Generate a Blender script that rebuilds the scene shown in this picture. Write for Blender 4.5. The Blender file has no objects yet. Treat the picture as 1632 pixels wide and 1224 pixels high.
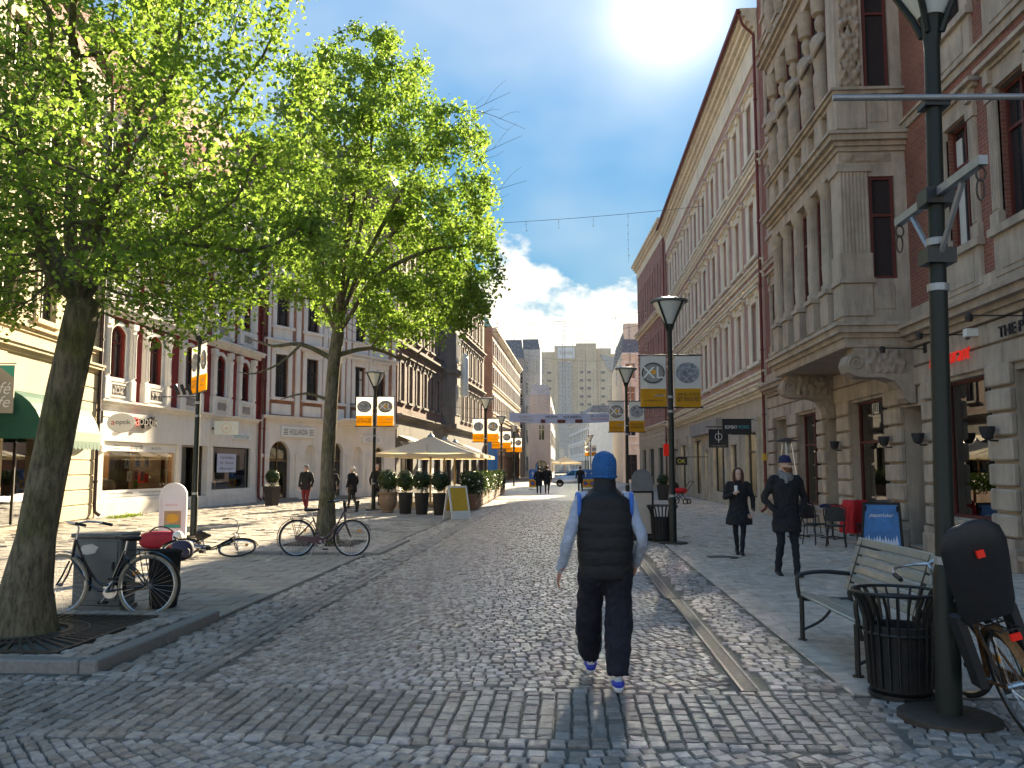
import bpy, bmesh, math, random
import numpy as np
from mathutils import Vector, Matrix, kdtree, noise as mnoise
PI = math.pi
R = math.radians
random.seed(7); rng = np.random.default_rng(7)
sc = bpy.context.scene
col = sc.collection

# ---------------------------------------------------------------- camera
F = 1380.0                                   # focal length in photo pixels (1632 wide)
CH = 1.70
YAW, PITCH = R(3.69), R(5.5)
cam_d = bpy.data.cameras.new('camera')
cam_d.sensor_width = 36.0; cam_d.lens = F/1632*36
cam_d.clip_start = 0.05; cam_d.clip_end = 3000
cam = bpy.data.objects.new('camera', cam_d); col.objects.link(cam)
cam.location = (0, 0, CH); cam.rotation_euler = (PI/2 + PITCH, 0, YAW)
sc.camera = cam

def ray(px, py):
    d = Vector(((px-816)/F, (612-py)/F, -1)); d.normalize()
    return Matrix.Rotation(YAW, 3, 'Z') @ (Matrix.Rotation(PI/2+PITCH, 3, 'X') @ d)
def gnd(px, py, z=0.0):
    d = ray(px, py); t = (z-CH)/d.z
    return Vector((0, 0, CH)) + d*t
def at_y(px, py, Y):
    d = ray(px, py); return Vector((0, 0, CH)) + d*(Y/d.y)

# ---------------------------------------------------------------- world, sun
SUN_AZ, SUN_EL = R(14.0), R(20.5)            # azimuth to the right of the street axis
sun_dir = Vector((math.sin(SUN_AZ)*math.cos(SUN_EL), math.cos(SUN_AZ)*math.cos(SUN_EL), math.sin(SUN_EL)))
world = bpy.data.worlds.new('World'); sc.world = world; world.use_nodes = True; world.cycles.sampling_method = 'MANUAL'; world.cycles.sample_map_resolution = 2048
wt = world.node_tree; wt.nodes.clear()
def wn(t, **k):
    n = wt.nodes.new(t)
    for a, b in k.items(): setattr(n, a, b)
    return n
def wl(a, b): wt.links.new(a, b)
def wmath(op, a, b=None, clamp=False):
    n = wn('ShaderNodeMath', operation=op); n.use_clamp = clamp
    for i, s in enumerate((a, b)):
        if s is None: continue
        if isinstance(s, (int, float)): n.inputs[i].default_value = s
        else: wl(s, n.inputs[i])
    return n.outputs[0]
sky = wn('ShaderNodeTexSky'); sky.sky_type = 'NISHITA'; sky.sun_disc = False
sky.sun_elevation = SUN_EL; sky.sun_rotation = SUN_AZ
sky.air_density = 1.0; sky.dust_density = 0.0; sky.ozone_density = 4.0
hs = wn('ShaderNodeHueSaturation'); hs.inputs['Saturation'].default_value = 1.6
# soft limit: c*k/(c_lum+k) keeps the blue towards the sun
lum = wn('ShaderNodeRGBToBW'); wl(sky.outputs[0], lum.inputs[0])
lim = wmath('DIVIDE', 1.36, wmath('ADD', lum.outputs[0], .3))
limv = wn('ShaderNodeVectorMath', operation='SCALE'); wl(sky.outputs[0], limv.inputs[0]); wl(lim, limv.inputs['Scale'])
wl(limv.outputs[0], hs.inputs['Color'])
tc = wn('ShaderNodeTexCoord')
nrm = wn('ShaderNodeVectorMath', operation='NORMALIZE'); wl(tc.outputs['Generated'], nrm.inputs[0])
sep = wn('ShaderNodeSeparateXYZ'); wl(nrm.outputs[0], sep.inputs[0])
# cumulus banks low in the sky, all round
mp = wn('ShaderNodeMapping'); mp.inputs['Scale'].default_value = (1, 1, 1.5); mp.inputs['Location'].default_value = (.31, .12, .05)
wl(nrm.outputs[0], mp.inputs[0])
nz = wn('ShaderNodeTexNoise'); nz.inputs['Scale'].default_value = 6.5; nz.inputs['Detail'].default_value = 9; nz.inputs['Roughness'].default_value = .56
wl(mp.outputs[0], nz.inputs['Vector'])
band = wn('ShaderNodeMapRange'); band.inputs[1].default_value = .33; band.inputs[2].default_value = .12
band.inputs[3].default_value = -.10; band.inputs[4].default_value = .265
wl(sep.outputs[2], band.inputs[0])
cm = wmath('ADD', nz.outputs[0], band.outputs[0])
cr = wn('ShaderNodeMapRange'); cr.interpolation_type = 'SMOOTHSTEP'; cr.inputs[1].default_value = .55; cr.inputs[2].default_value = .70
wl(cm, cr.inputs[0])
nz2 = wn('ShaderNodeTexNoise'); nz2.inputs['Scale'].default_value = 2.2; nz2.inputs['Detail'].default_value = 4
wl(mp.outputs[0], nz2.inputs['Vector'])
veil = wn('ShaderNodeMapRange'); veil.inputs[1].default_value = .38; veil.inputs[2].default_value = .8; veil.inputs[4].default_value = .42
wl(nz2.outputs[0], veil.inputs[0])
cmask = wmath('MAXIMUM', cr.outputs[0], veil.outputs[0])
# bright aureole round the low sun
gd = ray(1068, 6)
dot = wn('ShaderNodeVectorMath', operation='DOT_PRODUCT'); wl(nrm.outputs[0], dot.inputs[0]); dot.inputs[1].default_value = gd
dd = wmath('MAXIMUM', dot.outputs['Value'], 0.0)
g1 = wmath('MULTIPLY', wmath('POWER', dd, 20000.0), 7500.0)
g2 = wmath('MULTIPLY', wmath('POWER', dd, 620.0), 2.6)
g3 = wmath('MULTIPLY', wmath('POWER', dd, 140.0), .5)
g4 = wmath('MULTIPLY', wmath('POWER', dd, 5000.0), 14.0)
glow = wmath('ADD', wmath('ADD', wmath('ADD', g1, g4), g2), g3)
mixc = wn('ShaderNodeMix', data_type='RGBA'); wl(cmask, mixc.inputs['Factor']); wl(hs.outputs[0], mixc.inputs['A'])
mixc.inputs['B'].default_value = (3.5, 3.65, 3.85, 1)
addg = wn('ShaderNodeMix', data_type='RGBA', blend_type='ADD'); addg.inputs['Factor'].default_value = 1.0
gcol = wn('ShaderNodeCombineColor'); wl(wmath('MULTIPLY', glow, 1.0), gcol.inputs[0]); wl(wmath('MULTIPLY', glow, 1.0), gcol.inputs[1]); wl(wmath('MULTIPLY', glow, .98), gcol.inputs[2])
wl(mixc.outputs['Result'], addg.inputs['A']); wl(gcol.outputs[0], addg.inputs['B'])
bg = wn('ShaderNodeBackground'); bg.inputs[1].default_value = 0.057
wl(addg.outputs['Result'], bg.inputs[0])
wo = wn('ShaderNodeOutputWorld'); wl(bg.outputs[0], wo.inputs[0])
sl = bpy.data.lights.new('sun', 'SUN'); sl.energy = 2.7; sl.angle = R(.53); sl.color = (1, .94, .83)
so = bpy.data.objects.new('sun', sl); col.objects.link(so); so.location = (20, 40, 60)
so.rotation_euler = (-sun_dir).to_track_quat('-Z', 'Y').to_euler()
vs = sc.view_settings; vs.view_transform = 'Standard'; vs.look = 'None'; vs.gamma = 1; vs.use_curve_mapping = False
vs.exposure = 2.95
vs.use_white_balance = True; vs.white_balance_temperature = 9000; vs.white_balance_tint = 8
sc.cycles.use_denoising = True
try: sc.cycles.denoiser = 'OPENIMAGEDENOISE'
except Exception: pass
sc.cycles.max_bounces = 6; sc.cycles.transparent_max_bounces = 10
sc.cycles.caustics_reflective = False; sc.cycles.caustics_refractive = False
sc.cycles.sample_clamp_indirect = 6

# ---------------------------------------------------------------- materials
MATS = {}
def mat(name, c, rough=.75, var=.15, scale=3.0, bump=0.0, bscale=30.0, metal=0.0, spec=.4, island=0.0, stain=0.0, emit=None, coat=0.0, tint=None):
    m = bpy.data.materials.new(name); m.use_nodes = True
    nt = m.node_tree; p = nt.nodes['Principled BSDF']
    N = nt.nodes.new; L = nt.links.new
    p.inputs['Roughness'].default_value = rough; p.inputs['Metallic'].default_value = metal
    p.inputs['Specular IOR Level'].default_value = spec
    p.inputs['Coat Weight'].default_value = coat
    geo = N('ShaderNodeNewGeometry'); tcn = N('ShaderNodeTexCoord')
    c4 = (c[0], c[1], c[2], 1)
    fac = None
    if var > 0:
        a = N('ShaderNodeTexNoise'); a.inputs['Scale'].default_value = scale; a.inputs['Detail'].default_value = 6; a.inputs['Roughness'].default_value = .62
        L(geo.outputs['Position'], a.inputs['Vector'])
        r = N('ShaderNodeMapRange'); r.inputs[1].default_value = .28; r.inputs[2].default_value = .72
        r.inputs[3].default_value = 1-var; r.inputs[4].default_value = 1+var; L(a.outputs[0], r.inputs[0]); fac = r.outputs[0]
    if island > 0:
        oi = N('ShaderNodeObjectInfo')
        s = N('ShaderNodeMath'); s.operation = 'ADD'; L(geo.outputs['Random Per Island'], s.inputs[0]); L(oi.outputs['Random'], s.inputs[1])
        w = N('ShaderNodeMath'); w.operation = 'FRACT'; L(s.outputs[0], w.inputs[0])
        r = N('ShaderNodeMapRange'); r.inputs[3].default_value = 1-island; r.inputs[4].default_value = 1+island; L(w.outputs[0], r.inputs[0])
        if fac is None: fac = r.outputs[0]
        else:
            x = N('ShaderNodeMath'); x.operation = 'MULTIPLY'; L(fac, x.inputs[0]); L(r.outputs[0], x.inputs[1]); fac = x.outputs[0]
    if stain > 0:
        mpn = N('ShaderNodeMapping'); mpn.inputs['Scale'].default_value = (1.6, 1.6, .22); L(geo.outputs['Position'], mpn.inputs[0])
        a = N('ShaderNodeTexNoise'); a.inputs['Scale'].default_value = 1.5; a.inputs['Detail'].default_value = 7; a.inputs['Roughness'].default_value = .7
        L(mpn.outputs[0], a.inputs['Vector'])
        r = N('ShaderNodeMapRange'); r.inputs[1].default_value = .45; r.inputs[2].default_value = .75; r.inputs[3].default_value = 1; r.inputs[4].default_value = 1-stain
        L(a.outputs[0], r.inputs[0])
        if fac is None: fac = r.outputs[0]
        else:
            x = N('ShaderNodeMath'); x.operation = 'MULTIPLY'; L(fac, x.inputs[0]); L(r.outputs[0], x.inputs[1]); fac = x.outputs[0]
    csock = None
    if tint is not None and island > 0:      # second hue chosen stone by stone
        mx = N('ShaderNodeMix'); mx.data_type = 'RGBA'; L(w.outputs[0], mx.inputs['Factor'])
        mx.inputs['A'].default_value = c4; mx.inputs['B'].default_value = (*tint, 1); csock = mx.outputs['Result']
    if fac is not None:
        vm = N('ShaderNodeVectorMath'); vm.operation = 'SCALE'
        if csock is None: vm.inputs[0].default_value = c
        else: L(csock, vm.inputs[0])
        L(fac, vm.inputs['Scale']); L(vm.outputs[0], p.inputs['Base Color'])
    else: p.inputs['Base Color'].default_value = c4
    if bump > 0:
        b = N('ShaderNodeTexNoise'); b.inputs['Scale'].default_value = bscale; b.inputs['Detail'].default_value = 5
        L(geo.outputs['Position'], b.inputs['Vector'])
        bn = N('ShaderNodeBump'); bn.inputs['Strength'].default_value = bump; bn.inputs['Distance'].default_value = .02
        L(b.outputs[0], bn.inputs['Height']); L(bn.outputs[0], p.inputs['Normal'])
    if emit: p.inputs['Emission Color'].default_value = (*emit[:3], 1); p.inputs['Emission Strength'].default_value = emit[3]
    MATS[name] = m
    return m
def brickmat(name, c1, c2, mortar, bw=.25, bh=.075, rough=.85, arch=False):
    m = bpy.data.materials.new(name); m.use_nodes = True
    nt = m.node_tree; p = nt.nodes['Principled BSDF']; N = nt.nodes.new; L = nt.links.new
    p.inputs['Roughness'].default_value = rough
    tcn = N('ShaderNodeTexCoord'); sp = N('ShaderNodeSeparateXYZ'); cb = N('ShaderNodeCombineXYZ')
    L(tcn.outputs['Object'], sp.inputs[0])
    ad = N('ShaderNodeMath'); ad.operation = 'ADD'; L(sp.outputs[0], ad.inputs[0]); L(sp.outputs[1], ad.inputs[1])
    L(ad.outputs[0], cb.inputs[0]); L(sp.outputs[2], cb.inputs[1])
    b = N('ShaderNodeTexBrick'); b.inputs['Scale'].default_value = 1; b.inputs['Brick Width'].default_value = bw; b.inputs['Row Height'].default_value = bh
    b.inputs['Mortar Size'].default_value = .007; b.inputs['Color1'].default_value = (*c1, 1); b.inputs['Color2'].default_value = (*c2, 1); b.inputs['Mortar'].default_value = (*mortar, 1)
    L(cb.outputs[0], b.inputs['Vector'])
    a = N('ShaderNodeTexNoise'); a.inputs['Scale'].default_value = .9; a.inputs['Detail'].default_value = 6; L(tcn.outputs['Object'], a.inputs['Vector'])
    r = N('ShaderNodeMapRange'); r.inputs[1].default_value = .3; r.inputs[2].default_value = .7; r.inputs[3].default_value = .75; r.inputs[4].default_value = 1.2; L(a.outputs[0], r.inputs[0])
    vm = N('ShaderNodeVectorMath'); vm.operation = 'SCALE'; L(b.outputs['Color'], vm.inputs[0]); L(r.outputs[0], vm.inputs['Scale']); L(vm.outputs[0], p.inputs['Base Color'])
    bn = N('ShaderNodeBump'); bn.invert = True; bn.inputs['Strength'].default_value = .5; bn.inputs['Distance'].default_value = .01
    L(b.outputs['Fac'], bn.inputs['Height']); L(bn.outputs[0], p.inputs['Normal'])
    MATS[name] = m; return m
def glassmat(name, tint=(.8, .85, .85), refl=.10):
    m = bpy.data.materials.new(name); m.use_nodes = True; nt = m.node_tree; nt.nodes.clear(); N = nt.nodes.new; L = nt.links.new
    t = N('ShaderNodeBsdfTransparent'); t.inputs[0].default_value = (*tint, 1)
    g = N('ShaderNodeBsdfGlossy'); g.inputs['Roughness'].default_value = .01
    lw = N('ShaderNodeFresnel'); lw.inputs['IOR'].default_value = 1.6
    ad = N('ShaderNodeMath'); ad.operation = 'ADD'; ad.use_clamp = True; L(lw.outputs[0], ad.inputs[0]); ad.inputs[1].default_value = refl
    mx = N('ShaderNodeMixShader'); L(ad.outputs[0], mx.inputs[0]); L(t.outputs[0], mx.inputs[1]); L(g.outputs[0], mx.inputs[2])
    o = N('ShaderNodeOutputMaterial'); L(mx.outputs[0], o.inputs[0]); MATS[name] = m; return m
def leafmat(name, c, tr, mixf=.45, var=.35, rough=.5):
    m = bpy.data.materials.new(name); m.use_nodes = True; nt = m.node_tree; p = nt.nodes['Principled BSDF']; N = nt.nodes.new; L = nt.links.new
    geo = N('ShaderNodeNewGeometry')
    r = N('ShaderNodeMapRange'); r.inputs[3].default_value = 1-var; r.inputs[4].default_value = 1+var; L(geo.outputs['Random Per Island'], r.inputs[0])
    v1 = N('ShaderNodeVectorMath'); v1.operation = 'SCALE'; v1.inputs[0].default_value = c; L(r.outputs[0], v1.inputs['Scale'])
    v2 = N('ShaderNodeVectorMath'); v2.operation = 'SCALE'; v2.inputs[0].default_value = tr; L(r.outputs[0], v2.inputs['Scale'])
    L(v1.outputs[0], p.inputs['Base Color']); p.inputs['Roughness'].default_value = rough; p.inputs['Specular IOR Level'].default_value = .3
    t = N('ShaderNodeBsdfTranslucent'); L(v2.outputs[0], t.inputs[0])
    mx = N('ShaderNodeMixShader'); mx.inputs[0].default_value = mixf; L(p.outputs[0], mx.inputs[1]); L(t.outputs[0], mx.inputs[2])
    L(mx.outputs[0], nt.nodes['Material Output'].inputs[0]); MATS[name] = m; return m
def cobblemat(name):
    # far paving, where single stones are no longer told apart
    m = bpy.data.materials.new(name); m.use_nodes = True; nt = m.node_tree; p = nt.nodes['Principled BSDF']; N = nt.nodes.new; L = nt.links.new
    geo = N('ShaderNodeNewGeometry'); v = N('ShaderNodeTexVoronoi'); v.inputs['Scale'].default_value = 8.5; v.inputs['Randomness'].default_value = .35
    L(geo.outputs['Position'], v.inputs['Vector'])
    r = N('ShaderNodeMapRange'); r.inputs[3].default_value = .65; r.inputs[4].default_value = 1.3; L(v.outputs['Color'], r.inputs[0])
    s = N('ShaderNodeVectorMath'); s.operation = 'SCALE'; s.inputs[0].default_value = (.29, .245, .215); L(r.outputs[0], s.inputs['Scale']); L(s.outputs[0], p.inputs['Base Color'])
    p.inputs['Roughness'].default_value = .48
    v2 = N('ShaderNodeTexVoronoi'); v2.feature = 'DISTANCE_TO_EDGE'; v2.inputs['Scale'].default_value = 8.5; v2.inputs['Randomness'].default_value = .35; L(geo.outputs['Position'], v2.inputs['Vector'])
    b = N('ShaderNodeBump'); b.inputs['Strength'].default_value = .7; b.inputs['Distance'].default_value = .03; L(v2.outputs['Distance'], b.inputs['Height']); L(b.outputs[0], p.inputs['Normal'])
    MATS[name] = m; return m

mat('cobble', (.40, .322, .268), .50, .28, 22, .4, 80, spec=.38, island=.38, tint=(.31, .27, .25))
mat('cobble_dark', (.25, .215, .19), .50, .28, 22, .4, 80, spec=.38, island=.3)
mat('joint', (.15, .135, .115), .95, .3, 20)
cobblemat('cobble_far')
mat('slab', (.32, .285, .245), .72, .16, 9, .15, 120, spec=.35, island=.13)
mat('slab_right', (.56, .455, .375), .85, .34, 5, .5, 60, spec=.2, island=.10)
mat('kerb_granite', (.24, .225, .21), .7, .22, 30, .25, 90)
mat('asphalt', (.06, .06, .062), .8, .2, 4, .3, 80)
mat('cast_iron', (.07, .055, .045), .6, .3, 20, .2, 60, metal=.3)
mat('drain_steel', (.17, .16, .15), .5, .25, 20, .1, 80, metal=.5)
mat('stone_grey', (.50, .405, .325), .85, .18, 2.2, .4, 45, stain=.5)
mat('stone_carved', (.43, .34, .27), .85, .2, 5, .4, 40, stain=.3)
mat('stucco_cream', (.80, .72, .58), .85, .10, 1.5, .15, 50, stain=.32)
mat('stucco_white', (.82, .79, .74), .85, .07, 1.5, .1, 60, stain=.18)
mat('stucco_pink', (.80, .755, .71), .85, .07, 1.5, .1, 60, stain=.15)
mat('stucco_yellow', (.56, .47, .32), .85, .1, 1.5, .12, 60, stain=.2)
mat('shop_stone', (.52, .45, .355), .8, .14, 2.0, .15, 60, stain=.3)
mat('shop_grey_shaded', (.10, .092, .086), .75, .15, 2, .15, 50, stain=.3)  # bay house shopfront, its shade put into the colour
mat('trim_grey_shaded', (.17, .155, .145), .85, .15, 2, .2, 50, stain=.3)  # shaded copy of the grey trim, for the bay house
mat('trim_grey', (.34, .31, .285), .85, .15, 2, .2, 50, stain=.3)
mat('tan_hazy', (.72, .61, .46), .85, .12, .2, stain=.15)  # tower tan paled, distance haze put into the colour
mat('grey_render', (.50, .50, .50), .85, .1, .6, stain=.2)
brickmat('brick_red', (.30, .095, .062), (.24, .07, .05), (.26, .2, .16))
brickmat('brick_dark', (.40, .18, .145), (.33, .14, .115), (.34, .26, .22))
brickmat('brick_orange', (.42, .17, .10), (.34, .13, .08), (.36, .28, .22))
brickmat('brick_shaded', (.23, .125, .105), (.19, .10, .085), (.2, .17, .15))  # bay house brick darkened to stand for shade on the facade
brickmat('brick_pink', (.52, .29, .235), (.45, .24, .195), (.48, .40, .34))
brickmat('brick_brown', (.42, .25, .15), (.36, .21, .13), (.4, .33, .26))
mat('brick_course', (.34, .115, .065), .85, .18, 12, .25, 120, island=.12)
mat('brick_strip', (.26, .035, .035), .85, .15, 6, .1, 60)
mat('frame_red', (.13, .03, .025), .5, .15, 8)
mat('frame_white', (.62, .61, .58), .5, .06, 8)
mat('frame_dark', (.035, .033, .03), .5, .1, 8)
mat('frame_wood', (.17, .10, .055), .5, .25, 8)
mat('pane', (.022, .026, .03), .03, 0, spec=.9)
mat('pane_pale_reflection', (.30, .34, .37), .04, .1, 2, spec=.9)  # pale reflections put into the glass colour
glassmat('shop_glass')
mat('roof_tile', (.22, .085, .055), .8, .2, 4)
mat('roof_slate', (.17, .17, .175), .7, .2, 4)  # grey lightened in place of haze over the far roofs
mat('copper', (.20, .38, .34), .7, .15, 3)
mat('pipe_red', (.17, .03, .028), .5, .15, 8)
mat('pipe_dark', (.05, .03, .03), .5, .15, 8)
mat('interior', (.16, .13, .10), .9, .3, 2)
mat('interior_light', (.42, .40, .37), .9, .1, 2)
mat('interior_orange', (.70, .42, .20), .9, .1, 2)
mat('post_green', (.011, .017, .015), .45, .12, 15, spec=.35)
mat('black_metal', (.014, .014, .014), .42, .4, 18, .15, 60, spec=.55)
mat('black_matt', (.017, .016, .016), .7, .45, 9, .2, 50, stain=.3)
mat('steel', (.55, .55, .56), .28, .1, 20, metal=1)
mat('galv', (.36, .37, .38), .5, .15, 10, metal=.6)
mat('bench_slat', (.25, .265, .235), .33, .14, 12, .05, 60, spec=.6, coat=.2)
mat('lamp_glass', (.62, .66, .64), .15, .05, 5, spec=.8)
mat('lamp_rim', (.13, .15, .15), .4, .1, 8)
mat('rubber', (.018, .018, .018), .75, .2, 20)
mat('tyre_cream', (.34, .29, .22), .75, .15, 20)
mat('bike_black', (.012, .012, .014), .25, .1, 10, spec=.6, coat=.5)
mat('bike_purple', (.055, .012, .035), .3, .1, 10, spec=.6, coat=.4)
mat('rust_frame', (.22, .10, .035), .6, .4, 25)
mat('seat_shell', (.020, .020, .023), .5, .15, 15, .15, 60)
mat('red_reflector', (.7, .02, .015), .25, 0, emit=(.8, .02, .01, .02))
mat('orange_reflector', (.8, .28, .02), .3, 0)
mat('yellow_dot', (.75, .68, .08), .4, 0)
mat('leather', (.022, .018, .018), .5, .2, 20, .1, 60)
mat('cabinet_grey', (.145, .165, .17), .6, .12, 6, .08, 40, stain=.25)
mat('sticker', (.6, .6, .58), .6, .05)
mat('white_paint', (.78, .78, .76), .5, .04, 4)
mat('white_print', (.80, .80, .79), .6, .03, 4)
mat('blue_print', (.50, .56, .74), .6, .03, 4)
mat('pale_blue', (.55, .62, .75), .6, .05)
mat('orange_print', (.85, .40, .05), .6, .14, 9)
mat('grey_print', (.26, .27, .30), .6, .85, 14)
mat('ink', (.025, .025, .03), .6, 0)
mat('ink_dark_blue', (.02, .03, .08), .6, 0)
mat('red_print', (.60, .03, .03), .6, 0)
mat('neon_red', (.65, .03, .03), .4, 0, emit=(1, .05, .04, .05))
mat('teal_print', (.05, .42, .46), .6, 0)
mat('teal_flag', (.03, .35, .27), .6, .05)
mat('taupe', (.38, .35, .29), .7, .05)
mat('awning_green', (.008, .085, .055), .7, .1, 5)
mat('awning_white', (.7, .75, .7), .7, .05)
mat('awning_cream', (.74, .66, .5), .7, .08, 3)
mat('parasol', (.56, .49, .37), .8, .06, 2)
mat('wood_light', (.45, .31, .16), .6, .2, 8)
mat('wood_planter', (.17, .085, .05), .7, .25, 10, .1, 40)
mat('terracotta', (.30, .20, .14), .8, .2, 8)
mat('pot_dark', (.035, .033, .033), .65, .2, 8)
mat('soil', (.05, .035, .025), .95, .3, 20)
mat('chalk_orange', (.70, .42, .06), .7, .1, 6)
mat('sign_blue', (.01, .17, .52), .4, .1, 4)
mat('poster_blue', (.02, .16, .40), .4, .35, 5)
mat('poster_cream', (.5, .42, .36), .6, .08, 5)
mat('bag_red', (.40, .015, .03), .6, .2, 8)
mat('bag_navy', (.035, .035, .07), .7, .25, 12)
mat('cloth_red', (.55, .015, .02), .75, .15, 8)
mat('cloth_black', (.015, .015, .018), .8, .25, 12, .7, 15)
mat('cloth_vest', (.012, .012, .014), .62, .15, 12, .55, 17)
mat('cloth_navy', (.012, .013, .024), .8, .2, 10, .8, 13)
mat('cloth_shirt', (.38, .43, .53), .8, .10, 10, .6, 19)
mat('cloth_blue', (.012, .13, .36), .9, .25, 16, .8, 70)
mat('lining_blue', (.03, .16, .55), .7, .1, 10)
mat('cloth_jean', (.012, .015, .025), .85, .15, 10, .1, 50)
mat('cloth_maroon', (.17, .02, .03), .85, .15, 10)
mat('cloth_brown', (.07, .05, .04), .85, .15, 10)
mat('scarf_grey', (.20, .20, .21), .9, .15, 20, .2, 70)
mat('knit_navy', (.018, .022, .075), .9, .15, 20, .3, 90)
mat('skin', (.62, .38, .29), .55, .1, 20)
mat('skin_hand', (.52, .25, .18), .55, .1, 20)
mat('hair_brown', (.07, .028, .016), .6, .3, 40, .2, 90)
mat('hair_red', (.16, .06, .025), .6, .3, 40)
mat('hair_white', (.55, .5, .44), .7, .15, 30)
mat('shoe_black', (.014, .013, .013), .4, .1)
mat('shoe_white', (.62, .64, .68), .5, .08)
mat('shoe_blue', (.02, .05, .40), .5, .1)
mat('car_silver', (.42, .46, .52), .25, .05, 4, metal=.6, coat=.6)
mat('car_glass', (.02, .025, .03), .03, 0, spec=.9)
def barkmat(name):
    m = bpy.data.materials.new(name); m.use_nodes = True; nt = m.node_tree; p = nt.nodes['Principled BSDF']; N = nt.nodes.new; L = nt.links.new
    geo = N('ShaderNodeNewGeometry'); mp_ = N('ShaderNodeMapping'); mp_.inputs['Scale'].default_value = (1, 1, .28); L(geo.outputs['Position'], mp_.inputs[0])
    a = N('ShaderNodeTexNoise'); a.inputs['Scale'].default_value = 22; a.inputs['Detail'].default_value = 8; a.inputs['Roughness'].default_value = .7; L(mp_.outputs[0], a.inputs['Vector'])
    b = N('ShaderNodeTexNoise'); b.inputs['Scale'].default_value = 2.6; b.inputs['Detail'].default_value = 6; L(geo.outputs['Position'], b.inputs['Vector'])
    r1_ = N('ShaderNodeValToRGB'); r1_.color_ramp.elements[0].position = .36; r1_.color_ramp.elements[0].color = (.075, .058, .038, 1); r1_.color_ramp.elements[1].position = .66; r1_.color_ramp.elements[1].color = (.26, .215, .14, 1); L(a.outputs[0], r1_.inputs[0])
    r2_ = N('ShaderNodeMapRange'); r2_.inputs[1].default_value = .45; r2_.inputs[2].default_value = .7; L(b.outputs[0], r2_.inputs[0])
    mx = N('ShaderNodeMix'); mx.data_type = 'RGBA'; mx.blend_type = 'MULTIPLY'; L(r2_.outputs[0], mx.inputs['Factor']); L(r1_.outputs[0], mx.inputs['A']); mx.inputs['B'].default_value = (.62, .72, .42, 1); L(mx.outputs['Result'], p.inputs['Base Color'])
    p.inputs['Roughness'].default_value = .92; bn = N('ShaderNodeBump'); bn.inputs['Strength'].default_value = .9; bn.inputs['Distance'].default_value = .03; L(a.outputs[0], bn.inputs['Height']); L(bn.outputs[0], p.inputs['Normal']); MATS[name] = m
barkmat('bark')
leafmat('banner_white', (.80, .80, .78), (.85, .84, .80), .62, 0, .7)
leafmat('banner_orange', (.88, .48, .06), (.95, .55, .07), .62, 0, .7)
mat('bark_dark', (.035, .03, .022), .9, .3, 12, .5, 40)
leafmat('leaf', (.17, .26, .05), (.27, .43, .075), .52, .42)
leafmat('leaf_dark', (.03, .055, .018), (.05, .09, .02), .25, .5, .3)
leafmat('leaf_flower', (.75, .74, .68), (.5, .5, .45), .2, .15)
leafmat('leaf_pink', (.6, .2, .2), (.5, .2, .2), .2, .2)
leafmat('leaf_weed', (.16, .24, .03), (.2, .3, .03), .3, .3)
mat('warm_lamp', (.9, .8, .6), .4, 0, emit=(1, .93, .80, 1.6))
mat('bulb_white', (.85, .86, .88), .4, 0)
mat('cable', (.10, .10, .11), .7, 0)
mat('ski_blue', (.01, .11, .30), .3, .1)

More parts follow.
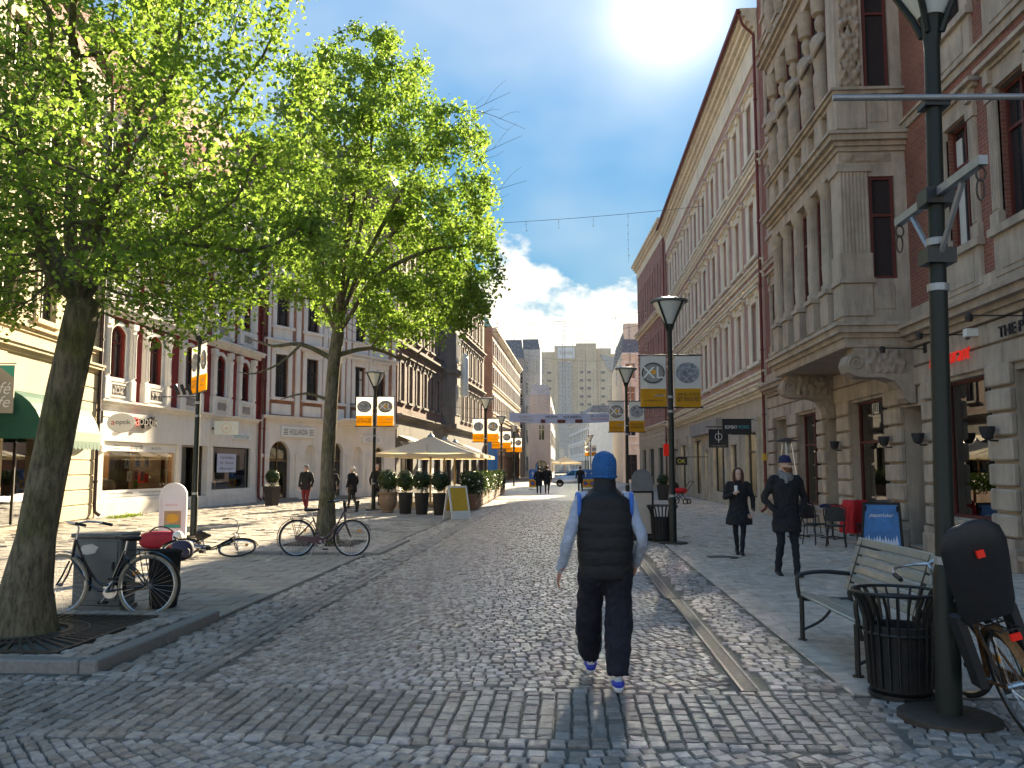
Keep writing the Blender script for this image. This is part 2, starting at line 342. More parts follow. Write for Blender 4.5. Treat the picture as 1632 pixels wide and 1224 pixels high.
# ---------------------------------------------------------------- mesh helpers
class MB:
    def __init__(s): s.v = []; s.f = []; s.mi = []; s.cur = 0
    def add(s, vs_, fs):
        o = len(s.v); s.v.extend([tuple(p) for p in vs_])
        for f in fs: s.f.append(tuple(i+o for i in f)); s.mi.append(s.cur)
        return s
    def box(s, x0, x1, y0, y1, z0, z1):
        if x0 > x1: x0, x1 = x1, x0
        if y0 > y1: y0, y1 = y1, y0
        if z0 > z1: z0, z1 = z1, z0
        return s.add([(x0,y0,z0),(x1,y0,z0),(x1,y1,z0),(x0,y1,z0),(x0,y0,z1),(x1,y0,z1),(x1,y1,z1),(x0,y1,z1)],
                     [(0,3,2,1),(4,5,6,7),(0,1,5,4),(1,2,6,5),(2,3,7,6),(3,0,4,7)])
    def cbox(s, x0, x1, y0, y1, z0, z1, c=.01):
        """box with all edges chamfered (24 verts)"""
        X = (x0, x1); Y = (y0, y1); Z = (z0, z1); vs_ = []; idx = {}
        for i in (0, 1):
            for j in (0, 1):
                for k in (0, 1):
                    px, py, pz = X[i], Y[j], Z[k]; sx, sy, sz = (c, -c)[i], (c, -c)[j], (c, -c)[k]
                    idx[i,j,k,0] = len(vs_); vs_.append((px, py+sy, pz+sz))
                    idx[i,j,k,1] = len(vs_); vs_.append((px+sx, py, pz+sz))
                    idx[i,j,k,2] = len(vs_); vs_.append((px+sx, py+sy, pz))
        fs = []
        for a in (0, 1):
            fs.append([idx[a,0,0,0], idx[a,1,0,0], idx[a,1,1,0], idx[a,0,1,0]][::1 if a else -1])
            fs.append([idx[0,a,0,1], idx[0,a,1,1], idx[1,a,1,1], idx[1,a,0,1]][::1 if a else -1])
            fs.append([idx[0,0,a,2], idx[1,0,a,2], idx[1,1,a,2], idx[0,1,a,2]][::1 if a else -1])
        for a in (0, 1):
            for b in (0, 1):
                fs.append([idx[a,b,0,0], idx[a,b,1,0], idx[a,b,1,1], idx[a,b,0,1]])
                fs.append([idx[a,0,b,0], idx[a,1,b,0], idx[a,1,b,2], idx[a,0,b,2]])
                fs.append([idx[0,a,b,1], idx[1,a,b,1], idx[1,a,b,2], idx[0,a,b,2]])
        for i in (0, 1):
            for j in (0, 1):
                for k in (0, 1): fs.append([idx[i,j,k,0], idx[i,j,k,1], idx[i,j,k,2]])
        return s.add(vs_, fs)
    def quad(s, a, b, c, d): return s.add([a, b, c, d], [(0,1,2,3)])
    def prism(s, pts, lo, hi, axis='y'):
        """polygon pts (2-D) extruded along axis from lo to hi"""
        n = len(pts)
        def P(p, t): return {'y': (p[0], t, p[1]), 'x': (t, p[0], p[1]), 'z': (p[0], p[1], t)}[axis]
        vs_ = [P(p, lo) for p in pts] + [P(p, hi) for p in pts]
        fs = [tuple(range(n)), tuple(range(2*n-1, n-1, -1))] + [(i, i+n, (i+1) % n+n, (i+1) % n) for i in range(n)]
        return s.add(vs_, fs)
    def ringprism(s, out, inn, lo, hi):
        """frame between two outlines in xz, extruded in y"""
        n = len(out); vs_ = []
        for t in (lo, hi):
            vs_ += [(p[0], t, p[1]) for p in out] + [(p[0], t, p[1]) for p in inn]
        fs = []
        for i in range(n):
            j = (i+1) % n
            fs += [(i, j, n+j, n+i), (2*n+i, 3*n+i, 3*n+j, 2*n+j), (i, 2*n+i, 2*n+j, j), (n+i, n+j, 3*n+j, 3*n+i)]
        return s.add(vs_, fs)
    def tube(s, pts, r, n=8, closed=False, caps=True, flat=1.0):
        pts = [Vector(p) for p in pts]; m = len(pts)
        rs = r if isinstance(r, (list, tuple)) else [r]*m
        T = []
        for i in range(m):
            a = pts[(i-1) % m] if (closed or i > 0) else pts[i]
            b = pts[(i+1) % m] if (closed or i < m-1) else pts[i]
            t = (b-a); T.append(t.normalized() if t.length > 1e-9 else Vector((0,0,1)))
        up = Vector((0,0,1)) if abs(T[0].z) < .9 else Vector((1,0,0))
        u = T[0].cross(up).normalized(); o = len(s.v)
        for i in range(m):
            if i: 
                u = u - T[i]*u.dot(T[i]); u = u.normalized() if u.length > 1e-6 else T[i].orthogonal().normalized()
            w = T[i].cross(u)
            for k in range(n):
                a = 2*PI*k/n; q = pts[i] + u*(math.cos(a)*rs[i]) + w*(math.sin(a)*rs[i]*flat); s.v.append(tuple(q))
        for i in range(m if closed else m-1):
            j = (i+1) % m
            for k in range(n):
                l = (k+1) % n; s.f.append((o+i*n+k, o+i*n+l, o+j*n+l, o+j*n+k)); s.mi.append(s.cur)
        if caps and not closed:
            s.f.append(tuple(o+k for k in range(n-1, -1, -1))); s.mi.append(s.cur)
            s.f.append(tuple(o+(m-1)*n+k for k in range(n))); s.mi.append(s.cur)
        return s
    def lathe(s, prof, n=16, c=(0,0,0), caps=True, sy=1.0):
        o = len(s.v); m = len(prof)
        for r, z in prof:
            for k in range(n):
                a = 2*PI*k/n; s.v.append((c[0]+r*math.cos(a), c[1]+r*math.sin(a)*sy, c[2]+z))
        for i in range(m-1):
            for k in range(n):
                l = (k+1) % n; s.f.append((o+i*n+k, o+i*n+l, o+(i+1)*n+l, o+(i+1)*n+k)); s.mi.append(s.cur)
        if caps:
            s.f.append(tuple(o+k for k in range(n-1, -1, -1))); s.mi.append(s.cur)
            s.f.append(tuple(o+(m-1)*n+k for k in range(n))); s.mi.append(s.cur)
        return s
    def loft(s, rings, caps=True):
        o = len(s.v); n = len(rings[0])
        for r_ in rings: s.v.extend(tuple(p) for p in r_)
        for i in range(len(rings)-1):
            for k in range(n):
                l = (k+1) % n; s.f.append((o+i*n+k, o+i*n+l, o+(i+1)*n+l, o+(i+1)*n+k)); s.mi.append(s.cur)
        if caps:
            s.f.append(tuple(o+k for k in range(n-1, -1, -1))); s.mi.append(s.cur)
            s.f.append(tuple(o+(len(rings)-1)*n+k for k in range(n))); s.mi.append(s.cur)
        return s
    def mesh(s, name, mats, smooth=False, fix=False, ang=40):
        me = bpy.data.meshes.new(name); me.from_pydata(s.v, [], s.f)
        if isinstance(mats, str): mats = [mats]
        for q in mats: me.materials.append(MATS[q])
        if len(mats) > 1: me.polygons.foreach_set('material_index', s.mi)
        if fix:
            bm = bmesh.new(); bm.from_mesh(me); bmesh.ops.recalc_face_normals(bm, faces=bm.faces); bm.to_mesh(me); bm.free()
        if smooth:
            me.polygons.foreach_set('use_smooth', [True]*len(me.polygons)); me.set_sharp_from_angle(angle=R(ang))
        me.update(); return me
    def build(s, name, mats, parent=None, smooth=False, fix=False, loc=None, rot=None, ang=40):
        return link(name, s.mesh(name, mats, smooth, fix, ang), parent, loc, rot)
def link(name, me, parent=None, loc=None, rot=None):
    o = bpy.data.objects.new(name, me); col.objects.link(o)
    if parent is not None: o.parent = parent
    if loc is not None: o.location = loc
    if rot is not None: o.rotation_euler = rot
    return o
def tag(o, label, cat, group=None, kind=None):
    o['label'] = label; o['category'] = cat
    if group: o['group'] = group
    if kind: o['kind'] = kind
    return o
def thing(name, label, cat, loc=(0,0,0), rz=0.0, group=None):
    o = bpy.data.objects.new(name, None); col.objects.link(o); o.empty_display_size = .2
    o.location = loc; o.rotation_euler = (0, 0, rz); return tag(o, label, cat, group)
def struct(o): o['kind'] = 'structure'; return o
def copy_tree(o, parent=None):
    c = o.copy(); col.objects.link(c); c.parent = parent
    for ch in list(o.children): copy_tree(ch, c)
    return c
def smooth_path(pts, k=4):
    pts = [Vector(p) for p in pts]; out = []
    for i in range(len(pts)-1):
        p0 = pts[max(i-1, 0)]; p1 = pts[i]; p2 = pts[i+1]; p3 = pts[min(i+2, len(pts)-1)]
        for j in range(k):
            t = j/k
            out.append(.5*((2*p1)+(-p0+p2)*t+(2*p0-5*p1+4*p2-p3)*t*t+(-p0+3*p1-3*p2+p3)*t**3))
    out.append(pts[-1]); return out
def lerp_list(rs, k):
    out = []
    for i in range(len(rs)-1):
        for j in range(k): out.append(rs[i]+(rs[i+1]-rs[i])*j/k)
    return out+[rs[-1]]
TXT = {}
def text_mesh(txt, mname, shear=0.0, ext=.0, thin=0.0):
    key = (txt, mname, shear, ext, thin)
    if key in TXT: return TXT[key]
    cu = bpy.data.curves.new('t', 'FONT'); cu.body = txt; cu.size = 1; cu.align_x = 'CENTER'; cu.align_y = 'CENTER'; cu.shear = shear; cu.extrude = ext; cu.offset = thin; cu.resolution_u = 3
    ob = bpy.data.objects.new('t', cu); col.objects.link(ob)
    dg = bpy.context.evaluated_depsgraph_get(); dg.update()
    me = bpy.data.meshes.new_from_object(ob.evaluated_get(dg)); bpy.data.objects.remove(ob)
    me.name = 'lettering'; me.materials.clear(); me.materials.append(MATS[mname])
    xs = [v.co.x for v in me.vertices]; ys = [v.co.y for v in me.vertices]
    cx, cy = (max(xs)+min(xs))/2, (max(ys)+min(ys))/2
    for v in me.vertices: v.co.x -= cx; v.co.y -= cy
    TXT[key] = (me, max(xs)-min(xs), max(ys)-min(ys)); return TXT[key]
def put_text(parent, txt, loc, w, h, m, shear=0.0, ext=0.0, back=False, name='lettering', rz=0.0, thin=0.0):
    """lettering facing local -y, fitted into w x h"""
    me, tw, th = text_mesh(txt, m, shear, ext/max(h, 1e-6) if ext else 0.0, thin)
    o = link(name, me, parent, loc, (PI/2, 0, (PI if back else 0)+rz)); o.scale = (w/tw, h/th, h/th if ext else 1); return o

# ---------------------------------------------------------------- ground
g = MB(); g.box(-700, 700, -60, 1400, -.4, -.06)
struct(g.build('ground', 'asphalt'))
st = MB(); st.box(-9.0, 8.0, -8, 45, -.2, -.021); st.cur = 1; st.box(-10.5, 7.2, 45, 150, -.2, -.004)
street = struct(st.build('cobbled_street', ['joint', 'cobble_far']))
lp = MB(); lp.box(-22, -3.97, 7.0, 96, -.2, -.012)
left_pave = struct(lp.build('left_pavement', 'joint'))
rp = MB(); rp.box(2.12, 7.6, 6.85, 96, -.2, -.012); rp.box(4.4, 7.6, -8, 6.85, -.2, -.012)
right_pave = struct(rp.build('right_pavement', 'joint'))

stones = []   # cx, cy, half-x, half-y, rot, ztop, mat index
def row_field(x0, x1, y0, y1, p, A, xc, hw, m, pit=None, jit=.006, aspect=1.0):
    k0 = -int(abs(A)/p)-3; k1 = int((y1-y0+abs(A))/p)+3
    for k in range(k0, k1):
        x = x0 + random.uniform(0, p)
        while x < x1:
            t = (x-xc)/hw; sl = 2*A*t/hw; th = math.atan(sl); c = math.cos(th)
            w = p*aspect*random.uniform(.86, 1.12); dx = w*c
            cx = x+dx/2; cy = y0+k*p+A*((cx-xc)/hw)**2
            if y0+.03 < cy < y1-.03 and cx+dx/2 < x1+.04:
                stones.append((cx+random.uniform(-jit, jit), cy+random.uniform(-jit, jit), w/2-.008, p*c/2-.007, th+random.uniform(-.06, .06), random.uniform(-.007, .005), m))
            x += dx
def col_field(x0, x1, y0, y1, w, l, m, slant=0.0):
    n = max(1, round((x1-x0)/w)); w = (x1-x0)/n
    for i in range(n):
        y = y0-random.uniform(0, l)*.6
        while y < y1-.03:
            ll = l*random.uniform(.8, 1.15); a = max(y, y0); b = min(y+ll, y1)
            if b-a > .04:
                cx = x0+(i+.5)*w+slant*((a+b)/2-y0)
                stones.append((cx+random.uniform(-.005, .005), (a+b)/2, w/2-.008, (b-a)/2-.007, random.uniform(-.05, .05), random.uniform(-.007, .005), m))
            y += ll
row_field(-3.0, 1.30, 6.92, 45, .109, .85, -.85, 2.15, 0)
for yy in (5.52, 6.80):                                       # light edging rows of the cross band
    x = -6
    while x < 2.1:
        w = random.uniform(.10, .15); stones.append((x+w/2, yy+.05, w/2-.007, .048, random.uniform(-.04, .04), random.uniform(-.004, .006), 0)); x += w
col_field(-6.0, 2.1, 5.63, 6.80, .115, .14, 1)
row_field(-6.5, 4.4, 2.0, 5.50, .116, .9, -.2, 2.2, 0)
col_field(-3.36, -3.0, 6.92, 45, .12, .15, 1)
row_field(-3.95, -3.37, 6.92, 45, .12, 0, 0, 1, 0, aspect=1.15)
row_field(1.47, 2.10, 6.92, 45, .12, 0, 0, 1, 0, aspect=1.1)
row_field(2.10, 4.4, 5.5, 6.83, .12, .4, 3, 1.4, 0)
row_field(-6.0, -3.97, 6.90, 7.10, .1, 0, 0, 1, 0)
DRAINS = [(1.31, 1.46, 2.2, 5.3), (1.31, 1.46, 6.9, 11.55), (1.25, 1.40, 11.6, 17.5), (1.25, 1.40, 17.55, 30)]
stones = [s_ for s_ in stones if not any(d[0]-.05 < s_[0] < d[1]+.05 and d[2]-.02 < s_[1] < d[3]+.02 for d in DRAINS)]
def stone_mesh(top=.84):
    m = MB(); b = [(-1,-1),(1,-1),(1,1),(-1,1)]
    jz = [random.uniform(-.004, .004) for _ in b]
    vs_ = [(x, y, -.05) for x, y in b]+[(x, y, -.012) for x, y in b]+[(x*top+random.uniform(-.05, .05), y*top+random.uniform(-.05, .05), j) for (x, y), j in zip(b, jz)]
    fs = [(i, (i+1) % 4, 4+(i+1) % 4, 4+i) for i in range(4)]+[(4+i, 4+(i+1) % 4, 8+(i+1) % 4, 8+i) for i in range(4)]+[(8, 9, 10, 11)]
    m.add(vs_, fs); return m
def lay(stones_, parent, mats, name, stuffname, n_ind=300, variants=6, key=None, top=.84):
    var = [[stone_mesh(top) for _ in range(variants)] for _ in mats]
    vme = [[q.mesh(name, mats[i]) for q in vv] for i, vv in enumerate(var)]
    order = sorted(range(len(stones_)), key=key or (lambda i: (stones_[i][0]**2+stones_[i][1]**2)-3*stones_[i][2]))
    vis = [i for i in order if stones_[i][1] > 4.75 and abs(math.degrees(math.atan2(stones_[i][0], stones_[i][1]))+3.7) < 31]
    ind = set(vis[:n_ind])
    for i in ind:
        cx, cy, hx, hy, th, z, m_ = stones_[i]
        o = link(name, random.choice(vme[m_]), parent, (cx, cy, z), (0, 0, th)); o.scale = (hx, hy, 1)
    base = np.array([var[0][k].v for k in range(variants)])          # variants x 12 x 3
    fbase = np.array([f for f in var[0][0].f])
    rest = [i for i in range(len(stones_)) if i not in ind]
    A_ = np.array([stones_[i][:6] for i in rest]); mi = np.array([stones_[i][6] for i in rest])
    vi = rng.integers(0, variants, len(rest)); P = base[vi].copy()
    P[:, :, 0] *= A_[:, 2:3]; P[:, :, 1] *= A_[:, 3:4]
    c, s_ = np.cos(A_[:, 4])[:, None], np.sin(A_[:, 4])[:, None]
    X = P[:, :, 0]*c-P[:, :, 1]*s_+A_[:, 0:1]; Y = P[:, :, 0]*s_+P[:, :, 1]*c+A_[:, 1:2]
    tiltx = rng.normal(0, .35, (len(rest), 1))*.02; tilty = rng.normal(0, .35, (len(rest), 1))*.02
    Z = P[:, :, 2]+A_[:, 5:6]+(X-A_[:, 0:1])*tiltx*4+(Y-A_[:, 1:2])*tilty*4
    V = np.stack([X, Y, Z], 2).reshape(-1, 3)
    Fc = (fbase[None]+(np.arange(len(rest))*12)[:, None, None]).reshape(-1, 4)
    me = bpy.data.meshes.new(stuffname); me.from_pydata(V.tolist(), [], Fc.tolist())
    for q in mats: me.materials.append(MATS[q])
    me.polygons.foreach_set('material_index', np.repeat(mi, len(fbase)).astype(np.int32))
    o = link(stuffname, me, parent); o['kind'] = 'stuff'
lay(stones, street, ['cobble', 'cobble_dark'], 'cobblestone', 'cobblestone_field')

def slab_rows(x0, x1, y0, y1, sx, sy, skip=None):
    out = []; k = 0; y = y0
    while y < y1-.05:
        x = x0-(sx/2 if k % 2 else 0)
        while x < x1-.03:
            a, b = max(x, x0), min(x+sx, x1); c, d = y, min(y+sy, y1)
            if b-a > .05 and not (skip and skip((a+b)/2, (c+d)/2)):
                out.append(((a+b)/2, (c+d)/2, (b-a)/2-.004, (d-c)/2-.004, 0, random.uniform(-.0025, .0025), 0))
            x += sx
        y += sy; k += 1
    return out
def in_pit(x, y): return (x > -6.9 and 7.0 < y < 9.72) or (-6.5 < x and 16.85 < y < 20.1)
lay(slab_rows(-16.2, -3.98, 7.15, 44, .5, .35, in_pit), left_pave, ['slab'], 'slab', 'slab_field', 220, top=.975)
lay(slab_rows(2.13, 7.28, 6.87, 46, .35, .35)+slab_rows(4.42, 7.28, 2, 6.87, .35, .35), right_pave, ['slab_right'], 'slab', 'slab_field', 220, top=.97)

# drains
for i, (x0, x1, y0, y1) in enumerate(DRAINS[:3]):
    t = thing('drain_channel', ['steel slot drain at the bottom edge of the picture', 'long steel slot drain right of the walking person', 'offset far length of slot drain beside the walking person'][i], 'drain', (x0, y0, 0), 0, 'slot drains in the cobbles')
    w, l = x1-x0, y1-y0
    m = MB(); m.box(0, .022, 0, l, -.05, .004); m.box(w-.022, w, 0, l, -.05, .004); m.build('rail', 'drain_steel', t)
    m = MB(); m.box(.022, w-.022, 0, l, -.05, -.03); m.build('channel', 'cast_iron', t)
    m = MB(); y = .02
    while y < l-.02: m.box(.022, w-.022, y, y+.014, -.03, .0); y += .03
    m.build('grate', 'drain_steel', t)
# manhole-like oval cover beyond bench
p = gnd(1152, 888)
m = MB(); m.lathe([(.30, -.01), (.30, .004), (.26, .006)], 20, (p.x, p.y, 0))
tag(m.build('manhole_cover', 'cast_iron'), 'round dark manhole cover in the right pavement', 'manhole')

# tree pits with granite kerbs
def tree_pit(name, label, x0, x1, y0, y1, h, tx, ty, gh, grate=True):
    t = thing(name, label, 'tree pit', (x1, y0, 0))
    k = .16
    def kerbrow(ax, a, b, c0):
        n = max(1, round((b-a)/1.05)); L = (b-a)/n
        for i in range(n):
            q = MB(); lo, hi = a+i*L+.004, a+(i+1)*L-.004
            if ax == 'y': q.cbox(c0-x1, c0+k-x1, lo-y0, hi-y0, -.15, h+random.uniform(-.006, .006), .014)
            else: q.cbox(lo-x1, hi-x1, c0-y0, c0+k-y0, -.15, h+random.uniform(-.006, .006), .014)
            q.build('kerb_stone', 'kerb_granite', t)
    kerbrow('y', y0, y1, x1-k); kerbrow('x', x0, x1-k, y0)
    q = MB(); q.box(x0-x1, -k, k, y1-y0, -.12, h-.035); bed = q.build('paving_bed', 'joint', t)
    # small setts around the grate
    q = MB(); y = y0+k+.01
    while y < y1-.05:
        x = x0+random.uniform(0, .05)
        while x < x1-k-.04:
            w = random.uniform(.10, .16)
            if x+w < x1-k and not (grate and abs(x+w/2-tx) < gh+.03 and abs(y+.055-ty) < gh+.03):
                q.cbox(x-x1, x+w-.008-x1, y-y0, y+.105-y0, h-.09, h-.012+random.uniform(-.004, .004), .008)
            x += w
        y += .113
    o = q.build('sett_field', 'cobble', t); o['kind'] = 'stuff'
    if grate:
        q = MB(); cx, cy = tx-x1, ty-y0
        q.ringprism([(cx-gh, cy-gh), (cx+gh, cy-gh), (cx+gh, cy+gh), (cx-gh, cy+gh)], [(cx-gh+.04, cy-gh+.04), (cx+gh-.04, cy-gh+.04), (cx+gh-.04, cy+gh-.04), (cx-gh+.04, cy+gh-.04)], h-.05, h-.006)
        q.v = [(a, c, b) for a, b, c in q.v]
        for ring_r, ring_w in ((.42, .05), (.60, .03)):
            n = 36
            for i in range(n):
                a0, a1 = 2*PI*i/n, 2*PI*(i+1)/n
                pts = [(cx+math.cos(a)*r_, cy+math.sin(a)*r_) for a, r_ in ((a0, ring_r), (a1, ring_r), (a1, ring_r+ring_w), (a0, ring_r+ring_w))]
                q.prism(pts, h-.05, h-.006, 'z')
        for i in range(56):
            a = 2*PI*i/56; mx = (gh-.04)/max(abs(math.cos(a)), abs(math.sin(a))); d = Vector((math.cos(a), math.sin(a))); nn = Vector((-d.y, d.x))*.014
            A_, B_ = Vector((cx, cy))+d*.47, Vector((cx, cy))+d*mx
            q.prism([tuple(A_-nn), tuple(B_-nn), tuple(B_+nn), tuple(A_+nn)], h-.05, h-.008, 'z')
        q.build('grate', 'cast_iron', t, fix=True)
    return t
T1 = (-5.42, 8.45); T2 = (-5.36, 19.1)
tree_pit('tree_pit', 'raised granite kerbed pit with iron grate round the nearest tree', -6.9, -3.92, 7.15, 9.72, .10, T1[0], T1[1], .95)
tree_pit('tree_pit', 'low kerbed pit round the second tree with a bicycle on it', -6.5, -3.66, 16.85, 20.1, .05, T2[0], T2[1], .8)
# weeds at the shop wall foot
def leaf_cloud(name, pts, size, matn, parent=None, up=.3, seed=1):
    r_ = np.random.default_rng(seed); n = len(pts); pts = np.asarray(pts, float)
    nrm_ = r_.normal(size=(n, 3)); nrm_[:, 2] += up; nrm_ /= np.linalg.norm(nrm_, axis=1)[:, None]
    a = r_.normal(size=(n, 3)); u = np.cross(nrm_, a); u /= np.linalg.norm(u, axis=1)[:, None]; w = np.cross(nrm_, u)
    s_ = size*r_.uniform(.65, 1.3, (n, 1))
    V = np.stack([pts-u*s_*.5, pts+w*s_*.36+nrm_*s_*.10, pts+u*s_*.55, pts-w*s_*.36+nrm_*s_*.10], 1).reshape(-1, 3)
    i0 = np.arange(n)*4; Fq = np.concatenate([np.stack([i0, i0+2, i0+1], 1), np.stack([i0, i0+3, i0+2], 1)])
    me = bpy.data.meshes.new(name); me.from_pydata(V.tolist(), [], Fq.tolist()); me.materials.append(MATS[matn])
    return link(name, me, parent)
p = gnd(182, 826)
o = leaf_cloud('weeds', [(p.x+rng.normal(0, .12), p.y+rng.uniform(-.2, 1.6), abs(rng.normal(0, .04))) for _ in range(500)], .06, 'leaf_weed', seed=5)
tag(o, 'green weeds growing at the foot of the optician shop wall', 'weeds', kind='stuff')

# ---------------------------------------------------------------- facades
def frame_on(P0, P1):
    a = Vector((P0[0], P0[1], 0)); b = Vector((P1[0], P1[1], 0)); d = b-a
    return a, math.atan2(d.y, d.x), d.length
def building(name, label, P0, P1):
    a, rz, L = frame_on(P0, P1); return thing(name, label, 'building', a, rz), L
def arch_pts(u0, u1, z1, rise, n=9):
    """points from right springing over the crown to left springing"""
    w = (u1-u0)/2; c = (u0+u1)/2
    if rise <= 0: return [(u1, z1), (u0, z1)]
    rad = (w*w+rise*rise)/(2*rise); zc = z1-rad; a0 = math.asin(min(1, w/rad))
    if rise > w: a0 = PI-a0
    return [(c+rad*math.sin(a0*(1-2*i/(n-1))), zc+rad*math.cos(a0*(1-2*i/(n-1)))) for i in range(n)]
def wall_panel(m, u0, u1, z0, z1, holes, y=0.0, depth=.25):
    """front face at y (street side is -y) with openings (u0,u1,z0,z1,rise)"""
    hs_ = [h for h in holes if h[1] > u0 and h[0] < u1 and h[3] > z0 and h[2] < z1]
    zc = sorted({z0, z1, *[min(max(h[2], z0), z1) for h in hs_], *[min(max(h[3], z0), z1) for h in hs_]})
    for a, b in zip(zc, zc[1:]):
        if b-a < 1e-5: continue
        iv = sorted((max(h[0], u0), min(h[1], u1)) for h in hs_ if h[2] < b-1e-5 and h[3] > a+1e-5); x = u0
        for s_, e in iv:
            if s_ > x+1e-5: m.quad((x, y, a), (s_, y, a), (s_, y, b), (x, y, b))
            x = max(x, e)
        if x < u1-1e-5: m.quad((x, y, a), (u1, y, a), (u1, y, b), (x, y, b))
    for h in hs_:
        a, b, c, d = h[:4]; rise = h[4] if len(h) > 4 else 0; Y = y+depth
        if rise > 0:
            ap = arch_pts(a, b, d, rise); sp = ap[0][1]
            for (xa, za), (xb, zb) in zip(ap, ap[1:]):
                m.quad((xb, y, zb), (xa, y, za), (xa, y, d), (xb, y, d)); m.quad((xa, y, za), (xb, y, zb), (xb, Y, zb), (xa, Y, za))
        else:
            sp = d; m.quad((a, y, d), (a, Y, d), (b, Y, d), (b, y, d))
        m.quad((a, y, c), (a, Y, c), (a, Y, sp), (a, y, sp)); m.quad((b, y, sp), (b, Y, sp), (b, Y, c), (b, y, c))
        m.quad((a, y, c), (b, y, c), (b, Y, c), (a, Y, c))
def body(t, L, H, depth, wm, roof='roof_tile', rh=3.0, over=.0, z0=0.0, rootype='mansard'):
    m = MB(); m.quad((0, 0, z0), (0, 0, H), (0, depth, H), (0, depth, z0)); m.quad((L, 0, z0), (L, depth, z0), (L, depth, H), (L, 0, H))
    m.quad((0, depth, z0), (0, depth, H), (L, depth, H), (L, depth, z0))
    m.build('side_wall', wm, t)
    m = MB()
    if rh > .3: m.loft([[(-over, -over, H+.02), (L+over, -over, H+.02), (L+over, depth, H+.02), (-over, depth, H+.02)], [(.4, rh*.6, H+rh), (L-.4, rh*.6, H+rh), (L-.4, depth-1.5, H+rh), (.4, depth-1.5, H+rh)]])
    else: m.box(0, L, 0, depth, H+.01, H+.15)
    m.build('roof', roof, t, fix=True)
def cornice(m, u0, u1, z, steps, ret=True, y=0.0):
    """stack of mouldings: steps = (dz, projection)"""
    for dz, pr in steps:
        m.box(u0-(pr if ret else 0), u1+(pr if ret else 0), y-pr, y+.05, z, z+dz); z += dz
    return z
WIN = {}
def window(parent, u, z0, w, h, fm='frame_white', rise=0.0, y=.16, pane='pane', trans=.68, mull=True, sur=None, fw=.055, name='window', curtain=False):
    key = (round(w, 3), round(h, 3), fm, round(rise, 3), pane, trans, mull, sur, fw, curtain)
    if key not in WIN:
        def outline(i):
            if rise <= 0: return [(-w/2+i, i), (w/2-i, i), (w/2-i, h-i), (-w/2+i, h-i)]
            return [(-w/2+i, i), (w/2-i, i)]+arch_pts(-w/2+i, w/2-i, h-i, rise)
        m = MB(); m.ringprism(outline(0), outline(fw), -.03, .04)
        if mull: m.box(-.03, .03, -.025, .035, fw, h-fw-.002)
        if trans: m.box(-w/2+fw, w/2-fw, -.028, .032, h*trans-.03, h*trans+.03)
        f = m.mesh('window', fm)
        m = MB(); o_ = outline(.02); m.add([(p[0], .012, p[1]) for p in o_], [tuple(range(len(o_)))]); pm = m.mesh('pane', pane)
        cm_ = None
        if curtain:
            m = MB(); m.box(-w/2+.06, -w/2+.06+w*.24, -.004, .008, .06, h*.94-.06); m.box(w/2-.06-w*.24, w/2-.06, -.004, .008, .06, h*.94-.06); cm_ = m.mesh('curtain', 'frame_white')
        sm = None
        if sur:
            m = MB(); sm_mat, sw, kind = sur
            d = y+.0
            for s_ in (-1, 1): m.box(s_*w/2, s_*(w/2+sw), -d-.05, -d+.03, -.02, h+.02)
            m.box(-w/2-sw-.06, w/2+sw+.06, -d-.14, -d+.03, -.16, -.02)              # sill
            if kind in ('lintel', 'pediment', 'hood', 'rich'):
                m.box(-w/2-sw, w/2+sw, -d-.052, -d+.03, h+.02, h+.24)
            if kind in ('hood', 'rich'):
                m.box(-w/2-sw-.10, w/2+sw+.10, -d-.10, -d+.03, h+.36, h+.43); m.box(-w/2-sw-.16, w/2+sw+.16, -d-.20, -d+.03, h+.43, h+.51)
                m.box(-w/2-sw+.02, w/2+sw-.02, -d-.045, -d+.03, h+.24, h+.36)
                for s_ in (-1, 1): m.box(s_*(w/2+sw*.2), s_*(w/2+sw*.85), -d-.13, -d+.03, h+.12, h+.36)
            if kind == 'pediment':
                hw = w/2+sw+.16
                m.box(-hw, hw, -d-.17, -d+.03, h+.24, h+.33); m.prism([(-hw, h+.33), (hw, h+.33), (0, h+.33+hw*.38)], -d-.15, -d+.03)
            if kind == 'rich':
                for s_ in (-1, 1):
                    for q in range(4):
                        x = s_*(w/2+sw*(.18+.21*q)); m.box(x-.018, x+.018, -d-.072, -d-.04, h*.12, h*.92)
                    m.box(s_*(w/2-.01), s_*(w/2+sw+.03), -d-.09, -d+.03, -.02, h*.10); m.box(s_*(w/2-.01), s_*(w/2+sw+.03), -d-.09, -d+.03, h*.93, h+.03)
                m.box(-w/2-sw, w/2+sw, -d-.06, -d+.03, -.85, -.16); m.box(-w/2, w/2, -d-.075, -d-.05, -.75, -.26)
            if kind == 'arch' or rise > 0:
                ao = arch_pts(-w/2-sw, w/2+sw, h+sw, rise+sw*.4); ai = arch_pts(-w/2, w/2, h, rise)
                for i in range(len(ao)-1):
                    pts = [ao[i], ao[i+1], ai[i+1], ai[i]]; m.prism(pts, -d-.05, -d+.03)
            sm = m.mesh('surround', sm_mat, fix=True)
        WIN[key] = (f, pm, sm, cm_)
    f, pm, sm, cm_ = WIN[key]
    o = link(name, f, parent, (u, y, z0)); link('pane', pm, o)
    if sm: link('surround', sm, o)
    if cm_: link('curtain', cm_, o)
    return o
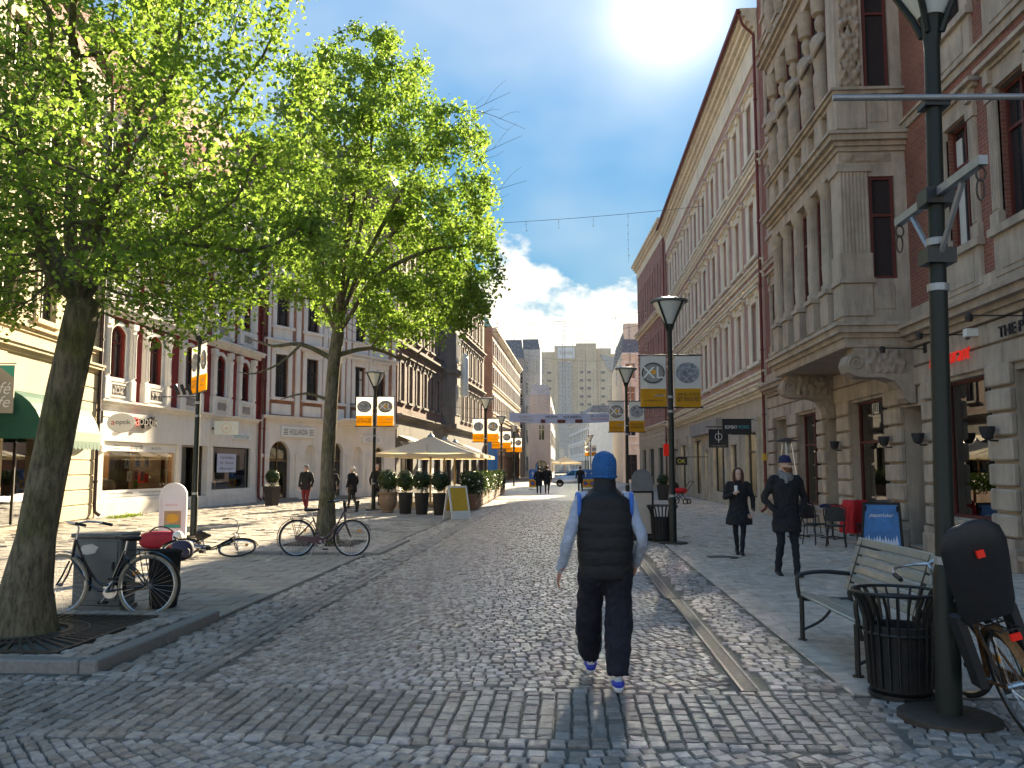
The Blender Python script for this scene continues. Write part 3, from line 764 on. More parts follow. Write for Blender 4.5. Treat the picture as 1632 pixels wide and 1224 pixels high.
def shop_window(t, u0, u1, z0, z1, fm='frame_dark', y=.12, mulls=(), trans=None, room='interior', deep=3.0, items=0, seed=0, rise=0.0, wood=None, lit=False):
    """glazed shop opening with a furnished room behind it"""
    w, h = u1-u0, z1-z0
    def outline(i):
        if rise <= 0: return [(u0+i, z0+i), (u1-i, z0+i), (u1-i, z1-i), (u0+i, z1-i)]
        return [(u0+i, z0+i), (u1-i, z0+i)]+arch_pts(u0+i, u1-i, z1-i, rise)
    m = MB(); m.ringprism(outline(.001), outline(.06), y-.03, y+.05)
    for q in mulls: m.box(u0+w*q-.025, u0+w*q+.025, y-.025, y+.045, z0+.06, z1-.06)
    if trans: m.box(u0+.06, u1-.06, y-.028, y+.042, z0+h*trans-.03, z0+h*trans+.03)
    f = m.build('shop_window', fm, t)
    m = MB(); o_ = outline(.03); m.add([(p[0], y+.01, p[1]) for p in o_], [tuple(range(len(o_)))]); m.build('pane', 'shop_glass', f)
    rr = random.Random(seed); a, b = u0-.25, u1+.25; y0, y1 = y+.12, y+.12+deep; zb = max(z0-.5, .02); zt = z1+.15
    m = MB(); m.quad((a, y1, zb), (b, y1, zb), (b, y1, zt), (a, y1, zt)); m.quad((a, y0, zb), (a, y1, zb), (a, y1, zt), (a, y0, zt)); m.quad((b, y0, zb), (b, y0, zt), (b, y1, zt), (b, y1, zb))
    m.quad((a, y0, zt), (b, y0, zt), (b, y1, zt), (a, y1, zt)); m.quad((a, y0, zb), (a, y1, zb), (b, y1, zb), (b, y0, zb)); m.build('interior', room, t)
    if lit:  # glowing strips; in the optician's room only added for brightness
        for k in range(3):
            x = u0+w*(k+.5)/3; q = MB(); q.box(x-.05, x+.05, y0+.4, y1-.4, zt-.12, zt-.06); q.build('ceiling_light', 'warm_lamp', f)
    if items:
        cols = ['cloth_red', 'white_paint', 'poster_cream', 'wood_light', 'sign_blue', 'black_matt', 'chalk_orange', 'interior_light']
        m = MB()
        for k in range(items):
            m.cur = rr.randrange(len(cols)); x = rr.uniform(u0+.1, u1-.3); yy = rr.uniform(y+.3, y+deep*.7); ww = rr.uniform(.12, .5); hh = rr.uniform(.2, 1.1)
            zb2 = zb+.002 if rr.random() < .6 else zb+rr.uniform(.7, 1.2)
            m.box(x, x+ww, yy, yy+.25, zb2, zb2+hh)
        m.build('shop_display', cols, f)
    return f
def downpipe(t, u, H, m_='pipe_red', y=-.12, z0=.1, r=.055):
    m = MB(); m.tube([(u, y, H), (u, y, z0+.35), (u, y-.02, z0+.12), (u, y-.18, z0)], r, 10)
    for z in np.arange(1.2, H, 2.4): m.lathe([(r+.02, z), (r+.02, z+.06)], 10, (u, y, 0))
    return m.build('downpipe', m_, t, smooth=True)
def upper(t, L, H, z_from, rows, us, w, wm, fm, sur, rise=0.0, extra=(), pane='pane', trans=.68, y=0.0, curtain=0.0, seed=0, mull=True):
    """upper wall with window rows: rows = (z0,h[,sur])"""
    holes = [(u-w/2, u+w/2, r_[0], r_[0]+r_[1], rise) for r_ in rows for u in us]+list(extra)
    m = MB(); wall_panel(m, 0, L, z_from, H, holes, y=y); m.build('wall', wm, t)
    rr = random.Random(seed)
    for r_ in rows:
        for u in us: window(t, u, r_[0], w, r_[1], fm, rise, y=y+.16, sur=r_[2] if len(r_) > 2 else sur, pane=pane, trans=trans, curtain=rr.random() < curtain, mull=mull)

# ---- right 1: stone and red brick house with oriel (u = 33 - Y)
RX = 7.3
t, L = building('oriel_house', 'grey stone and red brick corner house with carved oriel bay over rusticated shopfronts', (RX, 32.1), (RX, 2.0)); R1 = t
HB = 23.5
U = lambda Y: 32.1-Y
body(t, L, HB, 11, 'brick_dark', rh=2.5, roof='roof_tile')
# ground floor openings by distance along the street: (Yfar, Ynear, z0, z1, kind)
G = [(30.6, 28.7, .05, 3.35, 'recess'), (27.6, 25.3, .55, 3.35, 'shop'), (24.6, 23.4, .05, 3.05, 'recess'), (22.4, 19.9, .35, 3.35, 'shop'), (18.9, 17.75, .05, 3.0, 'recess'),
     (17.1, 15.0, .75, 3.35, 'shop'), (14.15, 12.0, .3, 3.3, 'shop'), (11.2, 10.0, .05, 3.0, 'recess'), (9.2, 7.0, .6, 3.3, 'shop'), (6.2, 4.2, .6, 3.3, 'shop')]
def yfix(Y):
    th = math.atan((89+RX*F/Y)/F)-YAW; return RX/math.tan(th)
G = [(yfix(a), yfix(b), z0, z1, k) for a, b, z0, z1, k in G]
holes = [(U(a), U(b), z0, z1, 0) for a, b, z0, z1, k in G]
m = MB(); wall_panel(m, 0, L, 0, 4.5, holes, y=.06, depth=.3); m.build('ground_floor_wall', 'stone_grey', t)
for i, (a, b, z0, z1, k) in enumerate(G):
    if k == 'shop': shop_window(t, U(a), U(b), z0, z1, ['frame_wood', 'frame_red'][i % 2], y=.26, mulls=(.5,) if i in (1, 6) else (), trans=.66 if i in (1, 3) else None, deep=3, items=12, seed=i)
    else:
        m = MB(); w = U(b)-U(a); m.box(U(a), U(b), 1.25, 1.33, z0, z1); 
        for s_ in (0, 1):
            x0 = U(a)+.08+s_*(w/2-.04); m.box(x0, x0+w/2-.12, 1.21, 1.26, z0+.15, z0+1.0); m.box(x0, x0+w/2-.12, 1.21, 1.26, z0+1.1, z1-.5)
        d_ = m.build('door', 'frame_wood', t); q = MB(); q.tube([(U(a)+w/2-.06, 1.19, 1.0), (U(a)+w/2-.06, 1.15, 1.02), (U(a)+w/2-.06, 1.15, 1.3), (U(a)+w/2-.06, 1.19, 1.32)], .012, 6); q.build('handle', 'steel', d_)
        q = MB()
        q.quad((U(a), .36, z0), (U(a), 1.25, z0), (U(a), 1.25, z1), (U(a), .36, z1)); q.quad((U(b), .36, z1), (U(b), 1.25, z1), (U(b), 1.25, z0), (U(b), .36, z0)); q.quad((U(a), .36, z1), (U(a), 1.25, z1), (U(b), 1.25, z1), (U(b), .36, z1))
        q.build('door_reveal', 'stone_grey', t)
# rusticated pier blocks, one stone each
edges = [32.1]+[q for g_ in G for q in (g_[0], g_[1])]+[2.5]
course = .42; BLK = {}
for i in range(0, len(edges), 2):
    ya, yb = edges[i], edges[i+1]; ua, ub = U(ya)+.015, U(yb)-.015
    for k in range(7):
        z0 = .55+k*course
        key = round(ub-ua, 3)
        if key not in BLK: q = MB(); q.cbox(0, ub-ua, -.06, .07, 0, course-.05, .03); BLK[key] = q.mesh('stone', 'stone_grey')
        link('stone', BLK[key], t, (ua, 0, z0))
    q = MB(); q.cbox(ua-.04, ub+.04, -.13, .07, -.02, .40, .03); q.box(ua-.01, ub+.01, -.09, .07, .40, .53); q.build('plinth', 'stone_carved', t)
for a, b, z0, z1, k in G:
    if z0 > .2: q = MB(); q.box(U(a)+.03, U(b)-.03, -.02, .2, 0, z0-.10); q.box(U(a), U(b), -.08, .25, z0-.10, z0-.02); q.build('sill', 'stone_carved', t)
# band of long stones above the openings
for z0 in (3.42, 3.83):
    u = .02
    while u < L-.5:
        w = random.uniform(1.2, 1.9); q = MB(); q.cbox(u, min(u+w-.03, L), -.02, .07, z0, z0+.37, .02); q.build('stone', 'stone_grey', t); u += w
q = MB(); cornice(q, 0, L, 4.22, [(.12, .08), (.10, .16), (.14, .30), (.08, .38)], ret=False); q.build('cornice', 'stone_carved', t)
# upper floors
rows = [(5.75, 2.35), (10.0, 2.5), (14.2, 2.4), (18.2, 2.0)]
us1 = [U(16.15), U(14.15), U(12.15), U(10.1), U(8.1), U(6.1), U(4.0), U(26.6), U(28.5), U(30.4)]
upper(t, L, HB, 4.66, rows, us1, 1.0, 'brick_red', 'frame_red', ('stone_grey', .26, 'rich'), pane='pane', seed=3, extra=[(U(24.4), U(19.2), 4.95, 21.5, 0)], curtain=.3)
q = MB(); q.box(U(24.45), U(19.15), .02, .3, 4.95, 21.5); q.build('bay_core', 'stone_grey', t)
for z in (4.66, 8.95, 13.2, 17.3):
    q = MB(); cornice(q, 0, L, z-.02, [(.16, .05), (.06, .10)] if z > 5 else [(.10, .10), (.30, .04)], ret=False); q.build('string_course', 'stone_grey', t)
q = MB(); cornice(q, 0, L, HB-1.2, [(.3, .1), (.25, .25), (.25, .45), (.2, .65), (.15, .75)], ret=False); q.build('cornice', 'stone_carved', t)
# moulded brick courses between the near windows
strips = [(U(18.55), U(16.98)), (U(15.35), U(14.95)), (U(13.4), U(12.95))]
for a, b in strips:
    q = MB(); q.cbox(a, b, -.022, .02, 0, .182, .008); me = q.mesh('brick_course', 'brick_course')
    for k in range(36):
        z = 5.12+k*.2
        if not (8.9 < z+.1 < 9.2 or 4.6 < z < 5.1): link('brick_course', me, t, (a, 0, z))
# ---- the oriel
ou0, ou1, od = U(24.9), U(18.65), 1.42
org = MB(); org.box(ou0+.12, ou1-.12, -od+.22, .02, 4.62, 21.4); org.box(ou0+.4, ou1-.4, -od+.5, .02, 4.3, 4.62)
oriel = org.build('oriel', 'stone_carved', t)
def orn(m, z, steps):
    for dz, pr in steps: m.box(ou0-pr, ou1+pr, -od-pr, .03, z, z+dz); z += dz
for z, steps in ((4.30, [(.14, .0), (.10, .06), (.14, .16), (.08, .22)]), (4.76, [(.14, -.02)]), (8.22, [(.30, -.02), (.10, .03), (.10, .10), (.12, .20), (.07, .26)]), (9.70, [(.08, .0), (.08, .08), (.06, .14)]),
                 (13.0, [(.30, -.02), (.1, .05), (.12, .16), (.07, .24)]), (17.2, [(.3, -.02), (.1, .05), (.12, .16)]), (21.2, [(.3, .0), (.2, .15), (.2, .3)])):
    q = MB(); orn(q, z, steps); q.build('moulding', 'stone_grey', oriel)
# pedestals, fluted pilasters, columns
def fluted(m, x0, x1, y0, y1, z0, z1, axis, n):
    m.box(x0, x1, y0, y1, z0, z1)
    for i in range(n):
        if axis == 'x':          # ribs on the face looking down -y
            x = x0+(x1-x0)*(i+.5)/n; m.tube([(x, y0, z0+.10), (x, y0, z1-.10)], (x1-x0)/n*.38, 6)
        else:                    # ribs on the +x face (towards the camera)
            yy = y0+(y1-y0)*(i+.5)/n; m.tube([(x1, yy, z0+.10), (x1, yy, z1-.10)], (y1-y0)/n*.38, 6)
for lv, (zp0, zp1, zs1) in enumerate(((4.90, 5.72, 8.22), (9.02, 9.92, 13.0), (13.6, 14.3, 17.2))):
    # side pier with pedestal, towards the camera
    q = MB(); q.cbox(ou1-.62, ou1+.02, -od-.02, -.78, zp0, zp1-.1, .02); q.box(ou1-.60, ou1+.07, -od-.07, -.74, zp1-.1, zp1); q.build('pedestal', 'stone_grey', oriel)
    q = MB()
    if lv == 0: fluted(q, ou1-.58, ou1, -od, -.80, zp1, zs1, 'y', 8); q.box(ou1-.60, ou1+.035, -od-.035, -.77, zp1, zp1+.55); q.box(ou1-.60, ou1+.05, -od-.05, -.75, zs1-.16, zs1)
    else: q.box(ou1-.58, ou1-.02, -od+.02, -.80, zp1, zs1)
    q.build('pilaster', 'stone_grey', oriel)
    q = MB(); q.box(ou1-.5, ou1-.01, -.24, .03, zp0, zs1); q.build('pier', 'stone_grey', oriel)
    q = MB(); q.box(ou1-.5, ou1-.03, -.79, -.24, zp0, zp1); q.cbox(ou1-.1, ou1-.012, -.72, -.31, zp0+.15, zp1-.15, .02); q.build('apron', 'stone_grey', oriel)
    q = MB(); q.box(ou1-.5, ou1-.03, -.79, -.24, zs1-.25, zs1); q.build('lintel', 'stone_grey', oriel)
    # side window looking down the street
    wv = window(t, 0, zp1, .52, zs1-.25-zp1, 'frame_red', y=0, fw=.07, trans=.62, mull=False)
    wv.location = (ou1-.10, -.515, zp1); wv.rotation_euler = (0, 0, PI/2)
    # front: pedestals and columns
    fx = [ou0+.30, ou0+1.35, ou0+2.5, ou1-2.5, ou1-1.35, ou1-.30]
    for i, x in enumerate(fx[:5]):
        q = MB(); q.cbox(x-.26, x+.26, -od-.02, -od+.3, zp0, zp1-.1, .02); q.box(x-.30, x+.30, -od-.07, -od+.3, zp1-.1, zp1); q.build('pedestal', 'stone_grey', oriel)
        q = MB()
        if lv == 0:
            q.lathe([(.21, 0), (.21, .12), (.17, .16), (.185, .6), (.175, .62), (.15, 2.2), (.19, 2.26), (.22, 2.36), (.24, 2.5)], 14, (x, -od+.16, zp1))
            for k in range(10):
                a = PI+PI*k/9; q.tube([(x+.165*math.cos(a), -od+.16+.165*math.sin(a), zp1+.66), (x+.15*math.cos(a), -od+.16+.15*math.sin(a), zp1+2.15)], .016, 5)
            q.build('column', 'stone_grey', oriel, smooth=True)
        else:       # carved half figure growing out of a tapering pedestal
            H_ = zs1-zp1
            q.lathe([(.14, 0), (.20, .25), (.22, .9), (.17, 1.05), (.19, 1.2), (.25, 1.5), (.27, 1.75), (.20, 1.9), (.08, 1.98), (.08, 2.05), (.13, 2.12), (.14, 2.28), (.09, 2.40), (.2, 2.45), (.24, H_)], 12, (x, -od+.14, zp1))
            for s_ in (-1, 1): q.tube([(x+s_*.24, -od+.12, zp1+1.8), (x+s_*.30, -od-.02, zp1+1.55), (x+s_*.10, -od-.10, zp1+1.35)], [.075, .065, .05], 8)
            q.build('caryatid', 'stone_carved', oriel, smooth=True)
    for a, b in zip(fx, fx[1:]):
        wv = window(t, (a+b)/2, zp1, .62 if b-a < 1.2 else .74, zs1-zp1-.15, 'frame_red', y=-od+.2, fw=.07, trans=.66, mull=False)
        q = MB(); q.cbox((a+b)/2-.24, (a+b)/2+.24, -od+.12, -od+.25, zp0+.18, zp1-.15, .03); q.build('panel', 'stone_carved', oriel)
# carved foliage relief on the upper side pier
def relief(name, parent, x0, x1, z0, z1, face, amp, nx, nz, matn, seed, axis='x'):
    q = MB(); vs_ = []
    for j in range(nz+1):
        for i in range(nx+1):
            a = x0+(x1-x0)*i/nx; z = z0+(z1-z0)*j/nz
            edge = min(i, nx-i, j, nz-j) > 0
            s_ = abs((a-(x0+x1)/2)); n_ = mnoise.noise(Vector((s_*9+seed, z*6, seed))) + .6*mnoise.noise(Vector((s_*21, z*15, seed+3)))
            d = max(0, amp*(.45+n_)) if edge else 0
            vs_.append((a, face-d, z) if axis == 'x' else (face+d, a, z))
    q.add(vs_, [(j*(nx+1)+i, j*(nx+1)+i+1, (j+1)*(nx+1)+i+1, (j+1)*(nx+1)+i) for j in range(nz) for i in range(nx)])
    return q.build(name, matn, parent, smooth=True, ang=80)
relief('carved_relief', oriel, -od+.08, -.86, 10.0, 12.9, ou1-.02, .13, 16, 64, 'stone_carved', 1, 'y')
relief('carved_relief', oriel, -od+.08, -.86, 14.4, 17.1, ou1-.02, .13, 16, 64, 'stone_carved', 4, 'y')
relief('carved_relief', oriel, -od+.1, -.3, 8.28, 8.5, ou1-.01, .05, 24, 6, 'stone_carved', 7, 'y')
# great scroll consoles carrying the oriel
for uc in (ou0+.40, ou1-.30):
    prof = [(0.02, 3.05), (-.10, 3.06), (-.20, 3.16), (-.26, 3.35), (-.40, 3.52), (-.62, 3.60), (-.95, 3.60), (-1.18, 3.62), (-1.34, 3.72), (-1.40, 3.88), (-1.34, 4.06), (-1.24, 4.14), (-1.20, 4.3), (.02, 4.3)]
    q = MB(); q.prism(prof, uc-.27, uc+.27, 'x'); o = q.build('console', 'stone_carved', oriel, fix=True)
    q = MB()
    for s_ in (-1, 1):
        pts = [(uc+s_*.285, -1.18+math.cos(a)*(.05+.012*a), 3.90+math.sin(a)*(.05+.012*a)) for a in np.linspace(0, 10, 26)]
        q.tube(pts, .022, 6)
    q.build('scroll', 'stone_carved', oriel)
    relief('carved_relief', oriel, -1.0, -.15, 3.68, 4.22, uc+.275, .06, 28, 18, 'stone_carved', uc, 'y')
q = MB(); q.box(ou0, ou1, -od, .0, 4.24, 4.30); q.build('soffit', 'stone_carved', oriel)
# lettering, lamps on the wall
put_text(t, 'Restaurant', (U(16.75), -.10, 3.80), 1.75, .30, 'neon_red', shear=.35, ext=.01, thin=-.022)
put_text(t, 'THE P', (U(14.45), -.09, 3.95), .80, .18, 'ink', ext=.01)
put_text(t, '3', (U(29.6), -.04, 3.62), .12, .2, 'ink')
def wall_lamp(Y, z, lab):
    a = R1.matrix_world if False else None
    Y = yfix(Y); q = thing('wall_lamp', lab, 'wall lamp', (RX-.06, Y, z), 0, 'goblet lamps on the rusticated piers')
    m = MB(); m.tube([(.06, 0, .0), (-.12, 0, .0), (-.16, 0, .05)], .018, 6); m.build('arm', 'black_metal', q)
    m = MB(); m.lathe([(.03, .02), (.08, .05), (.12, .17), (.125, .24), (.11, .24), (.07, .08)], 12, (-.17, 0, 0)); m.build('cup', 'ink', q, smooth=True)
for Y, lab in ((23.0, 'dark goblet wall lamp on the farthest rusticated pier'), (19.4, 'dark goblet wall lamp right of the tall ski shop window'), (17.5, 'dark goblet wall lamp left of the green lamp post'), (14.6, 'dark goblet wall lamp right of the green lamp post')):
    wall_lamp(Y, 2.15, lab)
for i, (Y, lab) in enumerate(((18.0, 'small spotlight on a long arm left of the green post'), (16.1, 'small spotlight on a long arm above red neon letters'), (14.1, 'small spotlight on a long arm above black letters'))):
    q = thing('spotlight', lab, 'spotlight', (RX, Y, 4.1), 0, 'spotlights on arms above the shop signs')
    m = MB(); m.tube([(0, 0, 0), (-.75, .25, .06)], .012, 6); m.build('arm', 'black_metal', q)
    m = MB(); m.lathe([(.05, 0), (.07, .10), (.03, .14)], 10, (-.78, .26, -.04)); m.build('head', 'black_metal', q)
    m = MB(); m.box(-.04, .02, -.07, .07, -.08, .10); m.build('base', 'black_metal', q)
m = MB(); m.box(-.22, .0, 0, .16, 0, .14); q = m.build('alarm_box', 'white_paint', None, loc=(RX-.001, 15.7, 4.02)); tag(q, 'white alarm box on the wall above the neon sign', 'alarm')

def on_wall(px, py, P0, P1):
    """where the sight line through a photo pixel meets a facade plane: (u, z)"""
    d = ray(px, py); a = Vector(P0); b = Vector(P1); e = (b-a).normalized(); n = Vector((-e.y, e.x))
    t_ = n.dot(a)/(n.x*d.x+n.y*d.y); h = Vector((d.x*t_, d.y*t_)); return (h-a).dot(e), CH+d.z*t_

# ---- right 2: brick and cream block (u = 63 - Y)
t, L = building('cream_brick_block', 'long red brick block with cream window surrounds and deep cream cornice', (RX, 63.0), (RX, 32.15)); R2 = t
V = lambda Y: 63.0-Y
body(t, L, 19.2, 11, 'brick_pink', rh=2.2)
us = [V(33.9+2.95*k) for k in range(10)]
G2 = [(36.4, 34.3, .5, 3.1), (44.4, 41.0, .5, 3.2), (50.9, 48.0, .2, 3.2), (47.0, 45.7, .05, 2.6), (56.8, 54.2, .4, 3.1), (61.3, 59.2, .05, 3.0), (39.6, 38.2, .05, 2.7)]
m = MB(); wall_panel(m, 0, L, 0, 4.5, [(V(a), V(b), z0, z1, 0) for a, b, z0, z1 in G2], y=.0, depth=.3); m.build('ground_floor_wall', 'shop_stone', t)
for i, (a, b, z0, z1) in enumerate(G2): shop_window(t, V(a), V(b), z0, z1, 'frame_dark', y=.2, mulls=(.5,) if i in (1, 4) else (), trans=.7 if i == 0 else None, room='interior_light', items=14, seed=20+i, lit=True)
for Y in (33.6, 37.4, 40.3, 45.1, 47.5, 51.5, 53.6, 57.4, 58.6, 61.9):
    q = MB(); q.box(V(Y)-.22, V(Y)+.22, -.10, .02, 0, 3.5); q.box(V(Y)-.27, V(Y)+.27, -.14, .02, 3.5, 3.62); q.box(V(Y)-.26, V(Y)+.26, -.14, .02, 0, .45); q.build('pilaster', 'shop_stone', t)
q = MB(); cornice(q, 0, L, 4.35, [(.14, .06), (.10, .14), (.14, .28), (.07, .34)], ret=False); q.build('cornice', 'stucco_cream', t)
q = MB(); q.box(V(50.5), V(41.5), -.30, -.02, 3.42, 4.05); q.build('fascia', 'trim_grey', t)
upper(t, L, 17.3, 4.5, [(5.75, 2.3, ('stucco_cream', .55, 'hood')), (9.85, 2.2, ('stucco_cream', .55, 'hood')), (13.9, 2.15, ('stucco_cream', .55, 'hood'))], us, .95, 'brick_pink', 'frame_white', None, pane='pane_pale_reflection', curtain=.5, seed=5)
for z in (5.05, 8.75, 9.25, 13.05, 13.35):
    q = MB(); cornice(q, 0, L, z, [(.16, .07), (.08, .14)], ret=False); q.build('string_course', 'stucco_cream', t)
q = MB(); q.box(0, L, -.06, .1, 17.3, 18.3); q.build('frieze', 'stucco_cream', t)
q = MB(); cornice(q, 0, L, 18.3, [(.2, .12), (.2, .26), (.22, .42), (.2, .56), (.1, .64)], ret=False); q.build('cornice', 'stucco_cream', t)
q = MB(); q.box(0, L, -.76, -.63, 19.05, 19.2); q.build('gutter', 'pipe_red', t)
o = downpipe(t, L-.12, 16.8); q = MB(); q.tube([(L-.12, -.7, 19.1), (L-.12, -.5, 18.6), (L-.12, -.12, 18.2), (L-.12, -.12, 16.8)], .055, 8); q.build('downpipe', 'pipe_red', t)
for i, z in enumerate((2.05,)):
    q = MB(); q.box(L-.24, L-.02, -.2, -.06, 1.95, 2.2); q.build('fuse_box', 'chalk_orange', t)

# ---- right 3: dark brick with narrow arched windows
P0, P1 = (6.45, 79.0), (7.22, 63.1)
t, L = building('dark_brick_house', 'dark red brick building with rows of narrow arched windows beyond the cream block', P0, P1); R3 = t
body(t, L, 20.1, 9, 'brick_dark', rh=3.6)
us = [1.0+1.4*k for k in range(11)]
m = MB(); wall_panel(m, 0, L, 0, 5.0, [(2, 4.2, .3, 3.2), (6, 8.8, .3, 3.2), (11, 13.5, .3, 3.2)], depth=.3); m.build('ground_floor_wall', 'shop_stone', t)
for i, (a, b) in enumerate(((2, 4.2), (6, 8.8), (11, 13.5))): shop_window(t, a, b, .3, 3.2, 'frame_dark', y=.2, room='interior', items=6, seed=40+i)
upper(t, L, 18.8, 5.0, [(5.8, 2.5), (9.6, 2.6), (14.3, 3.2)], us, .48, 'brick_dark', 'frame_dark', None, rise=.2, mull=False, trans=.55)
for z, st_ in ((4.8, [(.15, .1), (.1, .22)]), (13.2, [(.2, .1), (.15, .3), (.08, .38)]), (18.8, [(.7, .06), (.2, .25), (.2, .4), (.2, .55)])):
    q = MB(); cornice(q, 0, L, z, st_, ret=False); q.build('cornice', 'stucco_cream', t)
for k in range(4):
    q = MB(); cornice(q, 0, L, 3.4+.34*k, [(.22, .03)], ret=False); q.build('stone_band', 'shop_stone', t)
downpipe(t, L-.2, 19)

# ---- right 4 and beyond: cream corner house across the side street
def simple_house(name, label, P0, P1, H, depth, wm, rows, n, w, fm='frame_white', sur=None, roof='roof_slate', rh=3, gm=None, gh=4.2, shops=None, pane='pane', trim='trim_grey', rise=0, side=False):
    t, L = building(name, label, P0, P1); body(t, L, H, depth, wm, roof, rh)
    us = [L*(k+.5)/n for k in range(n)]
    gs = [(u-L/n*.36, u+L/n*.36, .35, gh-1.1) for u in us] if shops is None else shops
    m = MB(); wall_panel(m, 0, L, 0, gh, gs, depth=.3); m.build('ground_floor_wall', gm or wm, t)
    for i, g_ in enumerate(gs): window(t, (g_[0]+g_[1])/2, g_[2], g_[1]-g_[0], g_[3]-g_[2], 'frame_dark', y=.2, pane='pane', name='shop_window')
    upper(t, L, H, gh, rows, us, w, wm, fm, sur, pane=pane, rise=rise)
    for z in [gh]+[r_[0]-.55 for r_ in rows[1:]]:
        q = MB(); cornice(q, 0, L, z-.1, [(.14, .06), (.08, .14)], ret=False); q.build('string_course', trim, t)
    q = MB(); cornice(q, 0, L, H-.7, [(.25, .1), (.2, .3), (.2, .5)], ret=False); q.build('cornice', trim, t)
    return t, L
t, L = simple_house('cream_corner_house', 'cream rendered house with slate roof beyond the dark brick building', (6.1, 97), (15, 97), 14.5, 22, 'stucco_cream', [(5.2, 2.1), (8.6, 2.1), (11.6, 1.7)], 5, 1.1, sur=('stucco_white', .15, 'lintel'), trim='stucco_white')
q = MB(); q.box(.3, 1.9, 1, 2.6, 14.4, 18.0); q.build('chimney', 'stucco_cream', t)
m = MB(); m.box(5.0, 6.08, 99, 118.9, 0, 12); 
# ---- left 0: yellow stucco house
Y0, Y1 = (-14.55, 18.5), (-15.9, 28.25)
t, L = building('yellow_house', 'yellow stucco house with green awning at the left edge of the picture', Y0, Y1); L0 = t
body(t, L, 15.0, 10, 'stucco_yellow')
gs = [(.6, 2.9, .05, 3.6, 1.1), (3.8, 6.4, .05, 3.6, 1.1)]
m = MB(); wall_panel(m, 0, L, 0, 5.0, gs, depth=.4); m.build('ground_floor_wall', 'stucco_yellow', t)
for i, g_ in enumerate(gs): shop_window(t, *g_[:4], 'frame_dark', y=.3, rise=1.1, items=6, seed=60+i, mulls=(.5,))
for k in range(10):
    for a, b in ((0, .55), (3.0, 3.7), (6.5, L)):
        q = MB(); q.cbox(a+.01, b-.01, -.05, .03, .02+k*.48, .48+k*.48, .02); q.build('stone', 'stucco_yellow', t)
for z, st_ in ((4.85, [(.12, .08), (.10, .2), (.06, .26)]), (5.5, [(.12, .06), (.08, .16)])):
    q = MB(); cornice(q, 0, L, z, st_, ret=False); q.build('cornice', 'stucco_yellow', t)
upper(t, L, 15, 5.0, [(6.0, 2.3), (9.6, 2.2), (12.4, 1.7)], [1.5, 3.6, 5.9, 8.1], 1.05, 'stucco_yellow', 'frame_dark', ('stucco_yellow', .2, 'lintel'))
downpipe(t, L-.1, 14.8, 'pipe_dark', r=.06)
# green awning and hanging sign
a = on_wall(70, 640, Y0, Y1)[0]
aw = thing('awning', 'dark green rounded shop awning on the yellow house', 'awning', Vector((Y0[0], Y0[1], 0)), frame_on(Y0, Y1)[1])
aw.parent = None
m = MB(); u0, u1 = 3.2, 6.95; N_ = 8
rings = []
for i in range(N_+1):
    th = PI/2*i/N_; y_, z_ = -1.3*math.sin(th), 2.45+1.35*math.cos(th); rings.append([(u0, y_, z_), (u1, y_, z_)])
for (a, b), (c, d) in zip(rings, rings[1:]): m.quad(a, b, d, c)
m.build('hood', 'awning_green', aw, smooth=True, ang=80)
for u in (u0, u1-.012): m = MB(); m.prism([(0, 2.45)]+[(-1.3*math.sin(PI/2*i/N_), 2.45+1.35*math.cos(PI/2*i/N_)) for i in range(N_+1)], u, u+.012, 'x'); m.build('end_panel', 'awning_green', aw)
m = MB()
for k in range(14):
    x = u0+(u1-u0)*k/14; w_ = (u1-u0)/14; m.prism([(x, 2.45), (x+w_, 2.45), (x+w_*.95, 2.25), (x+w_*.5, 2.20), (x+w_*.05, 2.25)], -1.31, -1.30)
m.build('valance', 'awning_green', aw)
p = at_y(8, 620, 21.5); hsg = thing('hanging_sign', 'taupe hanging shop sign with white script at the left edge', 'sign', (p.x-.1, 21.5, 2.6), R(8))
m = MB(); m.box(-.42, .32, -.02, .02, .5, 1.75); m.build('panel', 'taupe', hsg)
m = MB(); m.prism([(-.1, 1.74), (.31, 1.74), (.31, 1.42)], -.024, -.021); m.build('corner_mark', 'teal_flag', hsg)
put_text(hsg, 'fé', (.1, -.025, 1.15), .3, .32, 'white_print', shear=.3); put_text(hsg, 'fe', (.1, -.025, .8), .3, .3, 'white_print', shear=.3)
m = MB(); m.tube([(-.7, 0, 1.8), (.35, 0, 1.8)], .015, 6); m.build('bracket', 'black_metal', hsg)

# ---- left 1: white and red house with the optician's shop
A0, A1 = (-15.92, 28.39), (-15.36, 42.2)
t, L = building('optician_house', 'white stucco house with red brick strips and arched windows over an optician shop', A0, A1); L1 = t
body(t, L, 15.5, 10, 'brick_strip', rh=3.5)
u_a, u_b = on_wall(164, 750, A0, A1)[0], on_wall(284, 750, A0, A1)[0]
u_c, u_d = on_wall(288, 750, A0, A1)[0], on_wall(330, 750, A0, A1)[0]
u_e, u_f = on_wall(338, 750, A0, A1)[0], on_wall(399, 750, A0, A1)[0]
gs = [(u_a, u_b, .62, 2.62), (u_c, u_d, .06, 2.62), (u_e, u_f, .72, 2.62)]
m = MB(); wall_panel(m, 0, L, 0, 3.95, gs, depth=.25); m.build('ground_floor_wall', 'stucco_white', t)
shop_window(t, *gs[0], 'frame_white', y=.14, room='interior_orange', items=4, seed=3, deep=2.2, lit=True)  # ceiling lights added here to brighten the dark room
shop_window(t, *gs[1], 'frame_white', y=.6, mulls=(.5,), room='interior', items=8, seed=4)
shop_window(t, *gs[2], 'frame_dark', y=.14, room='interior', items=9, seed=5)
q = MB(); q.box(0, L, -.05, .02, 0, .5); q.build('plinth', 'stucco_white', t)
q = MB(); cornice(q, 0, L, 3.88, [(.10, .10), (.07, .18)], ret=False); q.build('cornice', 'stucco_white', t)
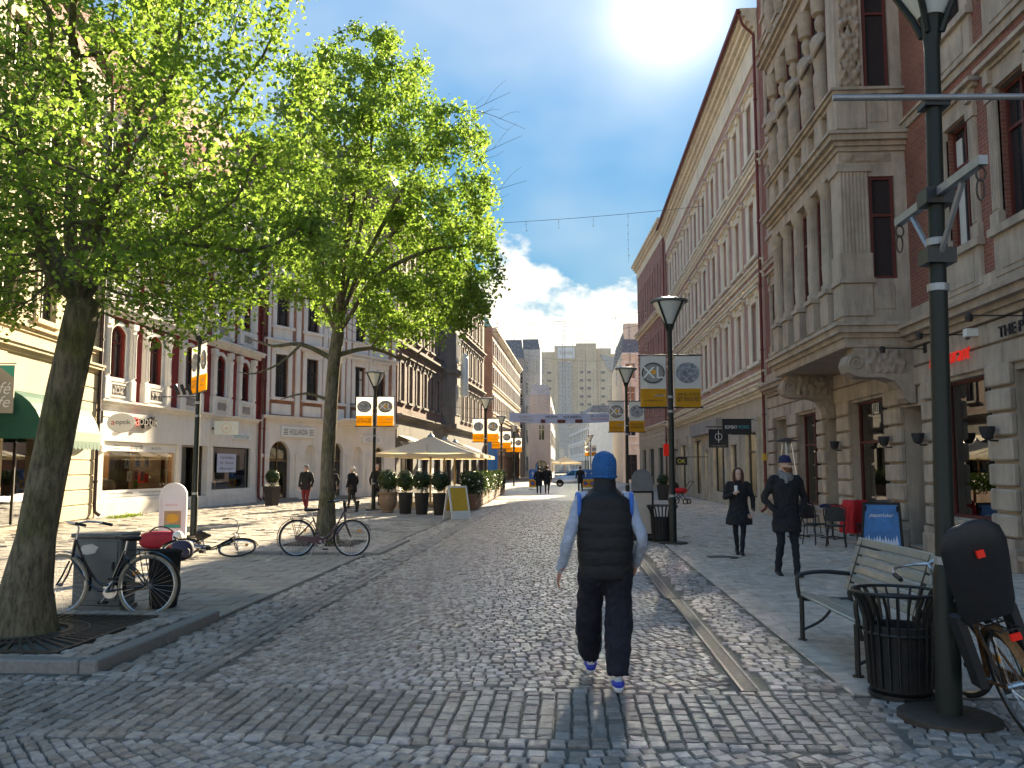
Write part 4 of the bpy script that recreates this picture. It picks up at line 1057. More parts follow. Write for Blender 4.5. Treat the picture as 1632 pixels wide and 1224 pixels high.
ub = [on_wall(px, 570, A0, A1)[0] for px in (187, 247, 303, 352, 391)]
upper(t, L, 15.5, 3.95, [(4.85, 1.85), (8.2, 2.0), (11.6, 1.9)], ub, .98, 'brick_strip', 'frame_red', ('stucco_white', .16, 'arch'), rise=.25)
PB = {}
for zb, h in ((4.05, 3.3), (7.45, 3.3), (10.85, 3.2)):
    for u in ub:
        for s_ in (-1, 1):
            q = MB(); x = u+s_*.82
            q.cbox(x-.17, x+.17, -.20, .02, zb, zb+.75, .02); q.box(x-.12, x+.12, -.16, .02, zb+.75, zb+2.6); q.lathe([(.09, 0), (.075, .2), (.07, 1.4), (.11, 1.6)], 8, (x, -.17, zb+.85)); q.box(x-.17, x+.17, -.22, .02, zb+2.6, zb+2.85)
            q.build('pilaster', 'stucco_white', t)
        q = MB(); q.box(u-.65, u+.65, -.10, .02, zb, zb+.70); q.ringprism([(u-.55, zb+.1), (u+.55, zb+.1), (u+.55, zb+.6), (u-.55, zb+.6)], [(u-.48, zb+.16), (u+.48, zb+.16), (u+.48, zb+.54), (u-.48, zb+.54)], -.14, -.10); q.build('apron', 'stucco_white', t)
        relief('carved_relief', t, u-.46, u+.46, zb+.18, zb+.52, -.102, .05, 22, 8, 'trim_grey', zb+u)
    q = MB(); cornice(q, 0, L, zb+2.95, [(.15, .12), (.12, .25), (.08, .32)], ret=False); q.build('string_course', 'stucco_white', t)
downpipe(t, L-.1, 15, 'pipe_red', r=.06)
def letter_set(parent, u, z, w, h, y, ext): 
    put_text(parent, 'a', (u-w*.42, y, z-h*.02), w*.17, h*.72, 'red_print', ext=ext); put_text(parent, 'optik', (u+w*.1, y, z), w*.78, h*1.12, 'ink', ext=ext)
u, z = on_wall(227, 673, A0, A1); letter_set(t, u, z, 1.75, .42, -.10, .06)
# printed strips on the shop glass
q = MB(); q.box(u_a+.05, u_b-.1, .095, .105, 2.28, 2.58); q.box(u_a+.05, u_b-.3, .095, .105, .66, .90); strip = q.build('window_print', 'white_print', t)
letter_set(strip, u_a+2.3, 2.43, .9, .20, .09, 0)
put_text(strip, 'Drop in', (u_a+.95, .09, 2.47), .34, .07, 'ink'); put_text(strip, 'behandling', (u_a+.95, .09, 2.37), .45, .07, 'ink'); put_text(strip, '040 125 77 0', (u_a+3.7, .09, 2.42), .75, .09, 'ink')
put_text(strip, 'Gratis synundersökning', (u_a+1.35, .09, .78), 1.5, .10, 'ink'); put_text(strip, 'Experter på progressiva glas', (u_a+3.4, .09, .78), 1.6, .10, 'ink')
# letter cards hung in the window
for i, (cx, cz, ch, m_) in enumerate(((230, 1.85, 'R', 'pale_blue'), (246, 1.9, 'E', 'blue_print'), (260, 1.9, 'A', 'poster_cream'), (234, 1.38, '8', 'white_print'), (244, 1.42, '0', 'leaf_pink'), (254, 1.36, '%', 'leaf_pink'), (244, 1.0, None, 'leaf_weed'))):
    u = on_wall(cx-10, 745, A0, A1)[0]; q = MB(); q.box(u-.16, u+.16, .42, .428, cz-.19, cz+.19); cd = q.build('card', m_, t)
    if ch: put_text(cd, ch, (u, .415, cz), .16, .24, 'ink')
q = MB(); q.box(u_a+1.6, u_a+2.9, .7, .76, .7, 2.3); q.build('display_board', 'interior', t)
for du in (.25, 1.35): q = MB(); q.lathe([(.05, 0), (.30, .12), (.36, .4), (.28, .62), (.05, .7)], 14, (u_a+.3+du, .9, .62)); q.build('display_globe', 'interior_light', t, smooth=True)
u, z = on_wall(365, 738, A0, A1); q = MB(); q.box(u-1.05, u+.95, .085, .095, z-.42, z+.42); ps = q.build('window_notice', 'blue_print', t)
for i, s_ in enumerate(('Total utförsäljning', '50% - 70% på allt', 'Affären upphör')): put_text(ps, s_, (u-.05, .08, z+.24-.25*i), 1.45, .15, 'ink_dark_blue')
u, z = on_wall(382, 695, A0, A1); q = MB(); q.box(u-.9, u+1.1, -.06, -.02, z-.16, z+.18); sgn = q.build('sign_board', 'white_print', t); put_text(sgn, "Harmoni Bar", (u+.1, -.065, z), 1.7, .22, 'teal_print')
def wall_pt(P0, P1, u, y, z):
    a, rz, L_ = frame_on(P0, P1); return Vector((a.x+math.cos(rz)*u+math.sin(rz)*y*-1, a.y+math.sin(rz)*u+math.cos(rz)*y, z)), rz
u, z = on_wall(152, 672, A0, A1); pt, rz = wall_pt(A0, A1, .25, 0, 3.22)
ov = thing('oval_sign', 'white oval projecting sign of the optician shop', 'sign', pt, R(20))
m = MB(); m.lathe([(.44, -.05), (.44, .05)], 28, (0, 0, 0), sy=.72); m.v = [(x+.62, zz, yy) for x, yy, zz in m.v]; m.build('panel', 'white_print', ov, fix=True)
m = MB(); pts = [(.62+.44*math.cos(a), 0, .317*math.sin(a)) for a in np.linspace(0, 2*PI, 29)[:-1]]; m.tube(pts, .022, 6, closed=True); m.build('rim', 'galv', ov)
put_text(ov, 'a', (.36, -.056, -.0), .11, .13, 'red_print'); put_text(ov, 'optik', (.68, -.056, .01), .48, .2, 'ink')
m = MB(); m.tube([(.0, 0, .2), (.2, 0, .2), (.25, 0, .15)], .02, 6); m.box(-.03, .04, -.04, .04, 0, .42); m.build('bracket', 'black_metal', ov)
u, z = on_wall(338, 683, A0, A1); pt, rz = wall_pt(A0, A1, u, 0, z)
bx = thing('light_box_sign', 'square cream light box sign with a faint round emblem', 'sign', pt, R(14))
m = MB(); m.cbox(.10, 1.12, -.11, .11, -.28, .32, .02); m.build('box', 'awning_white', bx)
m = MB(); m.tube([(.62+.2*math.cos(a), -.115, .02+.2*math.sin(a)) for a in np.linspace(0, 2*PI, 21)[:-1]], .008, 5, closed=True); m.tube([(.62+.03*math.cos(a), -.115, .02+.03*math.sin(a)) for a in np.linspace(0, 2*PI, 9)[:-1]], .015, 5, closed=True); m.build('emblem', 'orange_reflector', bx)
m = MB(); m.box(0, .11, -.03, .03, -.05, .05); m.build('bracket', 'black_metal', bx)
pt, rz = wall_pt(A0, A1, .35, -.03, 2.35); m = MB(); m.box(-.15, .15, -.05, .02, -.12, .12); q = m.build('number_plate', 'white_print', None, loc=pt, rot=(0, 0, rz)); tag(q, 'small white plate on the wall below the oval optician sign', 'plate')

# ---- left 2: white arcaded house set at an angle
B0, B1 = (-15.3, 42.35), (-10.6, 52.8)
t, L = building('arcaded_house', 'white house with arched shop doors and orange brick upper floors, set at an angle', B0, B1); L2 = t
body(t, L, 16.0, 10, 'brick_orange', rh=3.5)
def span(a, b): return on_wall(a, 745, B0, B1)[0], on_wall(b, 745, B0, B1)[0]
d1 = span(429, 462); d2 = span(527, 546); d3 = span(596, 612)
gs = [(*d1, .06, 3.05, .75), (*d2, .06, 3.05, .7), (*d3, .06, 2.9, .5)]
n1 = span(486, 503); n2 = span(562, 578)
niches = [(*n1, .5, 2.9, .45), (*n2, .5, 2.9, .45)]
m = MB(); wall_panel(m, 0, L, 0, 4.1, gs+niches, depth=.3); m.build('ground_floor_wall', 'stucco_pink', t)
for i, g_ in enumerate(gs): shop_window(t, *g_[:4], 'frame_wood', y=.22, rise=g_[4], room='interior', items=6, seed=70+i, mulls=(.5,), trans=.66)
m = MB()
for g_ in niches: m.box(g_[0]-.05, g_[1]+.05, .29, .32, .4, 3.0)
m.build('niche_back', 'stucco_pink', t)
for a, b in ((d1[0]-.75, d1[0]-.15), (d1[1]+.12, n1[0]-.1), (n1[1]+.1, d2[0]-.15), (d2[1]+.12, n2[0]-.1), (n2[1]+.1, d3[0]-.1)):
    if b-a > .2:
        q = MB(); c_ = (a+b)/2; w_ = min((b-a)/2, .28); q.cbox(c_-w_, c_+w_, -.16, .02, 0, .75, .02); q.box(c_-w_*.8, c_+w_*.8, -.10, .02, .75, 2.2); q.box(c_-w_, c_+w_, -.15, .02, 2.2, 2.38); q.build('pilaster', 'stucco_pink', t)
for g_ in gs: m = MB(); m.box(g_[0]-.15, g_[1]+.15, -.5, -.0, -.02, .14); m.box(g_[0]-.3, g_[1]+.3, -.85, -.5, -.02, .07); m.build('step', 'kerb_granite', t)
q = MB(); cornice(q, 0, L, 4.05, [(.12, .08), (.1, .2), (.06, .26)], ret=False); q.build('cornice', 'stucco_pink', t)
ub = [on_wall(px, 620, B0, B1)[0] for px in (448, 497, 535, 573, 606)]
upper(t, L, 16, 4.1, [(5.3, 2.2), (9.0, 2.1), (12.4, 1.9)], ub, .95, 'brick_orange', 'frame_dark', ('stucco_pink', .28, 'hood'), curtain=.4)
for z in (4.4, 8.3, 11.7):
    for u in ub:
        q = MB(); q.box(u-.7, u+.7, -.06, .02, z, z+.55); q.build('apron', 'stucco_pink', t)
for u in [.3]+[(a+b)/2 for a, b in zip(ub, ub[1:])]+[L-.3]:
    q = MB(); q.box(u-.16, u+.16, -.08, .02, 4.35, 15.4); q.build('pilaster', 'stucco_pink', t)
for z in (8.0, 11.4, 15.2): q = MB(); cornice(q, 0, L, z, [(.15, .1), (.1, .22)], ret=False); q.build('string_course', 'stucco_pink', t)
u, z = on_wall(474, 675, B0, B1); q = MB(); q.cbox(u-1.25, u+1.25, -.12, -.02, 3.25, 3.82, .02); hb = q.build('sign_board', 'white_print', t)
put_text(hb, 'HOLLANDIA', (u+.0, -.125, 3.54), 1.35, .30, 'ink')
m = MB()
for s_ in (-1, 1):
    for k in range(4): m.box(u+s_*.98-.16, u+s_*.98+.16, -.128, -.121, 3.38+.09*k, 3.41+.09*k)
m.build('sign_rule', 'ink', hb)
u, z = on_wall(592, 690, B0, B1); q = MB(); q.box(u-.9, u+.9, -.12, -.02, 3.1, 3.55); hb = q.build('sign_board', 'white_print', t); put_text(hb, 'HOLLANDIA', (u, -.125, 3.32), 1.3, .26, 'trim_grey')
# little iron balcony
u = on_wall(556, 655, B0, B1)[0]; q = MB(); q.box(u-1.0, u+1.0, -.9, 0, 4.32, 4.42); q.build('balcony', 'stucco_pink', t)
q = MB()
for k in range(19): x = u-.98+k*1.96/18; q.box(x-.012, x+.012, -.89, -.87, 4.42, 5.2)
q.box(u-1, u+1, -.9, -.86, 5.2, 5.25); q.build('balcony_railing', 'black_metal', t)
downpipe(t, .12, 15.5, 'pipe_red')

# ---- left 3: grey-trimmed brick house with a bay
C0, C1 = (-10.55, 53.0), (-8.85, 91.0)
t, L = building('bay_house', 'long grey and pink brick house with a shallow bay behind the cafe parasols', C0, C1); L3 = t
body(t, L, 19.0, 8, 'brick_shaded', rh=3.5, roof='roof_slate')
us = [1.2+2.32*k for k in range(16)]
gs = [(1.0+4.75*k, 4.6+4.75*k, .2, 3.3) for k in range(8)]
m = MB(); wall_panel(m, 0, L, 0, 4.9, gs, depth=.3); m.build('ground_floor_wall', 'shop_grey_shaded', t)
for i, g_ in enumerate(gs): shop_window(t, *g_, 'frame_dark', y=.2, mulls=(.33, .66), items=5, seed=80+i)
upper(t, L, 19, 4.9, [(5.9, 2.4), (10.2, 2.3), (14.2, 2.2)], us, 1.0, 'brick_shaded', 'frame_white', ('trim_grey_shaded', .24, 'hood'), curtain=.3, pane='pane')
for z, st_ in ((4.7, [(.15, .1), (.12, .25), (.08, .32)]), (9.2, [(.2, .1), (.14, .3)]), (13.3, [(.2, .1), (.14, .3)]), (18.0, [(.3, .15), (.3, .4), (.25, .65)])):
    q = MB(); cornice(q, 0, L, z, st_, ret=False); q.build('cornice', 'trim_grey_shaded', t)
ub_ = on_wall(712, 650, C0, C1)[0]
q = MB(); q.prism([(ub_-2.2, .1), (ub_-1.2, -.9), (ub_+1.2, -.9), (ub_+2.2, .1)], 4.75, 17.6, 'z'); bay = q.build('bay', 'trim_grey_shaded', t, fix=True)
for z, h in ((5.9, 2.4), (10.2, 2.3), (14.2, 2.2)):
    for du in (-.55, .55): window(t, ub_+du, z, .8, h, 'frame_white', y=-.93, sur=None)
for z in (4.8, 9.2, 13.3, 17.4): q = MB(); q.prism([(ub_-2.35, .1), (ub_-1.3, -1.05), (ub_+1.3, -1.05), (ub_+2.35, .1)], z, z+.35, 'z'); q.build('moulding', 'trim_grey_shaded', bay, fix=True)
for i, px in enumerate((645, 690, 740)):
    u = on_wall(px, 700, C0, C1)[0]; pt, rz = wall_pt(C0, C1, u, 0, 3.2)
    aw = thing('awning', ['cream shop awning nearest the white arcaded house', 'cream shop awning behind the parasol tops', 'cream shop awning beyond the parasols'][i], 'awning', pt, rz)
    m = MB(); m.prism([(0, .5), (-1.3, .0), (-1.3, -.22), (-1.27, -.22), (-1.27, -.02), (0, .46)], -1.7, 1.7, 'x'); m.build('cloth', 'awning_cream', aw, fix=True)
    m = MB(); m.tube([(-1.6, -1.28, 0), (1.6, -1.28, 0)], .025, 6); m.tube([(-1.5, 0, .1), (-1.5, -1.25, 0)], .02, 6); m.tube([(1.5, 0, .1), (1.5, -1.25, 0)], .02, 6); m.build('arm', 'galv', aw)
# dark blue flags at the far end and the upright lantern sign
for i, px in enumerate((781, 787)):
    p_ = at_y(px, 735, 66); fl = thing('flag', ['left of two dark blue upright flags beyond the parasols', 'right of two dark blue upright flags beyond the parasols'][i], 'flag', (p_.x, 66+i*1.2, 0), R(10), 'blue flags beyond the parasols')
    m = MB(); m.tube([(-.2, 0, 0), (-.2, 0, 4.3)], .03, 6); m.build('pole', 'galv', fl)
    m = MB(); N_ = 10; m.add([(-.18+.38*a, .05*math.sin(b*9+a*2), .9+3.2*b) for b in np.linspace(0, 1, N_) for a in (0, .33, .66, 1)], [(j*4+i_, j*4+i_+1, j*4+i_+5, j*4+i_+4) for j in range(N_-1) for i_ in range(3)]); m.build('cloth', 'sign_blue', fl, smooth=True)
pt = at_y(771, 600, 70); vsn = thing('lantern_sign', 'pale green upright lantern sign on the grey brick house', 'sign', (-9.72, 70, pt.z), R(90))
m = MB(); m.lathe([(.1, -1.7), (.33, -1.6), (.33, 1.5), (.25, 1.6), (.28, 1.75), (.1, 1.9)], 12, (0, -1.3, 0)); m.build('lantern', 'lamp_glass', vsn, smooth=True)
m = MB(); m.box(-.03, .03, -1.1, .1, .9, .96); m.box(-.03, .03, -1.1, .1, -1.0, -.94); m.build('bracket', 'black_metal', vsn)

# ---- left 4 and farther
t, L = simple_house('brown_brick_block', 'brown brick office block with pale window bands far along the left side', (-8.5, 97), (-7.75, 140), 17.6, 9, 'brick_brown', [(4.8, 1.9), (8.0, 1.9), (11.2, 1.9), (14.3, 1.8)], 18, 1.5, sur=('stucco_white', .12, 'lintel'), roof='copper', rh=1.5, trim='stucco_cream', pane='pane_pale_reflection')
q = MB(); q.box(.5, L-.5, .6, .7, 17.7, 18.9); q.build('parapet', 'copper', t)
t, L = building('mansard_house', 'narrow grey house with mansard roof far behind the brown block', (-12, 145), (-7.4, 145)); body(t, L, 20, 6, 'trim_grey', rh=3.5, roof='roof_slate')
upper(t, L, 20, 0, [(4.5, 2), (8.2, 2), (12, 2), (15.8, 2)], [1.0, 2.6, 4.0], .9, 'trim_grey', 'frame_white', None)
t, L = building('grey_turret_house', 'pale grey rendered house with pointed gable far down the street', (-8.3, 152), (-4.8, 152)); body(t, L, 22.5, 8, 'grey_render', rh=2, roof='roof_slate')
upper(t, L, 22.5, 0, [(1.0, 2.6), (6, 2.3), (10.2, 2.3), (14.4, 2.3), (18.4, 2.2)], [.9, 2.6], .9, 'grey_render', 'frame_white', ('grey_render', .12, 'lintel'), pane='pane_pale_reflection')
t, L = building('blank_gable_house', 'low grey house with a blank gable wall beside the far crossing', (-5.0, 112), (-2.2, 112))
body(t, L, 11.0, 38, 'grey_render', rh=1.5, roof='grey_render')
m = MB(); wall_panel(m, 0, L, 0, 11, [(1.2, 2.0, 5.2, 7.2), (.8, 2.4, .1, 2.6, .6)]); m.build('wall', 'grey_render', t)
window(t, 1.6, 5.2, .8, 2.0, 'frame_white'); window(t, 1.6, .1, 1.6, 2.5, 'frame_dark', rise=.6)
m = MB(); m.quad((L+.02, 1, 2.8), (L+.02, 36, 2.8), (L+.02, 36, 3.0), (L+.02, 1, 3.0)); 
for k in range(9):
    for z in (1.0, 4.6, 7.8):
        w_ = window(t, 0, z, 2.2, 1.9, 'frame_white', y=0); w_.location = (L+.06, 3+3.9*k, z); w_.rotation_euler = (0, 0, PI/2)
t, L = simple_house('pale_sunny_house', 'pale rendered house front seen down the far end of the street', (.4, 220), (4.2, 172), 12.5, 12, 'stucco_white', [(4.6, 1.8), (7.4, 1.8), (9.8, 1.6)], 12, 2.4, roof='roof_slate', rh=1.5, trim='stucco_white')
# hotel tower
t, L = building('hotel_tower', 'tall tan hotel tower closing the end of the street', (-14.3, 322), (18.8, 322))
m = MB(); seg = [(0, 2.5, 43.0), (2.5, 9.5, 44.8), (9.5, 17.5, 47.0), (17.5, 25.0, 47.8), (25.0, 30.5, 46.0), (30.5, L, 44.0)]
off = [1.6, .6, 0, -.5, .5, 1.8]
for (a, b, h), y in zip(seg, off): m.box(a, b, y, 22, 0, h)
m.build('tower_body', 'tan_hazy', t)
m = MB(); m.box(11.0, 16.0, -.15, .1, 0, 41.0); m.build('glass_strip', 'pane_pale_reflection', t)
m = MB()
for k in range(26): m.box(11.0, 16.0, -.22, -.14, 1+k*1.55, 1.12+k*1.55)
m.build('glazing_bar', 'tan_hazy', t)
m = MB(); m.box(10.6, 17.1, -.3, 0, 42.2, 46.4); sg = m.build('sign_panel', 'white_print', t); put_text(sg, 'Scandic', (13.9, -.34, 44.5), 5.2, 1.6, 'poster_cream')
m = MB(); m.prism([(.6, 36.5), (5.2, 36.5), (5.2, 42), (.6, 40.5)], .3, .7); m.prism([(26.2, 44), (31.5, 42.5), (31.5, 37.5), (29.5, 38.0)], .2, .7); m.build('sky_window', 'pane_pale_reflection', t, fix=True)
wm_ = MB(); wm_.box(-.7, .7, -.05, .05, 0, .9); wmesh = wm_.mesh('window', 'trim_grey')  # window tone kept close to the wall in place of haze
for fl_ in range(12):
    for k, (u, y) in enumerate([(1.5, 1.58), (4.5, .58), (7.5, .58), (19.5, -.52), (22.3, -.52), (27.5, .48), (32, 1.78)]):
        link('window', wmesh, t, (u, y, 3.5+fl_*3.0))

# ---------------------------------------------------------------- trees (space colonisation)
leafmat('parasol', (.66, .60, .49), (.80, .66, .40), .35, .03, .8)
def tree(name, label, trunk, attract, r_base, leaf_n, leaf_size, seed, step=.24, infl=1.5, kill=.38, loc=(0, 0), twigs=(), limbs=(), clear=None):
    r_ = np.random.default_rng(seed)
    pos = [np.array(p, float) for p in trunk]; par = [-1]+list(range(len(trunk)-1))
    top_i = len(trunk)-1; ntr = len(trunk)
    for poly in limbs:
        prev = top_i if len(poly[0]) == 3 else poly[0][0]; pts_ = [tuple(pos[prev])]+[q for q in poly if len(q) == 3]
        for q in smooth_path(pts_, 3)[1:]: pos.append(np.array(q)); par.append(prev); prev = len(pos)-1
    P = np.array(attract); best = np.full(len(P), 1e9); bi = np.zeros(len(P), int); alive = np.ones(len(P), bool)
    def upd(i0):
        for i in range(i0, len(pos)):
            d = np.linalg.norm(P-pos[i], axis=1); k = d < best; best[k] = d[k]; bi[k] = i
    upd(len(trunk)-1)
    for it in range(90):
        act = alive & (best < (infl if it > 6 else 6.0))
        if not act.any():
            act = alive & (best < 3.0)
            if not act.any(): break
        n0 = len(pos); nodes = np.unique(bi[act]); added = 0
        for nd in nodes:
            k = act & (bi == nd); v = P[k]-pos[nd]; v /= np.linalg.norm(v, axis=1)[:, None]; d = v.sum(0); l = np.linalg.norm(d)
            if l < 1e-3: continue
            d = d/l+r_.normal(0, .09, 3)+np.array([0, 0, .06]); d /= np.linalg.norm(d); q = pos[nd]+d*step
            pos.append(q); par.append(int(nd)); added += 1
        upd(n0); alive &= best > kill
        if not added or len(pos) > 6000: break
    n = len(pos); ch = [[] for _ in range(n)]
    for i in range(1, n): ch[par[i]].append(i)
    rad = np.zeros(n); E = 2.15
    for i in range(n-1, -1, -1):
        rad[i] = .006 if not ch[i] else sum(rad[c]**E for c in ch[i])**(1/E)
    sc_ = r_base/rad[len(trunk)-1]; rad = np.where(np.arange(n) < len(trunk), r_base, .006+(rad-.006)*max(1.0, sc_*.92))
    for i in range(len(trunk)): rad[i] = r_base*(1.0+.6*max(0, 1-i/2.0)) if i < 2 else r_base*(1.03-.02*i)
    loc3 = Vector((loc[0], loc[1], 0)); t = thing(name, label, 'tree', loc3); o3 = np.array([loc[0], loc[1], 0])
    m = MB(); starts = [0]
    while starts:
        s_ = starts.pop(); path = [] if par[s_] < 0 else [par[s_]]; i = s_
        while True:
            path.append(i)
            if not ch[i]: break
            nx = max(ch[i], key=lambda c: rad[c]); starts += [c for c in ch[i] if c != nx]; i = nx
        rr = [min(rad[k], rad[path[1]]) if j == 0 and par[s_] >= 0 else rad[k] for j, k in enumerate(path)]
        big = max(rr) > .06
        m.tube([tuple(pos[k]-o3) for k in path], [float(q) for q in rr], 12 if big else (6 if max(rr) > .02 else 4), caps=False)
    for tw in twigs: m.tube([tuple(Vector(q)-loc3) for q in smooth_path(tw[0], 3)], lerp_list(tw[1], 3), 6)
    # root flare
    b = trunk[0]; fl = [[(b[0]-o3[0]+math.cos(a)*r_base*k*(1+.10*math.sin(3*a+1)+.06*math.sin(7*a)), b[1]-o3[1]+math.sin(a)*r_base*k*(1+.10*math.sin(3*a+1)+.06*math.sin(7*a)), z) for a in np.linspace(0, 2*PI, 18)[:-1]] for z, k in ((-.05, 2.0), (.06, 1.75), (.18, 1.55), (.45, 1.36))]
    m.loft(fl, caps=False)
    m.build('trunk', 'bark', t, smooth=True, ang=70)
    # leaves hang on the thin wood
    thin = np.array([i for i in range(len(trunk), n) if rad[i] < .030]); pp = np.array(pos)
    # outer shell carries more leaves
    ctr = P.mean(0); ext = P.std(0)*2; dist = np.linalg.norm((pp[thin]-ctr)/ext, axis=1); wgt = .35+np.minimum(dist, 1.5)**1.5; wgt /= wgt.sum()
    pick = r_.choice(thin, leaf_n, p=wgt); L_ = pp[pick]+r_.normal(0, .105, (leaf_n, 3))
    if clear: L_ = L_[[not clear(q) for q in L_]]
    o = leaf_cloud('crown', L_-o3, leaf_size, 'leaf', t, up=.55, seed=seed); o['kind'] = 'stuff'
    return t
def egg(n, c, rx, ry, ztop, zbot, seed, hollow=.35, cut=None, tilt=(0, 0)):
    r_ = np.random.default_rng(seed); out = []
    while len(out) < n:
        q = r_.uniform(-1, 1, 3); d = np.linalg.norm(q) if q[2] > 0 else (q[0]**2+q[1]**2+abs(q[2])**3.5)**.5
        if d > 1 or d < hollow*r_.random(): continue
        z = c[2]+(q[2]*(ztop-c[2]) if q[2] > 0 else q[2]*(c[2]-zbot))
        p = np.array([c[0]+q[0]*rx+tilt[0]*(z-c[2]), c[1]+q[1]*ry+tilt[1]*(z-c[2]), z])
        # lumpy outline
        if mnoise.noise(Vector(p)*.55+Vector((seed, 0, 0))) < -.28 and d > .55: continue
        if cut and cut(p): continue
        out.append(p)
    return out
x, y = T1
trunk1 = [(x, y, -.05), (x+.03, y, .5), (x+.10, y, 1.0), (x+.17, y, 1.5), (x+.25, y, 2.0), (x+.33, y, 2.5), (x+.42, y, 3.0), (x+.48, y, 3.35)]
Q = lambda px, py, dy=0.0: tuple(at_y(px, py, T1[1]+dy))
limbs1 = [[Q(78, 430, -.2), Q(55, 330, -.5), Q(20, 190, -.7)], [Q(112, 380), Q(118, 250, .2), Q(122, 90, .1)], [Q(150, 400, .2), Q(215, 330, .5), Q(330, 285, .6)], [Q(165, 430, -.2), Q(205, 398, -.5), Q(300, 370, -.9)], [Q(140, 360, .3), Q(190, 240, .8), Q(240, 120, 1.0)], [Q(95, 420, .4), Q(60, 330, .9), Q(30, 250, 1.4)], [Q(130, 420, -.4), Q(170, 330, -1.0), Q(210, 250, -1.4)]]
tree('linden_tree', 'nearest large green tree leaning over the parked black bicycle', trunk1, egg(2000, (x+.25, y+.1, 4.95), 2.75, 2.5, 9.0, 2.95, 3), .185, 74000, .062, 11, loc=T1, step=.19, infl=1.3, kill=.31, limbs=limbs1, clear=lambda q: q[2] < 4.1 and math.hypot(q[0]-T1[0]-.45, q[1]-T1[1]) < 1.0)
x, y = T2
trunk2 = [(x, y, -.05), (x, y, .6), (x+.01, y, 1.2), (x+.01, y, 1.8), (x+.03, y, 2.4), (x+.05, y, 3.0), (x+.08, y, 3.6), (x+.12, y, 4.2), (x+.18, y, 4.7)]
tw = [([(x+.05, y, 4.15), (x-.6, y-.2, 4.45), (x-1.2, y-.3, 4.40), (x-1.8, y-.1, 4.6)], [.07, .05, .035, .012]), ([(x-.6, y-.2, 4.45), (x-1.0, y-.4, 4.0), (x-1.5, y-.6, 3.75), (x-1.9, y-.5, 3.8)], [.04, .03, .02, .006]),
      ([(x+.1, y, 4.2), (x+.9, y+.2, 4.40), (x+1.7, y+.3, 4.15), (x+2.3, y+.2, 4.55)], [.065, .045, .03, .01]), ([(x+.9, y+.2, 4.4), (x+1.3, y-.2, 4.75), (x+2.0, y-.4, 4.9)], [.03, .02, .006]), ([(x+.02, y, 3.2), (x-.5, y-.1, 3.35), (x-1.0, y-.3, 3.2)], [.045, .03, .01])]
Q = lambda px, py, dy=0.0: tuple(at_y(px, py, T2[1]+dy))
limbs2 = [[Q(516, 480), Q(513, 400, -.2), Q(505, 280, -.5), Q(500, 160, -.6)], [Q(548, 470), Q(572, 380, .2), Q(590, 250, .3), Q(600, 120, .2)], [Q(560, 500, -.2), Q(600, 440, -.5), Q(680, 400, -.8), Q(750, 390, -1.0)], [Q(558, 470, .3), Q(610, 390, .8), Q(670, 330, 1.2)], [Q(545, 440, -.4), Q(560, 330, -1.0), Q(570, 220, -1.4)], [Q(530, 450, .5), Q(545, 330, 1.2), Q(550, 200, 1.6)], [Q(565, 450, 0), Q(620, 340, 0), Q(690, 220, 0)]]
for a_, b_ in (((690, 230), (775, 165)), ((700, 300), (790, 235)), ((720, 180), (800, 190)), ((715, 350), (800, 300))):
    A_, B_ = Vector(at_y(*a_, T2[1]-.3)), Vector(at_y(*b_, T2[1]-.6)); D_ = B_-A_
    tw.append(([A_, A_+D_*.5+Vector((0, 0, .12)), B_, B_+D_*.45+Vector((0, .1, -.12))], [.009, .007, .005, .003]))
    for k in range(3): st_ = A_+D_*(.55+.2*k); tw.append(([st_, st_+D_*.22+Vector((0, .1*(-1)**k, .22*(-1)**k)), st_+D_*.4+Vector((0, .2*(-1)**k, .30*(-1)**k))], [.004, .003, .002]))
tree('linden_tree', 'second large green tree rising behind the purple bicycle', trunk2, egg(2500, (x+1.2, y+.1, 7.6), 2.95, 2.9, 11.9, 4.35, 8, tilt=(-.07, 0)), .165, 60000, .092, 21, loc=T2, step=.21, infl=1.45, kill=.36, twigs=tw, limbs=limbs2, clear=lambda q: q[2] < 5.6 and math.hypot(q[0]-T2[0]-.2, q[1]-T2[1]) < .8)

